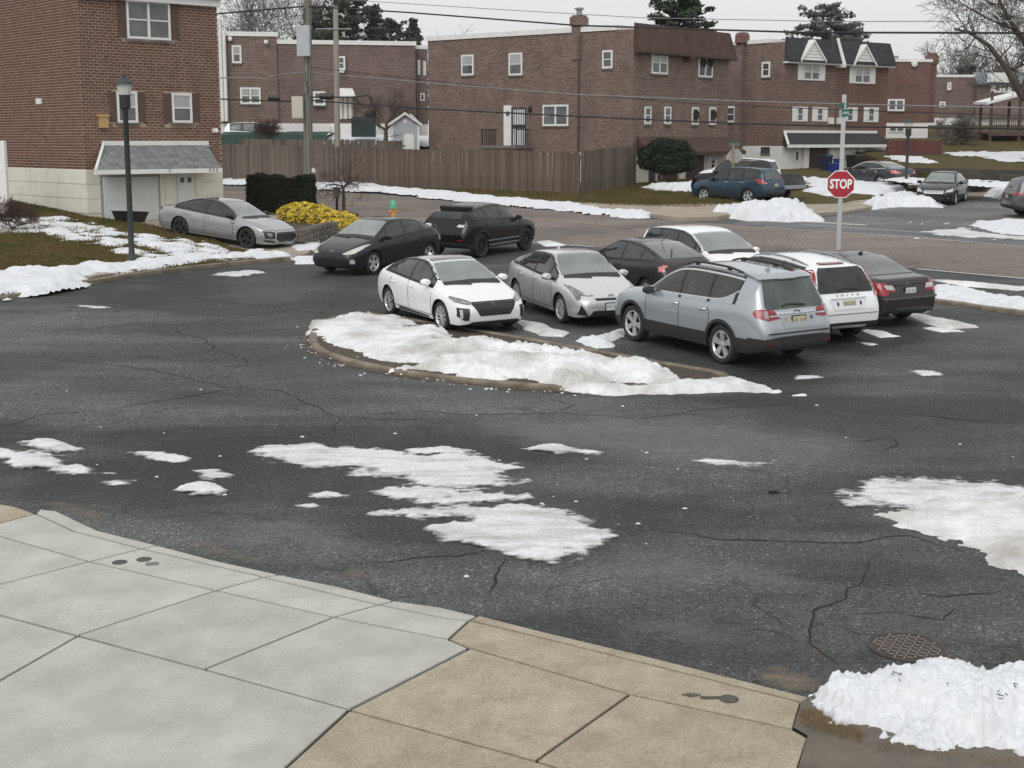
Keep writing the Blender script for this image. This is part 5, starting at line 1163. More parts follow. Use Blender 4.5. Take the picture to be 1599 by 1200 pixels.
# street lamps
def street_lamp(px, py, topy, label, s=1.0):
    p = G(px, py); p.z = lawnZ(p.x, p.y) if px < 400 else p.z; H = AT(px, topy, p.y).z - p.z
    o = empty('street_lamp', p, 0, label, 'street lamp')
    MB().lathe([(.20, -.3), (.20, .06), (.16, .10), (.095, .28), (.085, .5), (.075, H - 1.1), (.09, H - 1.08), (.09, H - .98)], 12).build('post', DKMET, o)
    MB().lathe([(.10, H - 1.0), (.16, H - .96), (.16, H - .62), (.19, H - .6)], 10).build('ballast_housing', BLACK, o)
    MB().lathe([(.17, H - .6), (.235, H - .3), (.0, H - .29)], 8).build('lantern_glass', mat('lantern_glass', (.55, .55, .52), .35), o)
    MB().lathe([(.30, H - .3), (.29, H - .26), (.16, H - .15), (.06, H - .1), (.06, H - .03), (0, H)], 10).build('lantern_cap', DKMET, o)
    return o
street_lamp(207, 424, 115, 'tall dark street lamp on the snowy left kerb')
street_lamp(1414, 303, 183, 'street lamp standing beside the grey saloon across the street')
# yard lantern
p = G(527, 356); zb = zt(p.y) + .2; H = AT(527, 292, p.y).z - zb; o = empty('yard_lantern', (p.x, p.y, zb), 0, 'short black lantern post behind the yellow shrub', 'lantern')
MB().lathe([(.05, -.3), (.045, H - .45), (.07, H - .42)], 8).build('post', BLACK, o); MB().lathe([(.1, H - .42), (.14, H - .08), (0, H - .08)], 4).build('lantern_glass', mat('smoked_lantern', (.07, .07, .07), .3), o)
MB().lathe([(.2, H - .08), (.18, H - .03), (.03, H + .0), (0, H + .05)], 4).build('lantern_cap', BLACK, o); MB().tube([(-.14, 0, H - .95), (.14, 0, H - .95)], .012, 5).build('ladder_bar', BLACK, o)
# hydrant
p = G(614, 342); o = empty('fire_hydrant', p, .4, 'fire hydrant with green cap and orange barrel by the road', 'hydrant')
MB().lathe([(.17, -.1), (.17, .05), (.12, .07), (.12, .42)], 12).build('barrel', HYDO, o); MB().lathe([(.17, .42), (.17, .47), (.14, .48), (.15, .62), (.11, .72), (.04, .76), (.04, .82), (0, .82)], 12).build('bonnet', HYDG, o)
for s_ in (-1, 1): MB().lathe([(.07, .1), (.07, .2), (.05, .21), (0, .21)], 8, Matrix.Translation((0, 0, .3)) @ Matrix.Rotation(s_ * math.pi / 2, 4, 'Y')).build('outlet_cap', HYDO, o)
# stop sign
def text_mesh(s, size, ext=.002, bold=.0):
    c = bpy.data.curves.new('t', 'FONT'); c.body = s; c.size = size; c.align_x = 'CENTER'; c.align_y = 'CENTER'; c.extrude = ext; c.offset = bold; c.resolution_u = 3
    o = bpy.data.objects.new('t', c); COL.objects.link(o); dg = bpy.context.evaluated_depsgraph_get(); dg.update()
    me = bpy.data.meshes.new_from_object(o.evaluated_get(dg)); bpy.data.objects.remove(o); bpy.data.curves.remove(c); return me
def octo(r): return [(r * math.cos(math.pi / 8 + k * math.pi / 4), r * math.sin(math.pi / 8 + k * math.pi / 4)) for k in range(8)]
Ys = 42.0
p = AT(1313, 288, Ys); zb = zt(Ys); pt = AT(1317, 148, Ys).z
o = empty('stop_sign', (p.x, Ys, zb), -.28, 'red stop sign on a grey post behind the parked cars', 'sign')
MB().box((-.062, .0, -.3), (.062, .07, pt - zb)).build('post', GALV, o)
cz = p.z - zb; r_ = 20.6 * Ys / FPX / CP / math.cos(math.pi / 8)
fc_ = MB().prism([(x, z + cz) for x, z in octo(r_)], -.018, -.006, 'y').build('plate', SIGNW, o)
MB().prism([(x, z + cz) for x, z in octo(r_ * .94)], -.022, -.0185, 'y').build('face', REDS, fc_)
me = text_mesh('STOP', .33, .002, .012); lt = link('lettering', me, SIGNW, fc_); lt.rotation_euler = (math.pi / 2, 0, 0); lt.location = (0, -.025, cz - .005); lt.scale = (.80, 1.12, 1)
z1 = AT(1322, 178, Ys).z - zb; z0 = AT(1322, 165, Ys).z - zb
q = MB().box((-.05, -.03, z1 - .08), (.16, -.005, z1 + .13)).build('street_name_plate', GREENS, o)
mb = MB()
for k in range(4): mb.box((-.02 + k * .045, -.033, z1 - .01), (.012 + k * .045, -.0302, z1 + .06))
props(mb.build('street_name', mat('worn_sign_letters', (.35, .5, .44), .5), q), kind='stuff')
q = MB().prism([(-.25, z0 - .08), (.25, z0 - .08), (.25, z0 + .06), (.2, z0 + .10), (-.25, z0 + .06)], -.012, .012, 'y', Matrix.Rotation(1.15, 4, 'Z')).build('street_name_plate', GREENS, o)
MB().box((-.13, .075, z1 - .1), (-.03, .1, z1 + .12)).build('plate_back', GALV, o)
# far stop sign, seen from behind
Y2 = 68.0; p = AT(1149, 244, Y2); b = AT(1143, 326, Y2); zb = zt(Y2)
o = empty('stop_sign', (b.x, Y2, zb), .1, 'back of a far stop sign on a thin tan post beside the blue wagon', 'sign')
MB().box((-.045, 0, -.3), (.045, .06, AT(1148, 226, Y2).z - zb)).build('post', mat('tan_post', (.26, .21, .15), .7), o)
MB().prism([(x + .1, z + p.z - zb) for x, z in octo(.36)], .07, .09, 'y').build('plate', mat('sign_back', (.34, .34, .33), .5, metal=.3), o)
MB().box((-.2, .02, AT(1148, 228, Y2).z - zb), (.32, .04, AT(1148, 223, Y2).z - zb)).build('street_name_plate', mat('sign_dull_green', (.09, .14, .12), .5), o)
# utility poles
Yp = 76.0
p = AT(482, 285, Yp); pa = AT(480, -40, Yp)
up = empty('utility_pole', (p.x, Yp, zt(Yp)), 0, 'thick wooden utility pole carrying a grey cabinet behind the hedge', 'utility pole'); bz = zt(Yp)
dx = pa.x - p.x
MB().tube([(0, 0, -.5), (0, 0, 2), (dx * .5, 0, 6), (dx, 0, pa.z - bz)], [.26, .25, .22, .19], 12).build('shaft', POLEW, up)
a, b = AT(463, 40, Yp - .5), AT(484, 88, Yp - .5)
bx_ = MB().box((a.x - p.x, -.62, b.z - bz), (b.x - p.x, -.25, a.z - bz)).build('cabinet', BOXG, up); MB().box(((a.x + b.x) / 2 - p.x + .02, -.635, b.z - bz + .05), (b.x - p.x - .03, -.622, a.z - bz - .05)).build('cabinet_door', BOXG, bx_)
MB().tube([((a.x + b.x) / 2 - p.x, -.4, a.z - bz), ((a.x + b.x) / 2 - p.x + .05, -.35, a.z - bz + .2), (.0, -.2, a.z - bz + .9)], .03, 6).build('conduit', CABLE, up)
MB().tube([(.05, -.27, 0), (.05, -.27, b.z - bz)], .035, 6).build('conduit', GREYM, up)
a, b = AT(456, 151, Yp - .3), AT(474, 185, Yp - .3)
bx_ = MB().box((a.x - p.x, -.5, b.z - bz), (b.x - p.x, -.15, a.z - bz)).build('cabinet', mat('beige_box', (.55, .54, .46), .6), up); MB().box((a.x - p.x + .04, -.515, b.z - bz + .05), (b.x - p.x - .04, -.502, a.z - bz - .05)).build('cabinet_door', mat('beige_box', (.55, .54, .46), .6), bx_)
MB().tube([(b.x - p.x + .0, -.3, a.z - bz), (b.x - p.x + .25, -.3, a.z - bz + .25), (.0, -.26, a.z - bz + 1.2)], .03, 6).build('conduit', CABLE, up)
MB().lathe([(.1, 0), (.13, .1), (.08, .22), (0, .25)], 8, Matrix.Translation((.28, -.1, 1.1))).build('insulator', WHITE, up)
Yq = 86.0; p2 = AT(527, 243, Yq); q2 = AT(524, 10, Yq)
u2 = empty('utility_pole', (p2.x, Yq, bankZ(p2.x, Yq) - .2), 0, 'thin pale wooden pole right of the thick utility pole', 'utility pole')
MB().tube([(0, 0, -.5), ((q2.x - p2.x) * .5, 0, 5), (q2.x - p2.x, 0, q2.z - u2.location.z)], [.19, .17, .15], 10).build('shaft', POLEP, u2)
MB().tube([(-1.1, -.2, AT(520, 46, Yq).z - u2.location.z), (1.0, -.2, AT(520, 46, Yq).z - u2.location.z)], .03, 5).build('crossbar', GREYM, u2)
# wires
def wire(pts, Ys_, r, m, label, sag=0):
    P = [AT(x, y, Y) for (x, y), Y in zip(pts, Ys_)]; o = []
    for a, b in zip(P, P[1:]):
        k = 14
        for i in range(k):
            t = i / k; q = a.lerp(b, t); q.z -= sag * 4 * t * (1 - t); o.append(q)
    return thing('overhead_cable', MB().tube(o + [P[-1]], r, 5), m, label, 'cable')
wire([(200, 32), (338, 22), (478, 10)], [84, 80, 76], .045, CABLE, 'thick black cable from the roofline to the utility pole top')
wire([(478, 10), (640, 20), (900, 40), (1250, 51), (1650, 52)], [76, 72, 66, 56, 46], .038, CABLE, 'thick black cable running right from the utility pole top')
wire([(478, -4), (760, 14), (1000, 28), (1300, 34), (1650, 33)], [76, 70, 64, 56, 48], .016, CABLEG, 'thin topmost wire crossing the sky')
wire([(300, 125), (345, 122), (395, 122), (412, 123), (440, 116), (480, 113)], [80, 79, 78, 77.5, 77, 76], .03, CABLEG, 'kinked grey cable left of the utility pole')
wire([(480, 113), (660, 129), (900, 148), (1150, 158), (1320, 163), (1650, 170)], [76, 72, 66, 60, 56, 48], .026, CABLEG, 'grey cable running right at upper window height')
wire([(480, 105), (800, 140), (1100, 163), (1320, 172), (1650, 183)], [76, 69, 62, 56, 48], .016, CABLE, 'thin dark wire just under the grey cable')
wire([(300, 153), (345, 155), (430, 158), (482, 158)], [80, 79, 77, 76], .04, CABLE, 'black cable left of the utility pole at lower window height')
wire([(482, 157), (660, 170), (900, 182), (1150, 193), (1320, 198), (1650, 202)], [76, 72, 66, 60, 56, 48], .036, CABLE, 'black cable running right above the fence')
wire([(484, 152), (520, 152), (552, 152), (575, 149), (582, 158), (577, 167), (568, 168), (560, 160), (552, 153)], [75.6] * 9, .04, CABLE, 'looped slack cable beside the utility pole')
for (x0, x1, y), lb in (((418, 438, 153), 'black splice case on the cable left of the pole'), ((498, 521, 150.5), 'black splice case right of the utility pole')):
    a, b = AT(x0, y, 75.6), AT(x1, y + 1, 75.6); mb = MB(); mb.tube([a, a.lerp(b, .04), a.lerp(b, .06), a.lerp(b, .94), a.lerp(b, .96), b], [.05, .12, .17, .17, .12, .05], 8); thing('splice_case', mb, BLACK, lb, 'splice case')
# ================================================================ PLANTS
def grow(mb, p, d, r, l, lev, rr, spread=.55, up=.15, kids=(2, 3), sides=5, minr=.012, curve=.18):
    n = 4 if lev > 1 else 3; pts = [p]; rs = [r]; q = p.copy(); dd = d.copy()
    for i in range(n):
        dd = (dd + Vector((rr.gauss(0, curve), rr.gauss(0, curve), rr.gauss(0, curve) + up * .25))).normalized(); q = q + dd * (l / n); pts.append(q.copy()); rs.append(max(minr * .6, r * (1 - .42 * (i + 1) / n)))
    mb.tube(pts, rs, max(3, sides), cap=False)
    if lev <= 0: return
    for k in range(rr.randint(*kids) + (1 if lev > 2 else 0)):
        i = rr.randint(1, n); a = dd.orthogonal().normalized(); a.rotate(Matrix.Rotation(rr.uniform(0, 6.283), 3, dd))
        nd = (pts[i] - pts[i - 1]).normalized() * (1 - spread * .5) + a * spread * rr.uniform(.6, 1.3) + Vector((0, 0, up)); nd.normalize()
        grow(mb, pts[i], nd, max(minr, rs[i] * rr.uniform(.5, .72)), l * rr.uniform(.58, .85), lev - 1, rr, spread, up, kids, max(3, sides - 1), minr, curve)
    grow(mb, pts[-1], dd, max(minr, rs[-1] * .8), l * .72, lev - 1, rr, spread, up, kids, max(3, sides - 1), minr, curve)
def bare_tree(px, py, Y, hgt, label, r=.22, lev=5, m=BARKF, seed=0, lean=(0, 0), group=None, spread=.6, zb=None, minr=.014, trunk=.28, up=.15, kids=(2, 3)):
    p = AT(px, py, Y); z = zb if zb is not None else zt(Y); rr = random.Random(seed); o = empty('bare_tree', (p.x, Y, z), 0, label, 'tree', group)
    tr = MB(); pts = [Vector((0, 0, -.5)), Vector((lean[0] * .3, lean[1] * .3, hgt * trunk * .5)), Vector((lean[0], lean[1], hgt * trunk))]
    tr.tube(pts, [r * 1.25, r, r * .85], 8); tr.build('trunk', m, o)
    cr = MB()
    for k in range(3 + (seed % 2)):
        a = k * 2.1 + rr.uniform(-.5, .5); d = Vector((math.cos(a) * spread, math.sin(a) * spread, .9)).normalized(); grow(cr, pts[-1] - Vector((0, 0, r * .5)), d, r * .62, hgt * .28, lev, rr, spread, up, kids, minr=minr)
    cr.build('crown', m, o, fix=False); return o
def leafball(mb, c, rad, n, size, rr, flat=1.0, shell=.45):
    for _ in range(n):
        d = Vector((rr.gauss(0, 1), rr.gauss(0, 1), rr.gauss(0, 1))).normalized(); k = shell + (1 - shell) * rr.random() ** .5
        p = Vector(c) + Vector((d.x * rad[0], d.y * rad[1], d.z * rad[2])) * k
        a = Vector((rr.gauss(0, 1), rr.gauss(0, 1), rr.gauss(0, .8))).normalized(); b = a.orthogonal().normalized(); s = size * rr.uniform(.6, 1.4)
        mb.v += [tuple(p - a * s), tuple(p + b * s * .5), tuple(p + a * s), tuple(p - b * s * .5)]; i = len(mb.v) - 4; mb.f.append((i, i + 1, i + 2, i + 3)); mb.sm.append(False)
def conifer(px, Y, topy, wid, label, m=NEED, seed=0, dens=1.0, group=None, basez=None, shape='cone', low=.15):
    rr = random.Random(seed); z0 = basez if basez is not None else zt(Y); p = AT(px, topy, Y); H = p.z - z0; o = empty('pine_tree', (p.x, Y, z0), 0, label, 'tree', group)
    MB().tube([(0, 0, -.5), (0, 0, H * .5), (0, 0, H * .97)], [H * .022, H * .014, .03], 7).build('trunk', BARK, o)
    mb = MB(); br = MB(); lv = int(H * 2.0 * dens)
    for i in range(lv):
        t = low + (1 - low) * i / lv; z = H * t
        R_ = wid * ((1 - t) ** .75 * 1.02 if shape == 'cone' else math.sin(math.pi * min(1, (t - low) / (1 - low) * .85 + .13)) ** .6) * rr.uniform(.75, 1.1)
        for k in range(rr.randint(4, 6)):
            a = rr.uniform(0, 6.283); L_ = R_ * rr.uniform(.65, 1.08); e = Vector((math.cos(a) * L_, math.sin(a) * L_, z + L_ * rr.uniform(-.05, .3) + .1)); s_ = Vector((0, 0, z)); br.tube([s_, s_.lerp(e, .6), e], [.05, .03, .012], 3, cap=False)
            for q in range(max(3, int(L_ * 2.6 * dens))):
                u = .3 + .72 * rr.random(); c = s_.lerp(e, u); leafball(mb, c, (.32, .32, .2), 13, .17, rr)
    br.build('branches', BARK, o, fix=False); mb.build('crown', m, o, fix=False); return o
# tall background pines and the dark evergreen mass
conifer(1062, 108, -75, 6.0, 'big dark pine above the roof of the middle brick house', seed=1, dens=1.5, low=.3)
conifer(1292, 122, 8, 4.2, 'grey-green round-topped pine behind the dormered houses', NEEDG, 2, 1.1, shape='round', low=.35); conifer(1330, 128, 45, 2.6, 'lower grey-green pine right of the round-topped one', NEEDG, 3, .9, shape='round', low=.4)
for k, (x, t, wd, lb) in enumerate(((505, 18, 4, 'leftmost dark evergreen behind the brick row'), (545, -8, 4.5, 'tallest dark evergreen behind the brick row'), (585, 8, 4, 'dark evergreen with ragged top right of the tallest'), (610, 30, 3.2, 'dark evergreen between the tall group and the small one'), (645, 28, 2.8, 'small pointed evergreen at the right end of the row roof'))):
    conifer(x, 125 + k * 3, t, wd, lb, mat('dark_evergreen', (.034, .038, .03), .95, col2=(.065, .068, .055), nscale=.5), 10 + k, 1.0, 'evergreens behind the brick row', low=.25, shape='cone' if k in (4, 2) else 'round')
for k, (x, y, H, lb) in enumerate(((365, 150, 14, 'spreading bare tree left above the brick row'), (430, 150, 16, 'tall bare tree behind the grey pole cabinet'), (480, 150, 15, 'bare tree right behind the thick utility pole'), (690, 150, 13, 'hazy bare tree above the gap left of the middle house'), (735, 150, 11, 'small hazy bare tree over the middle house parapet'))):
    bare_tree(x, y, 128 + 4 * k, H, lb, .3, 5 if k < 2 else 4, BARKF, 30 + k, spread=.75, minr=.020, kids=(2, 2) if k < 3 else (2, 3), group='bare trees behind the houses')
bare_tree(942, 150, 150, 11.5, 'small fine bare tree right of the brick chimney', .2, 5, BARKF, 41, spread=.5, minr=.02)
bare_tree(1500, 200, 170, 13, 'faint bare tree behind the farthest roof', .25, 5, BARKF, 42, spread=.7, minr=.03)
# big bare tree leaning in from the right edge
p = AT(1640, 230, 92); o = empty('bare_tree', (p.x, 92, zt(92)), 0, 'large bare tree reaching in from the right edge', 'tree'); rr = random.Random(77)
MB().tube([(0, 0, -.5), (-.2, 0, 2.5), (-.9, 0, 4.5)], [.42, .36, .32], 10).build('trunk', BARK, o); cr = MB()
def limb(pts, r0, r1, lev, n):
    P = [AT(x, y, Y) - o.location for x, y, Y in pts]; k = len(P); cr.tube(P, [r0 + (r1 - r0) * i / (k - 1) for i in range(k)], 7, cap=False)
    for i in range(1, k):
        for q in range(n):
            s_ = P[i - 1].lerp(P[i], rr.random()); d = (P[i] - P[i - 1]).normalized(); a = Vector((rr.gauss(0, 1), rr.gauss(0, .7), rr.gauss(.35, .8))); grow(cr, s_, (d * .6 + a * .55).normalized(), max(.03, r1 * .75), rr.uniform(1.2, 2.2), lev, rr, .6, .12, (2, 3), 4, .013)
limb([(1625, 175, 92), (1594, 148, 92), (1570, 105, 91.5), (1545, 72, 91), (1515, 52, 90.5), (1490, 45, 90)], .26, .06, 3, 3)
limb([(1594, 148, 92), (1615, 100, 92), (1599, 62, 92), (1575, 30, 91), (1560, 0, 91), (1545, -30, 91)], .22, .07, 3, 3)
limb([(1570, 105, 91.5), (1585, 108, 92), (1610, 95, 93)], .12, .06, 3, 3); limb([(1599, 62, 92), (1580, 45, 92), (1540, 28, 91), (1500, 5, 91)], .12, .04, 3, 3); limb([(1640, 60, 92), (1620, 20, 92), (1600, -20, 92)], .15, .08, 3, 3)
cr.build('crown', BARK, o, fix=False)
bare_tree(603, 230, 89, 4.2, 'small bare tree in front of the white shed wall', .13, 4, BARK, 50, spread=.7, zb=AT(603, 228, 89).z - .3, minr=.012, trunk=.3)
bare_tree(537, 330, 63, 2.7, 'low reddish weeping tree beside the yard lantern', .07, 4, BARKR, 51, spread=1.15, minr=.006, trunk=.42, up=-.05, kids=(2, 2))
p = AT(15, 300, 47); bare_tree(15, 300, 47, 1.6, 'leafless reddish shrub by the white vinyl fence', .03, 4, BARKR, 52, spread=1.0, zb=lawnZ(p.x, 47), minr=.006, trunk=.08, kids=(3, 4))
bare_tree(418, 215, 93.5, 2.2, 'bare brownish shrub before the back row foundation', .04, 4, BARKR, 53, spread=.9, zb=AT(418, 222, 93.5).z, minr=.008, trunk=.08, kids=(3, 4))
bare_tree(1497, 235, 108, 3.4, 'pale arching bare shrub before the farthest house', .06, 4, BARKF, 54, spread=1.0, minr=.02, trunk=.1, kids=(3, 4), zb=farZ(AT(1497, 235, 108).x, 108))
# clipped hedge, yellow shrub, dark yew
def shrub(name, label, blobs, m, size, dens, seed, stem=None, inner=None):
    rr = random.Random(seed); c0 = Vector(blobs[0][0]); o = empty(name, (c0.x, c0.y, zt(c0.y)), 0, label, 'shrub'); mb = MB(); core = MB()
    for c, rad in blobs:
        cc = Vector(c) - o.location
        leafball(mb, cc, rad, int(dens * (rad[0] * rad[1] + rad[1] * rad[2] + rad[0] * rad[2])), size, rr, shell=.8)
        core.lathe([(0, -1)] + [(math.cos(a), math.sin(a)) for a in (-1.1, -.6, -.1, .4, .9, 1.3)] + [(0, 1)], 10, Matrix.Translation(cc) @ Matrix.Diagonal((rad[0] * .82, rad[1] * .82, rad[2] * .82, 1)))
    mb.build('foliage', m, o, fix=False); core.build('inner_twigs', inner or m, o, fix=False)
    if stem: stem(o)
    return o
a, b = AT(391, 330, 60.0), AT(490, 330, 60.0); zb_ = AT(440, 333, 60).z; ztop = AT(440, 277, 60).z; hh = (ztop - zb_) / 2
rr = random.Random(4); hd = empty('hedge', ((a.x + b.x) / 2, 60, zb_), 0, 'dark clipped box hedge by the driveway', 'hedge'); mb = MB(); wx = (b.x - a.x) / 2
for _ in range(15000):
    f = rr.randrange(3); u, v = rr.uniform(-1, 1), rr.uniform(-1, 1); k = 1 - abs(rr.gauss(0, .05))
    q = [(u * wx, -.8 * k, v), (u * wx, v * .8, k), ((1 if v > 0 else -1) * wx * k, u * .8, v)][f]
    if f == 2: q = (wx * k * rr.choice((-1, 1)), u * .8, v)
    e = min(1, 1.9 - (abs(q[0] / wx) ** 4 + abs(q[1] / .8) ** 4 + abs(q[2]) ** 4) * .33); p_ = Vector((q[0] * e + fbm(u * 3, v * 3, 1, 2, f) * .1, q[1] * e, hh + q[2] * hh * e + fbm(q[0], q[1], 1.5, 3, 7) * .2))
    d = Vector((rr.gauss(0, 1), rr.gauss(0, 1), rr.gauss(0, 1))).normalized(); s_ = .05 * rr.uniform(.6, 1.5); n_ = d.orthogonal().normalized()
    i = len(mb.v); mb.v += [tuple(p_ - d * s_), tuple(p_ + n_ * s_ * .6), tuple(p_ + d * s_), tuple(p_ - n_ * s_ * .6)]; mb.f.append((i, i + 1, i + 2, i + 3)); mb.sm.append(False)
mb.build('foliage', HEDGE, hd, fix=False); MB().box((-wx * .9, -.7, -.3), (wx * .9, .7, hh * 1.85)).build('inner_twigs', HEDGE, hd)
bl = []
for x, y, Y, r_ in ((452, 335, 55, .5), (463, 333, 55.3, .55), (478, 334, 55, .6), (495, 338, 54.6, .62), (510, 343, 54, .6), (524, 348, 53.4, .6), (538, 353, 53, .58), (549, 357, 52.6, .45), (470, 340, 54.4, .55), (500, 347, 53.6, .5), (530, 357, 52.5, .45), (536, 347, 54, .55), (547, 353, 53.4, .5), (557, 361, 52.4, .42), (543, 362, 52, .42), (516, 355, 52.6, .45), (486, 343, 54, .5)):
    p = AT(x, y, Y); bl.append(((p.x, p.y, p.z), (r_, r_ * .9, r_ * .75)))
shrub('evergreen_shrub', 'bright golden yellow shrub above the low stone wall', bl, YELL, .06, 900, 5, inner=mat('shrub_core', (.12, .09, .02), .9))
bl = []
for x, y, Y, rx, rz in ((1040, 250, 78, 1.35, .65), (1020, 243, 78, .9, .6), (1060, 245, 78, .95, .65), (1042, 232, 78, 1.1, .5), (1070, 256, 77.8, .7, .4), (1012, 254, 77.8, .6, .4), (1045, 262, 77.6, 1.0, .35), (1030, 226, 78, .5, .35), (1062, 229, 78, .5, .35)):
    p = AT(x, y, Y); bl.append(((p.x, p.y, p.z), (rx, rx * .8, rz)))
def yst(o):
    p = AT(1030, 288, 78) - o.location; q = AT(1036, 262, 78) - o.location; mb = MB(); mb.tube([p + Vector((0, 0, -.4)), p.lerp(q, .5) + Vector((-.12, 0, 0)), q], [.14, .12, .1], 7)
    for dx_ in (-.8, -.3, .4, .9): mb.tube([p.lerp(q, .7), q + Vector((dx_, 0, .5))], [.08, .04], 5)
    mb.build('trunk', BARK, o)
shrub('evergreen_shrub', 'broad dark yew on a bare trunk before the brown canopy', bl, YEW, .11, 420, 6, yst)
# ================================================================ CARS
def pchip(pts):
    xs = [p[0] for p in pts]; ys = [p[1] for p in pts]; n = len(xs); h = [xs[i + 1] - xs[i] for i in range(n - 1)]; dl = [(ys[i + 1] - ys[i]) / h[i] for i in range(n - 1)]
    m = [dl[0]] + [0 if dl[i - 1] * dl[i] <= 0 else 3 * (h[i - 1] + h[i]) / ((2 * h[i] + h[i - 1]) / dl[i - 1] + (h[i] + 2 * h[i - 1]) / dl[i]) for i in range(1, n - 1)] + [dl[-1]]
    def f(x):
        if x <= xs[0]: return ys[0]
        if x >= xs[-1]: return ys[-1]
        i = 0
        while x > xs[i + 1]: i += 1
        t = (x - xs[i]) / h[i]; a = 1 - t
        return ys[i] * a * a * (1 + 2 * t) + ys[i + 1] * t * t * (3 - 2 * t) + h[i] * (m[i] * t * a * a - m[i + 1] * t * t * a)
    return f
def paint(name, c, metal=.0, rough=.32):
    m = mat('paint_' + name, c, rough * .8 if max(c) > .12 else .14, metal=metal, coat=.6 if max(c) > .12 else 0, spec=.5 if max(c) > .12 else .42)
    if not m.get('dirt'):
        m['dirt'] = 1; n, k, P = nodes_of(m)         # winter road film, heavier low on the body
        t = n.new('ShaderNodeTexCoord').outputs['Object']; nz = n.new('ShaderNodeTexNoise'); nz.inputs['Scale'].default_value = 2.2; nz.inputs['Detail'].default_value = 7; k(t, nz.inputs['Vector'])
        s_ = n.new('ShaderNodeSeparateXYZ'); k(t, s_.inputs[0]); r1 = n.new('ShaderNodeMapRange'); r1.inputs['From Min'].default_value = 1.0; r1.inputs['From Max'].default_value = .2; r1.inputs['To Max'].default_value = .30; k(s_.outputs['Z'], r1.inputs['Value'])
        mu_ = n.new('ShaderNodeMath'); mu_.operation = 'MULTIPLY'; k(r1.outputs[0], mu_.inputs[0]); k(nz.outputs['Fac'], mu_.inputs[1])
        mx = n.new('ShaderNodeMix'); mx.data_type = 'RGBA'; mx.inputs[6].default_value = (*c, 1); mx.inputs[7].default_value = (.06, .057, .053, 1) if max(c) < .12 else (.20, .19, .175, 1); k(mu_.outputs[0], mx.inputs[0]); k(mx.outputs[2], P.inputs['Base Color'])
        r2 = n.new('ShaderNodeMapRange'); r2.inputs['To Min'].default_value = rough * .8 if max(c) > .12 else .13; r2.inputs['To Max'].default_value = .6; k(mu_.outputs[0], r2.inputs['Value']); k(r2.outputs[0], P.inputs['Roughness'])
    return m
def glazing(name, tint, dirt_and_sheen, refl=1.9):
    m = bpy.data.materials.new(name); m.use_nodes = True; MATS[name] = m; n = m.node_tree.nodes; k = m.node_tree.links.new; n.clear()
    tr = n.new('ShaderNodeBsdfTransparent'); tr.inputs[0].default_value = (*tint, 1); gl = n.new('ShaderNodeBsdfGlossy'); gl.inputs['Roughness'].default_value = .01
    df = n.new('ShaderNodeBsdfDiffuse'); df.inputs[0].default_value = (.56, .63, .60, 1)  # milky diffuse veil: sky reflection painted in along with a salt film
    fr = n.new('ShaderNodeFresnel'); fr.inputs[0].default_value = 1.5; mu_ = n.new('ShaderNodeMath'); mu_.operation = 'MULTIPLY'; mu_.inputs[1].default_value = refl; mu_.use_clamp = True; k(fr.outputs[0], mu_.inputs[0])
    t = n.new('ShaderNodeTexCoord').outputs['Object']; nz = n.new('ShaderNodeTexNoise'); nz.inputs['Scale'].default_value = 2.0; nz.inputs['Detail'].default_value = 6; k(t, nz.inputs['Vector']); r = n.new('ShaderNodeMapRange'); r.inputs['To Min'].default_value = dirt_and_sheen * .4; r.inputs['To Max'].default_value = dirt_and_sheen * 1.6; k(nz.outputs['Fac'], r.inputs['Value'])
    m1 = n.new('ShaderNodeMixShader'); k(r.outputs[0], m1.inputs[0]); k(tr.outputs[0], m1.inputs[1]); k(df.outputs[0], m1.inputs[2])
    m2 = n.new('ShaderNodeMixShader'); k(mu_.outputs[0], m2.inputs[0]); k(m1.outputs[0], m2.inputs[1]); k(gl.outputs[0], m2.inputs[2]); o_ = n.new('ShaderNodeOutputMaterial'); k(m2.outputs[0], o_.inputs[0]); return m
GWS = glazing('windscreen_glass', (.80, .86, .83), .27, 2.4); GSD = glazing('side_glass', (.55, .58, .57), .03, 1.5); GRW = glazing('backlight_glass', (.5, .55, .53), .12, 1.9)
TRIM = mat('cabin_trim', (.06, .06, .062), .8, col2=(.09, .09, .09), nscale=4); SEATM = mat('seat_cloth', (.19, .19, .195), .9, col2=(.26, .26, .262), nscale=6); LINER = mat('headliner', (.34, .34, .33), .9)
CGL = mat('car_side_glass', (.012, .013, .013), .03, spec=.5, col2=(.035, .037, .036), nscale=2.5)
CWS = mat('car_windscreen', (.12, .145, .135), .03, spec=.6, col2=(.23, .26, .245), nscale=1.6)
CRW = mat('car_rear_glass', (.045, .056, .053), .03, spec=.6, col2=(.09, .108, .10), nscale=2)
TYRE = mat('tyre', (.016, .016, .017), .85, col2=(.03, .03, .029), nscale=6)
ALLOY = mat('alloy', (.55, .56, .57), .35, metal=.6); ALLOYD = mat('dark_alloy', (.03, .03, .032), .4, metal=.4); WELL = mat('wheel_well', (.006, .006, .006), .9)
CLAD = mat('cladding', (.022, .023, .025), .7); SEAM = mat('panel_gap', (.02, .02, .02), .8); CHR = mat('chrome', (.6, .61, .62), .18, metal=1.0)
RED = mat('tail_red', (.27, .007, .014), .2, coat=.5); REDD = mat('tail_dark_red', (.13, .008, .014), .2, coat=.6); CLEAR = mat('clear_lens', (.55, .57, .58), .12, coat=1, col2=(.3, .31, .32), nscale=9); LENSD = mat('dark_lens', (.06, .065, .07), .1, coat=1, col2=(.25, .26, .27), nscale=8)
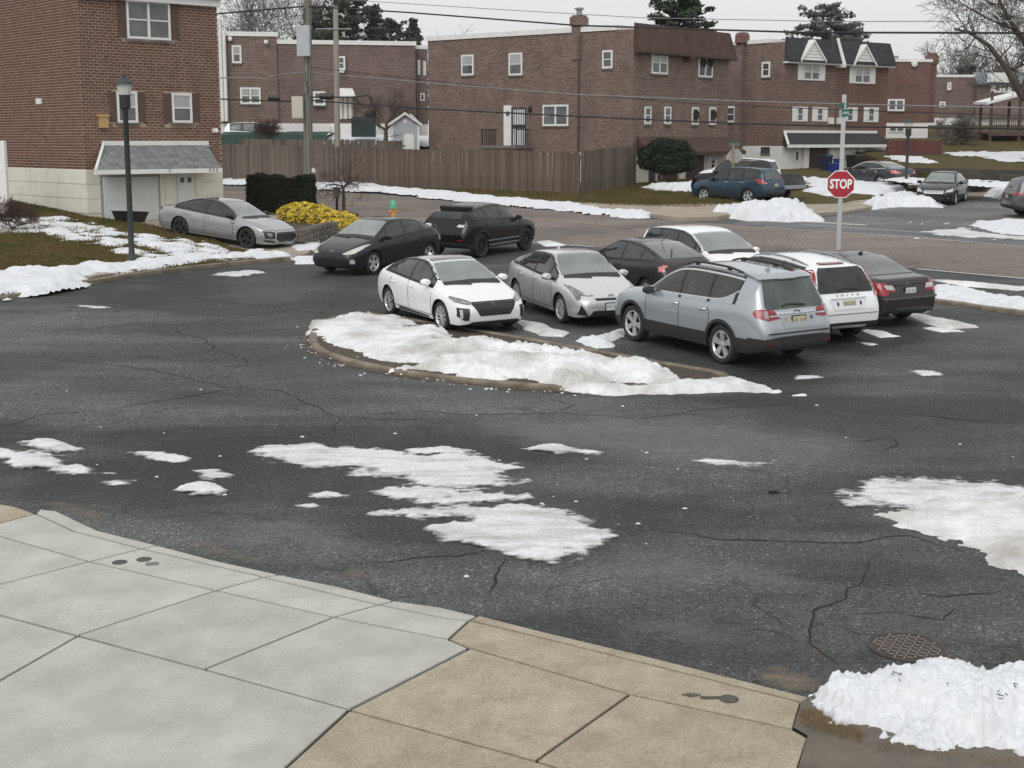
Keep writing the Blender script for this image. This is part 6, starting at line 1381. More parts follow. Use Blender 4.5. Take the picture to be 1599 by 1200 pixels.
AMBER = mat('amber', (.5, .16, .02), .3); PLATE = mat('number_plate', (.50, .50, .42), .5, col2=(.58, .52, .25), nscale=9); PLATEW = mat('number_plate_white', (.62, .63, .60), .5); PLTX = mat('plate_text', (.05, .06, .12), .6); GRIL = mat('grille_black', (.012, .012, .013), .45); PIANO = mat('gloss_black_roof', (.018, .019, .02), .08, coat=1)
_wheel = {}
def wheel_meshes(r, tw, style, dark):
    k = (r, tw, style, dark)
    if k in _wheel: return _wheel[k]
    rr_ = r * .70; t = tw / 2
    ty = MB().lathe([(rr_, -t * .8), (r * .86, -t), (r * .97, -t * .82), (r, -t * .45), (r, t * .45), (r * .97, t * .82), (r * .86, t), (rr_, t * .8), (rr_ * .96, t * .3)], 32, ax='y', cap=False).mesh('tyre'); ty.materials.append(TYRE)
    hub = MB().lathe([(rr_ * .97, -t * .3), (rr_ * .97, t * .1), (0, t * .1)], 24, ax='y').mesh('wheel'); hub.materials.append(WELL)
    mb = MB(); mb.lathe([(rr_ * .9, t * .55), (rr_ * 1.0, t * .86), (rr_ * 1.04, t * .8), (rr_ * 1.02, t * .5)], 32, ax='y', cap=False)
    n, wd, twin = {'five': (5, .25, 0), 'ten': (10, .09, 0), 'twin': (5, .10, .16), 'seven': (7, .15, 0), 'cover': (8, .19, 0)}[style]
    for i in range(n):
        for s_ in ((-1, 1) if twin else (0,)):
            a = 2 * math.pi * i / n + s_ * twin; R2 = Matrix.Rotation(a, 4, 'Y'); w0, w1 = rr_ * wd * .55, rr_ * wd
            V = [(-w0, t * .62, rr_ * .15), (w0, t * .62, rr_ * .15), (w1, t * .8, rr_ * .96), (-w1, t * .8, rr_ * .96), (-w0, t * .3, rr_ * .15), (w0, t * .3, rr_ * .15), (w1, t * .45, rr_ * .96), (-w1, t * .45, rr_ * .96)]
            mb.add([R2 @ Vector(v) for v in V], [(0, 1, 2, 3), (0, 1, 5, 4), (1, 2, 6, 5), (2, 3, 7, 6), (3, 0, 4, 7)])
    mb.lathe([(rr_ * .24, t * .3), (rr_ * .24, t * .66), (rr_ * .12, t * .72), (0, t * .72)], 14, ax='y')
    rim = mb.mesh('rim'); rim.materials.append(ALLOYD if dark else ALLOY)
    _wheel[k] = (hub, ty, rim); return _wheel[k]
class Car:
    def __init__(s, name, label, sp, pos, yaw, pitch=0, z=None, cat='car'):
        s.sp = sp; y = pos[1]; zz = zt(y) if z is None else z
        g = math.atan(zt(y + .5) - zt(y - .5)) if z is None else 0
        s.o = empty(name, (0, 0, 0), 0, label, cat)
        s.o.matrix_world = Matrix.Translation((pos[0], y, zz)) @ Matrix.Rotation(g, 4, 'X') @ Matrix.Rotation(R(yaw), 4, 'Z') @ Matrix.Rotation(R(pitch), 4, 'Y')
        L_, W_, wb, foh = sp['L'], sp['W'], sp['wb'], sp['foh']; s.xf = wb / 2 + foh
        s.top = pchip(sp['top']); s.belt0 = pchip(sp['belt']); s.rail = pchip(sp['rail'])
        s.belt = lambda d: min(s.belt0(d), s.top(d) - .03)
        pf = sp.get('plan', [(0, .66), (.04, .74), (.12, .82), (.3, .91), (.6, .965), (1.1, 1), (L_ - 1.1, 1), (L_ - .6, .975), (L_ - .25, .93), (L_ - .1, .87), (L_ - .03, .81), (L_, .74)])
        s.plan = pchip(pf); s.bot = pchip(sp.get('bot', [(0, .24), (.25, .19), (.8, .2), (L_ - .8, .2), (L_ - .25, .24), (L_, .32)]))
        nose = pchip(sp.get('nose', [(.1, -.10), (.3, -.02), (.48, 0), (.62, -.015), (.85, -.10)])); tail = pchip(sp.get('tail', [(.15, .12), (.4, .01), (.58, 0), (.85, .05), (1.1, .12)]))
        ds = sorted(set([0, .012, .035, .07, .12, .18, .26] + [p[0] for p in sp['top']] + [L_ - q for q in (0, .012, .035, .07, .12, .18, .26)] + [.35 + i * .085 for i in range(int((L_ - .65) / .085))]))
        d2 = [ds[0]]
        for d in ds[1:]:
            if d - d2[-1] > .011: d2.append(d)
        ds = d2; rings = []; s.dof = {}; V = []
        for d in ds:
            sec = s.section(d); e = min(d, L_ - d); sh = 1 - .10 * max(0, 1 - e / .05) ** 2
            zc = (s.bot(d) + s.top(d)) / 2; ring = []; s.dof[len(V)] = d
            full = sec + [(-y_, z_) for y_, z_ in sec[-2:0:-1]]
            for y_, z_ in full:
                z2 = zc + (z_ - zc) * sh; x = s.xf - d
                wf = max(0, 1 - d / .7); wr = max(0, 1 - (L_ - d) / .7)
                x += nose(z2) * wf * wf * (3 - 2 * wf) + tail(z2) * wr * wr * (3 - 2 * wr)
                ring.append(len(V)); V.append((x, y_ * (.97 if e < .01 else 1), z2))
            rings.append(ring)
        F = []; MI = []; n = len(rings[0]); clad = sp.get('clad', 2)
        for a, b in zip(rings, rings[1:]):
            for i in range(n):
                F.append((a[i], a[(i + 1) % n], b[(i + 1) % n], b[i])); q = min(i, n - 1 - i); mi_ = 1 if q < clad else 0
                da, db = s.dof[a[0]], s.dof[b[0]]; gh_ = min(s.top(da) - s.belt(da), s.top(db) - s.belt(db))
                if q in (8, 9) and da >= sp['dlo'][0] - .001 and db <= sp['dlo'][1] + .001 and gh_ > .09: mi_ = 3
                if q in (11, 12, 13) and da >= min(sp['ws']) - .001 and db <= max(sp['ws']) + .001: mi_ = 3
                if 'rw' in sp and q in (11, 12, 13) and da >= min(sp['rw']) - .001 and db <= max(sp['rw']) + .001: mi_ = 3
                MI.append(mi_)
        for rg in (rings[0], rings[-1]):
            h2_ = n // 2
            for i in range(h2_):
                q4 = (rg[i], rg[i + 1], rg[(n - i - 1) % n], rg[(n - i) % n]); q4 = tuple(dict.fromkeys(q4))
                F.append(q4); MI.append(1 if i < clad else 0)
        me = bpy.data.meshes.new('body'); me.from_pydata(V, [], F); me.materials.append(sp['paint']); me.materials.append(CLAD); me.materials.append(WELL); me.materials.append(WELL)
        for p, m_ in zip(me.polygons, MI): p.material_index = m_; p.use_smooth = True
        bm = bmesh.new(); bm.from_mesh(me); bmesh.ops.recalc_face_normals(bm, faces=bm.faces); bm.to_mesh(me); bm.free()
        tmp = bpy.data.objects.new('tmp', me); COL.objects.link(tmp)
        cut = MB(); rw = sp['r']; s.ws = [(wb / 2, 1), (wb / 2, -1), (-wb / 2, 1), (-wb / 2, -1)]
        for x, sd in s.ws:
            cut.lathe([(rw + .055, .56 * W_ / 2), (rw + .055, W_ / 2 + .3)] if sd > 0 else [(rw + .055, -W_ / 2 - .3), (rw + .055, -.56 * W_ / 2)], 36, Matrix.Translation((x, 0, rw + .01)), ax='y')
        cme = cut.mesh('cut')
        for q in (0, 1, 2): cme.materials.append(WELL)
        for p in cme.polygons: p.material_index = 2
        co = bpy.data.objects.new('cut', cme); COL.objects.link(co)
        mod = tmp.modifiers.new('b', 'BOOLEAN'); mod.operation = 'DIFFERENCE'; mod.object = co; mod.solver = 'EXACT'
        dg = bpy.context.evaluated_depsgraph_get(); dg.update(); me2 = bpy.data.meshes.new_from_object(tmp.evaluated_get(dg))
        bpy.data.objects.remove(tmp); bpy.data.objects.remove(co)
        bm = bmesh.new(); bm.from_mesh(me2); bmesh.ops.delete(bm, geom=[f for f in bm.faces if f.material_index == 3], context='FACES')
        for f in bm.faces: f.smooth = True
        for e in bm.edges:
            if len(e.link_faces) == 2 and e.calc_face_angle(0) > .6: e.smooth = False
        bm.to_mesh(me2); bm.free(); me2.name = 'body'
        s.body = link('body', me2, None, s.o)
        bm = bmesh.new(); bm.from_mesh(me); s.bvh = BVHTree.FromBMesh(bm); bm.free()       # uncut skin, for fitting details
        hub, ty, rim = wheel_meshes(rw, sp.get('tw', .22), sp.get('wheel', 'five'), sp.get('darkwheel', False))
        for x, sd in s.ws:
            w_ = link('wheel', hub, None, s.o); w_.location = (x, sd * (W_ / 2 - sp.get('tw', .22) / 2 - .025), rw); w_.rotation_euler = (0, random.uniform(0, 6), 0 if sd > 0 else math.pi)
            link('tyre', ty, None, w_); link('rim', rim, None, w_)
    def section(s, d):
        sp = s.sp; w_ = sp['W'] / 2 * s.plan(d); z0 = s.bot(d); zb = s.belt(d); zt_ = s.top(d); gh = zt_ - zb; yr = min(s.rail(d), .90 * w_)
        zr_ = zb + .90 * gh; m7 = (.945 * w_, zb); hb = zb - z0
        mid = ((m7[0] + yr) / 2 + .02 * min(1, gh / .4), zb + .48 * gh)
        return [(0, z0), (.80 * w_, z0), (.945 * w_, z0 + .025), (.978 * w_, z0 + min(.14, hb * .3)), (.99 * w_, z0 + .34 * hb), (1.0 * w_, z0 + .62 * hb), (.995 * w_, z0 + .80 * hb), (.975 * w_, z0 + .93 * hb), m7, mid, (yr, zr_), (yr * .90, zb + .955 * gh), (yr * .62, zb + .985 * gh), (yr * .3, zb + .997 * gh), (0, zt_)]
    def railz(s, d): return s.belt(d) + .90 * (s.top(d) - s.belt(d))
    def hit(s, pr_, a, b):
        """pr_: 'L'/'R' side (d, z); 'F'/'B' end (y, z); 'T' top (d, y)"""
        if pr_ in 'LR':
            sg = 1 if pr_ == 'L' else -1; o = Vector((s.xf - a, 3 * sg, b)); dr = Vector((0, -sg, 0))
        elif pr_ in 'FB':
            sg = 1 if pr_ == 'F' else -1; o = Vector((6 * sg, a, b)); dr = Vector((-sg, 0, 0))
        else: o = Vector((s.xf - a, b, 4)); dr = Vector((0, 0, -1))
        h_ = s.bvh.ray_cast(o, dr)
        s.miss = h_[0] is None
        if h_[0] is None:
            h_ = s.bvh.find_nearest(o + dr * (3 if pr_ in 'LR' else 6 - abs(s.xf) if pr_ == 'F' else 6 - (s.sp['L'] - s.xf) if pr_ == 'B' else 3))
        return h_[0], h_[1]
    def patch(s, name, pr_, poly, m, off=.006, parent=None, cell=.09, skirt=.02):
        if pr_ in 'FB': off += .006; cell = min(cell, .05)
        bm = bmesh.new()
        try: bm.faces.new([bm.verts.new((p[0], p[1], 0)) for p in poly])
        except ValueError: bm.free(); return None
        for ax in (0, 1):
            c = [p[ax] for p in poly]; v = min(c) + cell
            while v < max(c):
                bmesh.ops.bisect_plane(bm, geom=bm.verts[:] + bm.edges[:] + bm.faces[:], plane_co=(v if ax == 0 else 0, v if ax else 0, 0), plane_no=(1, 0, 0) if ax == 0 else (0, 1, 0)); v += cell
        nr = {}; gone = []
        for v in bm.verts:
            h_, n_ = s.hit(pr_, v.co.x, v.co.y)
            if s.miss: gone.append(v)
            else: nr[v] = n_; v.co = h_ + n_ * off
        if gone: bmesh.ops.delete(bm, geom=gone, context='VERTS')
        if not bm.faces: bm.free(); return None
        r = bmesh.ops.extrude_edge_only(bm, edges=[e for e in bm.edges if e.is_boundary])
        bm.verts.ensure_lookup_table()
        for g in r['geom']:
            if isinstance(g, bmesh.types.BMVert):
                best = min(nr, key=lambda q: (q.co - g.co).length_squared); g.co = g.co - nr[best] * (off + skirt)
        bmesh.ops.recalc_face_normals(bm, faces=bm.faces)
        for f in bm.faces: f.smooth = True
        for e in bm.edges:
            if len(e.link_faces) == 2 and e.calc_face_angle(0) > .8: e.smooth = False
        me = bpy.data.meshes.new(name); bm.to_mesh(me); bm.free()
        # outward facing
        return link(name, me, m, parent or s.o)
    def sides(s, name, poly, m, off=.006, cell=.09, parent=None):
        return [s.patch(name, q, poly, m, off, parent, cell) for q in 'LR']
    def ends(s, name, pr_, poly, m, off=.006, cell=.07, parent=None):
        return [s.patch(name, pr_, [(y_ * k, z_) for y_, z_ in poly], m, off, parent, cell) for k in (1, -1)]
    def strip(s, name, pr_, pts, w_, m, off=.004):
        """narrow line along points in a projection"""
        up = []; dn = []
        for i, p in enumerate(pts):
            a = Vector(pts[max(0, i - 1)]); b = Vector(pts[min(len(pts) - 1, i + 1)]); t = (b - a).normalized(); q = Vector((-t.y, t.x)) * w_ / 2
            up.append((p[0] + q.x, p[1] + q.y)); dn.append((p[0] - q.x, p[1] - q.y))
        return s.patch(name, pr_, up + dn[::-1], m, off, None, .12, .004)
    def glass(s):
        sp = s.sp; d0, d1 = sp['dlo']; pil = sp['pillars']; lo = lambda d: s.belt(d) + sp.get('sillz', .03); hi = lambda d: s.railz(d) - sp.get('headz', .03)
        rk = sp.get('kick', 0)
        def poly(a, b, ins=0):
            n = max(4, int((b - a) / .09)); D = [a + (b - a) * i / n for i in range(n + 1)]
            U = []; Lw = []
            for d in D:
                l_ = lo(d) + ins + rk * max(0, (d - (d1 - .55)) / .55) ** 2; u_ = hi(d) - ins
                if u_ - l_ > .015: U.append((d, u_)); Lw.append((d, l_))
            return Lw + U[::-1]
        trim = CHR if sp.get('chrome') else BLACK
        for q in 'LR':
            P = poly(d0 - .03, d1 + .03, -.02); h_ = len(P) // 2; lw = P[:h_]; up = P[h_:][::-1]
            Q = poly(d0 - .03, d1 + .03, .012); g_ = len(Q) // 2; lq = Q[:g_]; uq = Q[g_:][::-1]
            bl_ = [(d, s.belt(d) - .012) for d, _ in lq]
            s.patch('window_sill_trim', q, bl_ + lq[::-1], sp['paint'] if rk else BLACK, .005); s.patch('window_head_trim', q, uq + [(d, s.railz(d) + .008) for d, _ in uq][::-1], BLACK, .005)
            if sp.get('chrome'): s.patch('chrome_trim', q, uq + [(d, z_ + .035) for d, z_ in uq][::-1], CHR, .010, cell=.12); s.patch('chrome_trim', q, [(d, z_ - .028) for d, z_ in lq] + lq[::-1], CHR, .010, cell=.12)
            for pd in pil + [d0, d1]:
                a_, b_ = max(pd - .045, d0 - .02), min(pd + .045, d1 + .05)
                if pd == d1: a_, b_ = d1 - .05, d1 + .03
                if pd == d0: a_, b_ = d0 - .03, d0 + .03
                pp = [(d, s.belt(d) - .01) for d in (a_, b_)] + [(d, s.railz(d) + .005) for d in (b_, a_)]
                if s.railz(b_) - s.belt(b_) > .05: s.patch('window_pillar', q, pp, BLACK, .006)
            e = [d0] + pil + [d1]
            for a, b in zip(e, e[1:]):
                P = poly(a + (.035 if a != d0 else .01), b - (.035 if b != d1 else .01), .012)
                if len(P) > 3: s.patch('side_window', q, P, GSD, .009)
        a, b = sp['ws']; n = 6                             # windscreen from roof edge a to cowl b
        D = [a + (b - a) * i / n for i in range(n + 1)]
        yr = lambda d: min(s.rail(d), .9 * sp['W'] / 2 * s.plan(d))
        k = .93
        pl = [(d, yr(d) * k) for d in D] + [(d, -yr(d) * k) for d in D[::-1]]
        s.patch('windscreen', 'T', pl, GWS, .005, cell=.12); s.cabin(a, b)
        bl = [(D[-1] - .06, yr(D[-1]) * k), (D[-1] + .07, yr(D[-1]) * .9), (D[-1] + .10, 0), (D[-1] + .07, -yr(D[-1]) * .9), (D[-1] - .06, -yr(D[-1]) * k)]
        s.patch('wiper_cowl', 'T', bl, BLACK, .008, cell=.15)
        for sg in (-.55, .15):
            s.strip('wiper', 'T', [(D[-1] - .03, sg), (D[-1] - .12, sg + .5)], .03, BLACK, .016)
        if 'rw' in sp:
            a, b = sp['rw']; D = [a + (b - a) * i / 5 for i in range(6)]; k = sp.get('rwk', .93)
            s.patch('rear_window', 'T', [(d, yr(d) * k) for d in D] + [(d, -yr(d) * k) for d in D[::-1]], GRW, .006, cell=.1)
        if 'rwb' in sp: s.patch('rear_window', 'B', sp['rwb'] + [(-y_, z_) for y_, z_ in sp['rwb'][::-1]], sp.get('rwm', CRW), .008, cell=.1)
    def cabin(s, a, b):
        sp = s.sp; B = min(sp['pillars'], key=lambda p: abs(p - sp['L'] * .54)); cow = min(sp['ws']); hb = s.belt(B); rf = s.top(B)
        d_in, d_out = cow + .05, min(sp['dlo'][1] + .3, sp['L'] - .35); X = lambda d: s.xf - d
        V = []; F = []; n_ = 14
        for i in range(n_ + 1):
            d = d_in + (d_out - d_in) * i / n_; w_ = sp['W'] / 2 * s.plan(d) * .90; zb = s.belt(d) - .03
            V += [(X(d), -w_, zb), (X(d), -w_ * .96, .42), (X(d), w_ * .96, .42), (X(d), w_, zb)]
        for i in range(n_):
            for k in range(3): F.append((4 * i + k, 4 * i + k + 1, 4 * i + 5 + k, 4 * i + 4 + k))
        F += [(0, 1, 2, 3), (4 * n_, 4 * n_ + 1, 4 * n_ + 2, 4 * n_ + 3)]
        MB().add(V, F).build('cabin_tub', TRIM, s.o)
        zc = s.belt(cow + .1) - .02; wd = sp['W'] / 2 * .84
        MB().prism([(X(cow + .02), zc - .02), (X(cow + .25), zc + .04), (X(cow + .62), zc + .03), (X(cow + .72), zc - .10), (X(cow + .60), .5), (X(cow + .02), .5)], -wd, wd, 'y').build('dashboard', TRIM, s.o)
        V = []; 
        dd_ = [max(sp['ws']) + .02 + (max(max(sp['ws']) + .5, (min(sp['rw']) if 'rw' in sp else d_out - .2)) - max(sp['ws']) - .04) * i / 8 for i in range(9)]
        for d in dd_:
            for y_ in (-.9, -.45, 0, .45, .9):
                yy = s.rail(d) * y_; V.append((X(d), yy, s.top(d) - .045 - .03 * y_ * y_))
        MB().add(V, [(5 * i + k, 5 * i + k + 1, 5 * i + 6 + k, 5 * i + 5 + k) for i in range(8) for k in range(4)]).build('headliner', LINER, s.o)
        def seat(nm, dt, y_, hw, top, head=True):
            mb = MB(); x = X(dt); pr = [(x + .14, .50), (x + .26, .62), (x + .10, top - .30), (x + .02, top - .18), (x - .08, top - .20), (x - .06, .9), (x + .0, .5)]
            mb.prism(pr, y_ - hw, y_ + hw, 'y'); mb.prism([(x + .70, .62), (x + .66, .68), (x + .2, .64), (x + .2, .45), (x + .66, .45)], y_ - hw, y_ + hw, 'y')
            for h_ in ((y_,) if nm == 'seat' else (y_ - hw * .6, y_ + hw * .6)):
                if head: mb.lathe([(.05, -.12), (.125, -.10), (.135, 0), (.12, .08), (.05, .10)], 10, Matrix.Translation((x - .03, h_, top - .10)) @ Matrix.Diagonal((.55, 1, 1, 1)))
            mb.build(nm, SEATM, s.o)
        for y_ in (-.37, .37): seat('seat', B - .02, y_, .25, rf - .17)
        seat('rear_bench', B + .86, 0, .62, min(rf - .25, s.top(B + .9) - .2), True)
        MB().tube([(X(B - .62) + math.sin(q) * .05, .37 + math.cos(q) * .18, zc + .02 + math.sin(q) * .17) for q in [i * math.pi / 8 for i in range(17)]], .014, 5).build('steering_wheel', BLACK, s.o)
        h_, n2 = s.hit('T', max(sp['ws']) - .12, 0); MB().box((h_.x - .02, -.12, h_.z - .13), (h_.x + .02, .12, h_.z - .06)).build('interior_mirror', BLACK, s.o)
    def mirrors(s, d, z, m, col=None):
        for sd in (1, -1):
            h_, n_ = s.hit('L' if sd > 0 else 'R', d, z)
            mb = MB(); c = h_ + Vector((-.0, sd * .13, .045))
            V = []
            for x, k in ((.09, .55), (.05, .95), (-.05, 1.0), (-.075, .9)):
                for a in range(10):
                    q = 2 * math.pi * a / 10; V.append(c + Vector((x, math.cos(q) * .115 * k, math.sin(q) * .075 * k * (1.15 if math.sin(q) < 0 else 1))))
            mb.add(V, [tuple(range(10))[::-1], tuple(range(30, 40))] + [(10 * i + a, 10 * i + (a + 1) % 10, 10 * i + 10 + (a + 1) % 10, 10 * i + 10 + a) for i in range(3) for a in range(10)], True)
            o = mb.build('mirror', m, s.o)
            MB().tube([h_ - Vector((0, sd * .02, .02)), h_ + Vector((0, sd * .06, -.005)), c - Vector((0, 0, .05))], [.03, .025, .025], 6).build('mirror_arm', BLACK, o)
            MB().box((c.x - .082, c.y - .09, c.z - .06), (c.x - .0755, c.y + .09, c.z + .055)).build('mirror_glass', CGL, o)
    def handles(s, ds_, z, m):
        for d in ds_:
            for q, sd in (('L', 1), ('R', -1)):
                h_, n_ = s.hit(q, d, z); o = MB().tube([h_ + Vector((.10, sd * .005, -.004)), h_ + Vector((.07, sd * .035, 0)), h_ + Vector((-.07, sd * .035, .004)), h_ + Vector((-.10, sd * .005, .004))], [.012, .016, .016, .012], 6).build('door_handle', m, s.o)
    def seams(s, ds_, sill=.32):
        for d, dz in ds_:
            for q in 'LR': s.strip('door_seam', q, [(d + dz * .15, s.belt(d) + .01), (d, s.belt(d) - .2), (d, (s.belt(d) + sill) / 2), (d + dz * .12, sill)], .012, SEAM)
        dd = [p[0] for p in ds_]
        for q in 'LR': s.strip('door_seam', q, [(min(dd), sill), (sum(dd) / len(dd), sill - .01), (max(dd) + .1, sill)], .012, SEAM)
    def plate(s, pr_, z, m=PLATE, y=0, w_=.31, hh=.155, fr=True, txt=7):
        h_, n_ = s.hit(pr_, y, z); sg = 1 if pr_ == 'F' else -1; x = h_.x + sg * .012
        o = MB().box((x - .008, y - w_ / 2, z - hh / 2), (x + .008, y + w_ / 2, z + hh / 2)).build('license_plate', m, s.o)
        if fr:
            mb = MB()
            for a in ((-w_ / 2 - .012, w_ / 2 + .012, hh / 2, hh / 2 + .014), (-w_ / 2 - .012, w_ / 2 + .012, -hh / 2 - .014, -hh / 2), (-w_ / 2 - .014, -w_ / 2, -hh / 2, hh / 2), (w_ / 2, w_ / 2 + .014, -hh / 2, hh / 2)): mb.box((x - .01, y + a[0], z + a[2]), (x + .012, y + a[1], z + a[3]))
            mb.build('plate_frame', BLACK, o)
        mb = MB()
        for k in range(txt):
            if k == 3: continue
            a = y - w_ * .38 + k * w_ * .76 / (txt - 1)
            mb.box((x + sg * .0085 - .001, a - .010, z - .035), (x + sg * .0085 + .001, a - .003, z + .035)); mb.box((x + sg * .0085 - .001, a - .003, z + (.02 if k % 2 else -.012)), (x + sg * .0085 + .001, a + .012, z + (.034 if k % 2 else .004)))
        props(mb.build('plate_characters', PLTX, o), kind='stuff')
    def badge(s, pr_, z, m=CHR, rx=.075, rz=.05, y=0, kind='oval'):
        h_, n_ = s.hit(pr_, y, z); sg = 1 if pr_ == 'F' else -1; mb = MB(); n = 20; V = []
        for k in range(n):
            q = 2 * math.pi * k / n
            for f, dx_ in ((1, 0), (1, .012), (.76, .012), (.76, 0)): V.append((h_.x + sg * (dx_ + .004), y + math.cos(q) * rx * f, z + math.sin(q) * rz * f))
        mb.add(V, [(4 * k + i, 4 * k + (i + 1) % 4, 4 * ((k + 1) % n) + (i + 1) % 4, 4 * ((k + 1) % n) + i) for k in range(n) for i in range(4)], True)
        if kind == 'H':
            for a, b in (((-.45, -.6), (-.25, .6)), ((.25, -.6), (.45, .6)), ((-.35, -.15), (.4, .2))): mb.tube([(h_.x + sg * .014, y - sg * a[0] * -rx, z + a[1] * rz), (h_.x + sg * .014, y - sg * b[0] * -rx, z + b[1] * rz)], rz * .16, 5)
        elif kind == 'T':
            mb.add([(h_.x + sg * .012, y - rx * .35, z + rz * .1), (h_.x + sg * .012, y + rx * .35, z + rz * .1), (h_.x + sg * .012, y + rx * .35, z + rz * .4), (h_.x + sg * .012, y - rx * .35, z + rz * .4)], [(0, 1, 2, 3)]); mb.tube([(h_.x + sg * .012, y, z - rz * .8), (h_.x + sg * .012, y, z + rz * .8)], rz * .14, 5)
        mb.build('badge', m, s.o)
    def rails(s, d0, d1, m=BLACK, yk=.86, hh=.055):
        for sd in (1, -1):
            P = []
            for i in range(9):
                d = d0 + (d1 - d0) * i / 8; y_ = s.rail(d) * yk * sd; h_, _ = s.hit('T', d, y_); P.append(h_ + Vector((0, 0, hh * min(1, 4 * min(i, 8 - i) / 8 + .05))))
            o = MB().tube(P, .022, 6).build('roof_rail', m, s.o)
            for i in (0, 2, 6, 8): MB().box((P[i].x - .05, P[i].y - .02, P[i].z - hh - .01), (P[i].x + .05, P[i].y + .02, P[i].z)).build('rail_foot', m, o)
    def arches(s, m=CLAD, wd=.06):
        rw = s.sp['r']; wb = s.sp['wb']
        for x in (wb / 2, -wb / 2):
            d = s.xf - x; A_ = [R(-8) + (math.pi + R(16)) * i / 20 for i in range(21)]
            pl = [(d - math.cos(a) * (rw + .05), rw + .01 + math.sin(a) * (rw + .05)) for a in A_] + [(d - math.cos(a) * (rw + .05 + wd), rw + .01 + math.sin(a) * (rw + .05 + wd)) for a in A_[::-1]]
            for q in 'LR': s.patch('arch_trim', q, pl, m, .01, None, .12, .015)
    def antenna(s, d):
        h_, _ = s.hit('T', d, 0); mb = MB(); mb.prism([(h_.x - .10, h_.z - .01), (h_.x + .06, h_.z - .01), (h_.x - .06, h_.z + .06), (h_.x - .09, h_.z + .06)], -.018, .018, 'y'); mb.build('antenna_fin', s.sp['paint'], s.o)
def scale(pts, kx, kz): return [(a * kx, b * kz) for a, b in pts]
# profile families: distance from the front bumper, height
def hatch(L_=4.48, W_=1.76, H_=1.48, wb=2.70, foh=.93, peak=2.15, **k):
    kx, kz = L_ / 4.48, H_ / 1.48; dp = peak - 2.15
    top = scale([(0, .60), (.06, .68), (.3, .80), (.7, .91), (1.05, 1.0), (1.25, 1.09), (1.6, 1.26), (1.95 + dp * .6, 1.42), (2.2 + dp, 1.475), (2.55 + dp, 1.475), (3.0, 1.43), (3.5, 1.31), (3.95, 1.17), (4.2, 1.09), (4.33, 1.02), (4.42, .86), (4.48, .70)], kx, kz)
    belt = scale([(0, .55), (.3, .72), (.8, .85), (1.2, .92), (1.8, .95), (2.6, .99), (3.4, 1.04), (3.9, 1.06), (4.25, .95), (4.48, .65)], kx, kz)
    rail = [(0, .5), (.5 * kx, .64), (1.05 * kx, .74), (1.5 * kx, .68), (2.0 * kx, .585), (2.8 * kx, .575), (3.5 * kx, .60), (4.1 * kx, .62), (4.48 * kx, .56)]
    d = dict(L=L_, W=W_, wb=wb, foh=foh, r=.318, tw=.20, top=top, belt=belt, rail=rail, dlo=(1.22 * kx, 3.85 * kx), pillars=[1.62 * kx, 2.48 * kx, 3.32 * kx], ws=(1.93 * kx, 1.10 * kx), rw=(3.15 * kx, 4.12 * kx)); d.update(k); return d
def sedan(L_=4.85, W_=1.83, H_=1.465, wb=2.79, foh=.97, **k):
    kx, kz = L_ / 4.85, H_ / 1.465
    top = scale([(0, .62), (.06, .70), (.35, .82), (.8, .91), (1.25, .98), (1.45, 1.06), (1.8, 1.25), (2.1, 1.39), (2.4, 1.455), (2.8, 1.465), (3.2, 1.43), (3.6, 1.32), (4.0, 1.16), (4.25, 1.085), (4.5, 1.07), (4.72, 1.05), (4.79, .98), (4.85, .78)], kx, kz)
    belt = scale([(0, .56), (.35, .72), (.9, .85), (1.4, .92), (2.2, .95), (3.2, .99), (3.9, 1.02), (4.4, 1.02), (4.72, .98), (4.85, .70)], kx, kz)
    rail = [(0, .52), (.5 * kx, .67), (1.2 * kx, .76), (1.7 * kx, .68), (2.1 * kx, .60), (3.0 * kx, .59), (3.6 * kx, .63), (4.1 * kx, .68), (4.6 * kx, .70), (4.85 * kx, .60)]
    d = dict(L=L_, W=W_, wb=wb, foh=foh, r=.33, tw=.215, top=top, belt=belt, rail=rail, dlo=(1.42 * kx, 3.98 * kx), pillars=[2.62 * kx, 3.5 * kx], ws=(2.08 * kx, 1.28 * kx), rw=(3.28 * kx, 4.18 * kx)); d.update(k); return d
def suv(L_=4.65, W_=1.88, H_=1.70, wb=2.72, foh=.92, slant=0, **k):
    kx, kz = L_ / 4.65, H_ / 1.70
    top = scale([(0, .72), (.05, .82), (.25, .96), (.7, 1.05), (1.15, 1.10), (1.3, 1.15), (1.6, 1.36), (1.95, 1.58), (2.25, 1.67), (2.7, 1.70), (3.4, 1.685 - slant * .4), (3.95, 1.64 - slant), (4.2, 1.60 - slant), (4.26, 1.55 - slant), (4.40, 1.30), (4.52, 1.08), (4.58, 1.0), (4.65, .80)], kx, kz)
    belt = scale([(0, .66), (.3, .86), (.8, .97), (1.3, 1.03), (2.2, 1.06), (3.3, 1.10), (4.0, 1.14), (4.4, 1.06), (4.65, .72)], kx, kz)
    rail = [(0, .55), (.5 * kx, .70), (1.1 * kx, .78), (1.6 * kx, .73), (2.0 * kx, .67), (3.2 * kx, .66), (4.2 * kx, .64), (4.45 * kx, .70), (4.65 * kx, .66)]
    d = dict(L=L_, W=W_, wb=wb, foh=foh, r=.36, tw=.23, top=top, belt=belt, rail=rail, dlo=(1.30 * kx, 4.0 * kx), pillars=[2.42 * kx, 3.28 * kx], ws=(1.93 * kx, 1.17 * kx), clad=3, bot=[(0, .30), (.3, .24), (1, .26), (L_ - .9, .26), (L_ - .3, .30), (L_, .38)],
             nose=[(.2, -.10), (.45, -.01), (.6, 0), (.8, -.02), (1.0, -.08)], tail=[(.25, .12), (.5, .0), (.7, .0), (1.0, .02), (1.6, .02)]); d.update(k); return d
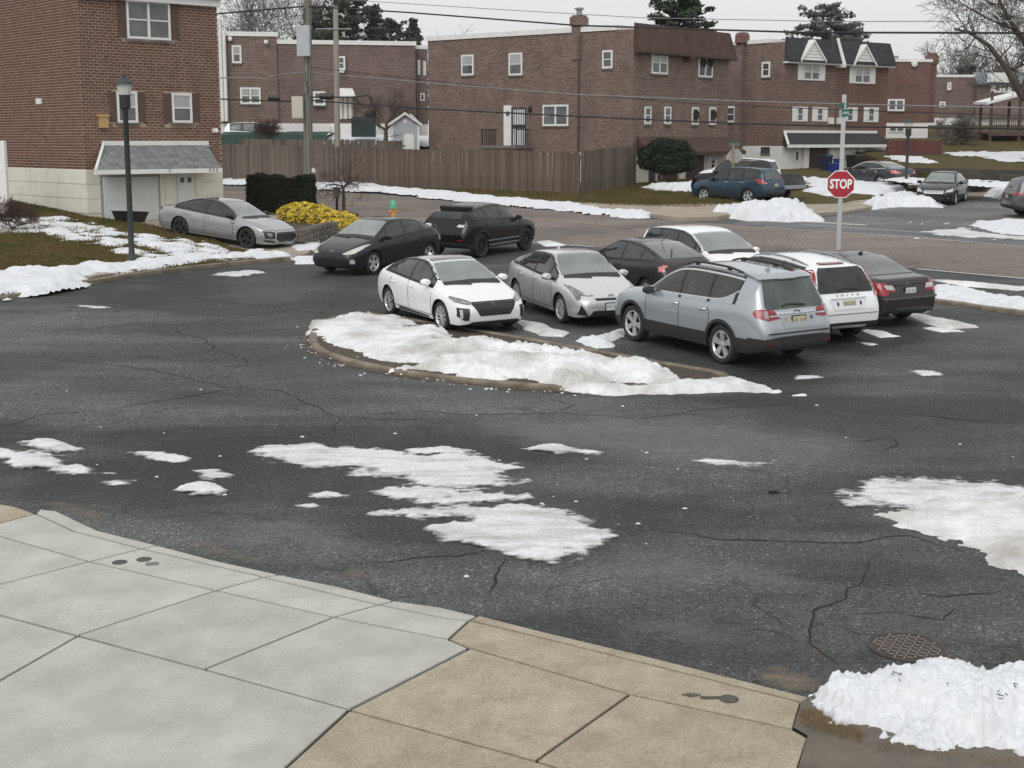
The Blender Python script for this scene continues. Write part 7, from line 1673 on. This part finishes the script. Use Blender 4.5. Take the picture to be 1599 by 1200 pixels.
def lights_tail(c, poly, m=RED): return c.ends('taillight', 'B', poly, m, .008)
# ---- white liftback nearest the island
P_W = paint('white', (.80, .81, .82), 0, .3)
c = Car('hatchback_car', 'white hatchback with black roof panel parked beside the snowy island', hatch(4.47, 1.82, 1.45, 2.70, .88, paint=P_W, wheel='ten', r=.325, dlo=(1.28, 3.72), pillars=[1.5, 2.42, 3.3]), (-1.44, 32.02), -60.8)
c.glass(); c.mirrors(1.42, .97, P_W); c.handles((2.28, 3.2), .83, P_W); c.seams([(1.28, 0), (2.45, 0), (3.42, -1)])
c.patch('roof_panel', 'T', [(1.98, .53), (3.05, .53), (3.05, -.53), (1.98, -.53)], PIANO, .005, cell=.15)
c.patch('grille', 'F', [(-.50, .70), (.50, .70), (.52, .66), (.36, .42), (-.36, .42), (-.52, .66)], GRIL, .008)
for z in (.46, .50, .54, .58, .62, .66): c.patch('grille_bar', 'F', [(-.34 - (z - .42) * .6, z), (.34 + (z - .42) * .6, z), (.34 + (z - .42) * .6, z + .012), (-.34 - (z - .42) * .6, z + .012)], mat('grille_grey', (.06, .062, .065), .4), .014, cell=.2, skirt=.004)
c.badge('F', .64, CHR, .085, .05, kind='H'); c.ends('headlight', 'F', [(.50, .70), (.60, .745), (.80, .80), (.83, .77), (.80, .70), (.62, .66), (.53, .66)], LENSD, .010, .05); c.ends('headlamp_projector', 'F', [(.58, .69), (.68, .72), (.70, .70), (.60, .675)], CLEAR, .016)
c.ends('fog_recess', 'F', [(.60, .58), (.80, .60), (.80, .42), (.70, .34), (.62, .34)], GRIL, .008); c.ends('daytime_light', 'F', [(.72, .56), (.765, .56), (.75, .38), (.715, .38)], CLEAR, .016, .04)
c.patch('front_lip', 'F', [(-.62, .24), (.62, .24), (.55, .30), (-.55, .30)], CLAD, .012); c.sides('sill_trim', [(1.42, .24), (3.0, .24), (2.95, .30), (1.45, .28)], CLAD, .010); lights_tail(c, [(.60, .92), (.80, .95), (.80, .84), (.62, .80)]); c.patch('rear_bumper', 'B', [(-.6, .34), (.6, .34), (.5, .5), (-.5, .5)], CLAD); c.plate('B', .62); c.antenna(3.1)
# ---- silver wedge hatchback
P_S = paint('silver', (.60, .61, .62), .45, .3)
c = Car('hatchback_car', 'silver wedge-shaped hatchback between the white hatchback and the silver wagon', hatch(4.54, 1.76, 1.475, 2.70, .95, 1.95, paint=P_S, wheel='cover', rw=(3.2, 4.0)), (1.37, 33.13), -68.9)
c.glass(); c.mirrors(1.46, .95, P_S); c.handles((2.35, 3.15), .86, P_S); c.seams([(1.38, 0), (2.5, 0), (3.4, -1)])
c.ends('headlight', 'F', [(.40, .70), (.55, .72), (.72, .86), (.80, .88), (.79, .76), (.76, .60), (.70, .62), (.66, .70)], LENSD, .010, .05); c.ends('headlamp_projector', 'F', [(.46, .70), (.60, .73), (.62, .705), (.5, .69)], CLEAR, .016)
c.ends('fog_recess', 'F', [(.56, .28), (.70, .52), (.74, .30)], GRIL); c.patch('upper_slot', 'F', [(-.36, .60), (.36, .60), (.40, .645), (-.40, .645)], GRIL); c.patch('lower_grille', 'F', [(-.52, .27), (.52, .27), (.44, .38), (-.44, .38)], GRIL); c.plate('F', .46, PLATEW)
c.badge('F', .68, CHR, .07, .048, kind='T'); lights_tail(c, [(.55, 1.0), (.80, .92), (.78, .70), (.66, .72)]); c.antenna(3.0)
c.sides('lower_shade', [(1.55, .22), (3.1, .22), (3.1, .26), (1.55, .26)], CLAD)  # dark strip painted along the sill as shade
# ---- silver three-row wagon
P_A = paint('ice_silver', (.375, .40, .425), .45, .34)
c = Car('station_wagon', 'silver sport utility wagon with roof rails, rear towards the camera', suv(5.0, 1.93, 1.79, 2.89, .96, paint=P_A, wheel='five', r=.375, tw=.24, chrome=True, sillz=.06, headz=.05, dlo=(1.42, 4.18), pillars=[2.52, 3.42], kick=.16, clad=4, rwb=[(.66, 1.14), (.70, 1.2), (.60, 1.60), (.56, 1.64)]), (4.03, 28.49), 120.7, cat='car')
c.glass(); c.mirrors(1.62, 1.12, BLACK); c.handles((2.42, 3.3), 1.0, CHR); c.seams([(1.45, 0), (2.55, 0), (3.5, -1)], .42); c.arches(); c.rails(2.15, 4.1)
c.patch('roof_spoiler', 'B', [(-.64, 1.63), (.64, 1.63), (.62, 1.70), (-.62, 1.70)], P_A, .06); lights_tail(c, [(.44, .98), (.52, 1.12), (.78, 1.155), (.855, 1.13), (.85, 1.0), (.70, .95)]); c.ends('reverse_lamp', 'B', [(.46, 1.0), (.54, 1.08), (.68, 1.08), (.68, 1.0)], REDD, .014); c.ends('indicator_lamp', 'B', [(.68, .99), (.75, .99), (.75, 1.12), (.68, 1.12)], mat('smoked_lens', (.28, .25, .24), .2, coat=1), .014)
c.ends('tail_side', 'B', [(.46, 1.015), (.66, 1.015), (.66, 1.04), (.46, 1.04)], CLEAR, .017)
c.sides('taillight_side', [(4.68, 1.08), (4.74, 1.14), (4.95, 1.13), (4.95, .99), (4.76, 1.0)], RED, .010)
c.patch('tailgate_bar', 'B', [(-.46, 1.05), (.46, 1.05), (.46, 1.085), (-.46, 1.085)], CHR, .010); c.badge('B', 1.065, CHR, .085, .05); c.plate('B', .93)
c.patch('plate_recess', 'B', [(-.36, .80), (.36, .80), (.42, 1.02), (-.42, 1.02)], mat('paint_recess', (.34, .36, .38), .5), .004)  # recess shade painted as a darker tone of the body silver
c.patch('tailgate_seam', 'B', [(-.72, .70), (.72, .70), (.74, .725), (-.74, .725)], SEAM, .006); c.patch('rear_bumper', 'B', [(-.88, .40), (.88, .40), (.90, .60), (.60, .64), (-.60, .64), (-.90, .60)], CLAD, .010); c.ends('reflector', 'B', [(.60, .50), (.78, .50), (.78, .53), (.60, .53)], REDD, .016)
c.sides('rear_bumper_side', [(4.35, .42), (4.98, .42), (4.98, .62), (4.62, .62)], CLAD, .010); c.strip('wiper', 'B', [(-.25, 1.18), (.15, 1.21), (.3, 1.18)], .03, BLACK, .03); c.antenna(4.0); c.patch('rear_lip', 'B', [(-.5, .66), (.5, .66), (.5, .685), (-.5, .685)], P_A, .03)
for y_, m_ in ((-.32, PLTX), (.30, mat('sticker', (.35, .25, .15), .6))): c.patch('sticker', 'B', [(y_ - .025, .93), (y_ + .025, .93), (y_ + .025, .99), (y_ - .025, .99)], m_, .012)
c.ends('headlight', 'F', [(.55, .86), (.86, .92), (.88, .82), (.60, .78)], CLEAR)
# ---- white wagon
c = Car('station_wagon', 'white sport utility wagon with tall red tail lamps', suv(4.64, 1.89, 1.70, 2.77, .88, paint=P_W, wheel='five', r=.36, dlo=(1.35, 3.95), pillars=[2.45, 3.3], slant=.03, rwb=[(.66, 1.08), (.68, 1.14), (.57, 1.50), (.50, 1.56)], rwm=CGL), (5.83, 30.8), 115.4)
c.glass(); c.mirrors(1.55, 1.06, P_W); c.handles((2.4, 3.25), .98, P_W); c.seams([(1.4, 0), (2.5, 0), (3.4, -1)], .42); c.rails(2.1, 3.9, GREYM, hh=.04)
lights_tail(c, [(.70, 1.0), (.90, .98), (.94, 1.12), (.80, 1.28), (.72, 1.50), (.62, 1.54), (.63, 1.42), (.70, 1.22)]); c.sides('taillight_side', [(4.14, 1.50), (4.28, 1.50), (4.45, 1.12), (4.60, 1.0), (4.40, 1.0), (4.27, 1.2)], RED, .010); c.ends('reverse_lamp', 'B', [(.72, 1.0), (.86, 1.0), (.88, 1.06), (.74, 1.06)], CLEAR, .014)
c.patch('brake_lamp', 'B', [(-.3, 1.60), (.3, 1.60), (.3, 1.615), (-.3, 1.615)], REDD, .02); c.patch('tailgate_handle', 'B', [(-.44, .955), (.44, .955), (.42, .985), (-.42, .985)], CHR, .018); c.plate('B', .86, fr=False); c.patch('plate_recess', 'B', [(-.38, .76), (.38, .76), (.46, .95), (-.46, .95)], mat('white_recess', (.70, .71, .72), .4), .004)  # plate recess: its shade is put into a darker white
h_, _ = c.hit('B', 0, 1.03)
for i, ch_ in enumerate('VOLVO'):
    me = text_mesh(ch_, .07, .003, .002); o = link('lettering', me, GREYM, c.o); o.matrix_local = Matrix.Translation((h_.x - .012, .26 - i * .13, 1.03)) @ Matrix.Rotation(-math.pi / 2, 4, 'Z') @ Matrix.Rotation(math.pi / 2, 4, 'X')
c.patch('tailgate_seam', 'B', [(-.72, .66), (.72, .66), (.72, .675), (-.72, .675)], mat('soft_gap', (.25, .25, .25), .8), .005); c.patch('rear_bumper', 'B', [(-.70, .34), (.70, .34), (.80, .44), (-.80, .44)], CLAD, .010); c.patch('skid_plate', 'B', [(-.42, .40), (.42, .40), (.44, .43), (-.44, .43)], ALLOY, .018)
for y_ in (-.29, .28): c.patch('sticker', 'B', [(y_ - .03, .86), (y_, .82), (y_ + .03, .86), (y_ + .02, .91), (y_ - .02, .91)], PLTX, .010)
c.strip('wiper', 'B', [(-.3, 1.13), (.0, 1.16), (.2, 1.12)], .03, BLACK, .03)
# ---- dark brown-grey saloon
P_C = paint('magnetic', (.040, .036, .038), .2, .3)
c = Car('saloon_car', 'dark grey saloon at the right end of the parked cars', sedan(4.82, 1.83, 1.475, 2.775, .96, paint=P_C, wheel='seven', r=.33, rwk=.92), (7.57, 33.18), 118.5)
c.glass(); c.mirrors(1.55, .98, P_C); c.handles((2.55, 3.4), .88, P_C); c.seams([(1.5, 0), (2.65, 0), (3.6, -1)])
lights_tail(c, [(.42, .80), (.50, .98), (.82, 1.0), (.90, .92), (.88, .74), (.66, .72), (.62, .80)]); c.ends('reverse_lamp', 'B', [(.44, .84), (.50, .93), (.70, .94), (.66, .85)], CLEAR, .014); c.sides('taillight_side', [(4.55, .99), (4.78, .98), (4.80, .75), (4.70, .78)], RED, .010)
c.badge('B', .93, CHR, .08, .055, kind='T'); c.plate('B', .80, PLATEW); c.patch('bumper_shelf', 'B', [(-.8, .64), (.8, .64), (.78, .67), (-.78, .67)], paint('magnetic_light', (.10, .096, .098), .3, .3), .03); c.patch('rear_bumper', 'B', [(-.7, .28), (.7, .28), (.7, .36), (-.7, .36)], CLAD, .008); c.antenna(3.1); c.ends('exhaust', 'B', [(.5, .27), (.62, .27), (.62, .33), (.5, .33)], CHR, .02)  # bumper shelf painted lighter, as if catching the sky
c.patch('boot_edge', 'T', [(4.66, .6), (4.71, .58), (4.71, -.58), (4.66, -.6)], P_C, .018)
# ---- white tall hatch behind
c = Car('hatchback_car', 'tall white hatchback behind the dark hatchback near the road', suv(4.41, 1.83, 1.62, 2.65, .88, paint=P_W, wheel='five', r=.33, tw=.21, clad=2, dlo=(1.12, 3.85), pillars=[1.45, 2.3, 3.15], kick=.1, rwb=[(.6, 1.06), (.55, 1.42)],
    top=[(0, .66), (.05, .76), (.25, .90), (.6, 1.0), (.9, 1.07), (1.05, 1.13), (1.5, 1.37), (1.9, 1.54), (2.2, 1.60), (2.7, 1.62), (3.3, 1.59), (3.8, 1.53), (3.98, 1.48), (4.15, 1.25), (4.3, 1.03), (4.41, .8)], ws=(1.86, .98)), (5.03, 37.26), -63.1)
c.glass(); c.mirrors(1.32, 1.02, P_W); c.handles((2.2, 3.05), .94, P_W); c.seams([(1.25, 0), (2.32, 0), (3.25, -1)]); c.ends('headlight', 'F', [(.5, .74), (.82, .86), (.84, .74), (.55, .68)], CLEAR); c.patch('grille', 'F', [(-.4, .36), (.4, .36), (.45, .52), (-.45, .52)], GRIL); lights_tail(c, [(.6, 1.3), (.68, 1.3), (.82, .95), (.7, .92)])
# ---- dark hatch, second row
P_G = paint('graphite', (.042, .038, .041), .2, .33)
c = Car('hatchback_car', 'dark grey hatchback between the silver hatchback and the silver wagon', hatch(4.45, 1.725, 1.49, 2.70, .90, paint=P_G, wheel='five', rw=(2.95, 4.0)), (3.33, 35.86), 117.5)
c.glass(); c.mirrors(1.45, .98, P_G); c.handles((2.35, 3.2), .88, BLACK); c.seams([(1.35, 0), (2.48, 0), (3.4, -1)]); lights_tail(c, [(.68, 1.0), (.78, .97), (.80, .86), (.70, .86)], mat('pink_lens', (.55, .16, .15), .25, coat=.6)); c.sides('taillight_side', [(4.14, 1.02), (4.27, .99), (4.33, .92), (4.22, .94)], mat('pink_lens', (.55, .16, .15), .25, coat=.6), .012)
h_, _ = c.hit('T', 3.0, 0); MB().tube([h_, h_ + Vector((-.1, 0, .06)), h_ + Vector((-.3, 0, .18))], .008, 5).build('whip_antenna', BLACK, c.o); c.strip('wiper', 'T', [(3.55, .05), (3.95, .32)], .035, BLACK, .02); c.plate('B', .8)
# ---- dark hatch by the yellow shrub
P_B = paint('winter_grey', (.020, .021, .024), .15, .3)
c = Car('hatchback_car', 'dark grey hatchback facing left below the yellow shrub', hatch(4.46, 1.75, 1.49, 2.70, .93, paint=P_B, wheel='five', r=.32), (-3.90, 41.93), -122.4)
c.glass(); c.mirrors(1.45, .98, P_B); c.handles((2.35, 3.2), .88, P_B); c.seams([(1.35, 0), (2.48, 0), (3.4, -1)])
c.ends('headlight', 'F', [(.42, .62), (.56, .70), (.76, .84), (.82, .86), (.80, .74), (.74, .64), (.6, .60)], mat('pale_lens', (.62, .62, .56), .15, coat=1, col2=(.42, .42, .38), nscale=8), .010); c.patch('upper_grille', 'F', [(-.36, .60), (.36, .60), (.40, .64), (-.40, .64)], GRIL); c.patch('lower_grille', 'F', [(-.56, .28), (.56, .28), (.5, .42), (-.5, .42)], GRIL); c.ends('fog_lamp', 'F', [(.66, .36), (.74, .36), (.74, .48), (.66, .48)], CLEAR, .012); c.badge('F', .665, CHR, .08, .055, kind='T'); c.patch('plate_blank', 'F', [(-.2, .47), (.2, .47), (.2, .55), (-.2, .55)], BLACK)
lights_tail(c, [(.66, 1.04), (.80, 1.02), (.82, .74), (.74, .72)], CLEAR); c.sides('taillight_side', [(4.16, 1.06), (4.26, 1.05), (4.42, .72), (4.34, .74)], CLEAR, .012); h_, _ = c.hit('T', 2.75, 0); MB().tube([h_, h_ + Vector((-.1, 0, .07)), h_ + Vector((-.25, 0, .2))], .008, 5).build('whip_antenna', BLACK, c.o)
# ---- black coupe-like utility
P_K = paint('black', (.006, .0065, .008), .0, .28)
c = Car('sport_utility_car', 'black sport utility with sloping roof behind the dark hatchback', suv(4.37, 1.93, 1.64, 2.66, .86, slant=.13, paint=P_K, wheel='ten', darkwheel=True, r=.375, tw=.24, dlo=(1.32, 3.75), pillars=[2.4, 3.2], sillz=.05, headz=.03, rwb=[(.56, 1.22), (.50, 1.42)], rwm=CGL,
    belt=[(0, .66), (.3, .88), (.8, 1.0), (1.3, 1.05), (2.2, 1.10), (3.2, 1.16), (3.9, 1.20), (4.15, 1.1), (4.37, .72)]), (-1.0, 46.27), 57.6)
c.glass(); c.mirrors(1.5, 1.1, P_K); c.handles((2.35, 3.2), 1.02, P_K); c.seams([(1.4, 0), (2.45, 0), (3.35, -1)], .42); c.patch('roof_spoiler', 'B', [(-.6, 1.46), (.6, 1.46), (.56, 1.50), (-.56, 1.50)], BLACK, .1); c.ends('taillight', 'B', [(.48, .98), (.53, 1.06), (.74, 1.05), (.72, .98)], mat('bright_lens', (.6, .58, .58), .15, coat=1), .010); c.ends('reflector', 'B', [(.55, .56), (.74, .57), (.74, .60), (.55, .60)], RED, .012); c.badge('B', 1.0, GREYM, .06, .035, y=.36); c.patch('rear_bumper', 'B', [(-.8, .36), (.8, .36), (.8, .5), (-.8, .5)], CLAD); c.arches()
c.sides('door_moulding', [(1.4, .50), (3.2, .50), (3.2, .53), (1.4, .53)], GREYM, .012); c.sides('sill_strip', [(1.4, .36), (3.1, .36), (3.1, .385), (1.4, .385)], ALLOY, .014); c.ends('headlight', 'F', [(.55, .84), (.86, .9), (.88, .8), (.6, .78)], CLEAR)
# ---- silver saloon on the drive
P_N = paint('shimmer_silver', (.34, .345, .35), .5, .3)
c = Car('saloon_car', 'silver fastback saloon with black wheels on the sloping driveway', sedan(4.91, 1.86, 1.445, 2.84, .95, paint=P_N, wheel='twin', darkwheel=True, r=.345, tw=.23, dlo=(1.50, 4.05), pillars=[2.72], chrome=False, sillz=.045,
    top=[(0, .60), (.06, .68), (.35, .80), (.8, .90), (1.25, .96), (1.45, 1.03), (1.8, 1.22), (2.15, 1.375), (2.45, 1.435), (2.85, 1.445), (3.3, 1.40), (3.8, 1.25), (4.25, 1.10), (4.55, 1.06), (4.76, 1.03), (4.84, .95), (4.91, .76)]), (-9.64, 48.57), -28.3, 5.5, zt(48.57) + .12)
c.glass(); c.mirrors(1.62, .97, BLACK); c.handles((2.6, 3.5), .86, P_N); c.seams([(1.5, 0), (2.72, 0), (3.7, -1)])
c.patch('light_bar', 'F', [(-.78, .70), (.78, .70), (.78, .725), (-.78, .725)], CLEAR, .010); c.patch('grille', 'F', [(-.46, .62), (.46, .62), (.56, .46), (.40, .32), (-.40, .32), (-.56, .46)], GRIL, .008); c.ends('headlight_recess', 'F', [(.54, .63), (.84, .66), (.82, .44), (.60, .44)], GRIL); c.ends('headlight', 'F', [(.66, .60), (.78, .61), (.76, .50), (.68, .49)], LENSD, .012); c.ends('bumper_blade', 'F', [(.42, .30), (.60, .42), (.56, .60), (.52, .60), (.55, .43), (.38, .33)], ALLOY, .018); c.ends('lower_intake', 'F', [(.62, .36), (.82, .38), (.80, .32), (.60, .31)], GRIL); c.patch('splitter', 'F', [(-.8, .25), (.8, .25), (.78, .285), (-.78, .285)], ALLOY, .012)
c.patch('roof_panel', 'T', [(2.15, .52), (3.0, .52), (3.0, -.52), (2.15, -.52)], PIANO, .005, cell=.15); lights_tail(c, [(.5, .92), (.84, .96), (.84, .86), (.5, .84)], REDD); c.sides('fender_vent', [(1.42, .80), (1.62, .80), (1.60, .77), (1.44, .77)], BLACK); c.antenna(3.35); c.sides('crease_light', [(1.7, .42), (3.3, .44), (3.3, .47), (1.7, .44)], paint('shimmer_light', (.5, .51, .52), .5, .3), .006)  # lighter strip paints a highlight along the door crease
# ---- across the road
P_F = paint('steel_blue', (.036, .066, .10), .3, .33)
c = Car('station_wagon', 'steel blue wagon parked on the corner drive', suv(4.56, 1.80, 1.70, 2.62, .94, paint=P_F, wheel='five', r=.345, dlo=(1.3, 4.05), pillars=[2.35, 3.2], clad=3, rwb=[(.62, 1.12), (.56, 1.5)]), (10.75, 68.6), 134, z=zt(68.6) + .06)
c.glass(); c.mirrors(1.5, 1.08, P_F); c.handles((2.3, 3.2), .98, ALLOY); c.seams([(1.4, 0), (2.4, 0), (3.3, -1)], .42); c.arches(P_F); lights_tail(c, [(.62, .92), (.84, 1.2), (.86, .92)]); c.ends('reverse_lamp', 'B', [(.64, .93), (.70, 1.0), (.72, .93)], CLEAR, .014); c.plate('B', .86); c.patch('rear_bumper', 'B', [(-.7, .42), (.7, .42), (.7, .54), (-.7, .54)], CLAD)
c = Car('pickup_truck', 'black pickup truck behind the steel blue wagon', dict(L=5.8, W=2.0, wb=3.6, foh=.95, r=.40, tw=.26, paint=P_K, wheel='five', clad=3, darkwheel=True,
    top=[(0, .95), (.06, 1.08), (.3, 1.18), (.9, 1.24), (1.4, 1.28), (1.55, 1.36), (1.9, 1.65), (2.2, 1.86), (2.5, 1.93), (3.2, 1.93), (3.75, 1.87), (3.88, 1.6), (3.95, 1.28), (4.1, 1.24), (5.6, 1.26), (5.74, 1.25), (5.8, 1.1)], belt=[(0, .9), (.3, 1.08), (.9, 1.16), (1.5, 1.2), (2.5, 1.22), (3.8, 1.22), (5.0, 1.21), (5.8, .95)],
    rail=[(0, .7), (.6, .8), (1.4, .84), (1.9, .76), (2.3, .70), (3.6, .70), (3.9, .78), (4.2, .88), (5.8, .88)], dlo=(1.6, 3.75), pillars=[2.75], ws=(2.18, 1.45), bot=[(0, .45), (.4, .4), (1, .4), (5, .42), (5.8, .5)], plan=[(0, .78), (.04, .84), (.12, .90), (.4, .97), (1, 1), (5.4, 1), (5.7, .99), (5.8, .96)]), (11.5, 71.2), 133, z=zt(71.2) + .06, cat='pickup truck')
c.glass(); c.mirrors(1.75, 1.28, BLACK); c.handles((2.65, 3.55), 1.12, CHR); c.seams([(1.6, 0), (2.78, 0), (3.75, 0)], .55); c.ends('taillight', 'B', [(.80, .85), (.95, .85), (.95, 1.2), (.80, 1.2)], REDD); c.patch('rear_bumper', 'B', [(-.9, .55), (.9, .55), (.9, .72), (-.9, .72)], GREYM, .05); c.plate('B', .64, PLATEW)
c.patch('bed', 'T', [(4.1, .78), (5.65, .78), (5.65, -.78), (4.1, -.78)], BLKM, .006, cell=.3)
c = Car('sport_utility_car', 'white sport utility beyond the black pickup truck', suv(4.6, 1.86, 1.72, 2.7, .92, paint=P_W, wheel='five', dlo=(1.35, 4.0), rwb=[(.62, 1.12), (.56, 1.5)]), (11.9, 75.6), 134, z=zt(75.6) + .2)
c.glass(); c.mirrors(1.5, 1.08, P_W); lights_tail(c, [(.55, 1.0), (.86, 1.06), (.86, .94), (.6, .92)], REDD); c.plate('B', .85); c.patch('rear_bumper', 'B', [(-.8, .36), (.8, .36), (.8, .52), (-.8, .52)], CLAD)
P_D = paint('slate_grey', (.065, .07, .077), .3, .33)
c = Car('saloon_car', 'slate grey saloon parked before the white garages across the street', sedan(4.9, 1.85, 1.465, 2.78, .97, paint=P_D, wheel='five', chrome=True), (20.1, 80.2), 124, z=zt(80.2) + .1)
c.glass(); c.mirrors(1.55, .98, P_D); c.handles((2.55, 3.4), .88, CHR); c.seams([(1.5, 0), (2.65, 0), (3.6, -1)]); lights_tail(c, [(.48, .86), (.86, .98), (.88, .80), (.55, .76)], mat('pink_lens', (.55, .16, .15), .25, coat=.6)); c.plate('B', .66)
P_L = paint('deep_black', (.006, .0065, .007), .0, .26)
c = Car('saloon_car', 'black saloon facing the camera across the street', sedan(4.75, 1.82, 1.5, 2.75, .98, paint=P_L, wheel='five'), (20.8, 69.2), -116.8)
c.glass(); c.mirrors(1.55, .98, P_L); c.handles((2.55, 3.4), .88, CHR); c.seams([(1.5, 0), (2.65, 0), (3.6, -1)]); c.patch('grille', 'F', [(-.42, .56), (.42, .56), (.46, .70), (-.46, .70)], CHR, .008); c.patch('grille_mesh', 'F', [(-.40, .60), (.40, .60), (.42, .68), (-.42, .68)], GREYM, .014); c.ends('headlight', 'F', [(.50, .62), (.58, .72), (.82, .80), (.80, .64)], CLEAR, .010); c.patch('lower_grille', 'F', [(-.5, .28), (.5, .28), (.46, .42), (-.46, .42)], GRIL); c.ends('fog_lamp', 'F', [(.62, .34), (.7, .34), (.7, .4), (.62, .4)], LENSD)
P_R = paint('gun_metal', (.10, .105, .112), .4, .33)
c = Car('sport_utility_car', 'gun-metal grey sport utility cut off by the right edge', suv(4.65, 1.84, 1.70, 2.7, .95, paint=P_R, wheel='five', chrome=True, dlo=(1.35, 4.05), kick=.14, rwb=[(.62, 1.12), (.56, 1.5)]), (23.35, 60.9), 2)
c.glass(); c.mirrors(1.5, 1.08, P_R); c.handles((2.4, 3.3), .98, CHR); c.seams([(1.4, 0), (2.5, 0), (3.4, -1)], .42); c.arches(); c.rails(2.1, 3.9, GREYM); lights_tail(c, [(.5, 1.0), (.88, 1.06), (.88, .94), (.6, .92)]); c.plate('B', .85)
c = Car('sport_utility_car', 'pale car half hidden behind the fence before the brick row', suv(4.6, 1.84, 1.66, 2.7, .92, paint=P_W, wheel='five', dlo=(1.35, 4.0)), (AT(402, 200, 95.2).x, 95.2), 8, z=AT(402, 191, 95.2).z - 1.66)
c.glass(); c.mirrors(1.5, 1.08, P_W); c.handles((2.4, 3.3), .98, P_W); c.seams([(1.4, 0), (2.5, 0), (3.4, -1)], .42)
# ================================================================ AIR
hb = MB().box((-130, -8, -2.5), (130, 190, 34)); hz_ = hb.build('haze', None); hz_['kind'] = 'stuff'
hm = bpy.data.materials.new('haze'); hm.use_nodes = True; hn = hm.node_tree; hn.nodes.clear()
pv = hn.nodes.new('ShaderNodeVolumePrincipled'); pv.inputs['Color'].default_value = (.93, .95, .97, 1); pv.inputs['Density'].default_value = .00016; pv.inputs['Anisotropy'].default_value = .1
ho = hn.nodes.new('ShaderNodeOutputMaterial'); hn.links.new(pv.outputs[0], ho.inputs['Volume']); hz_.data.materials.append(hm)
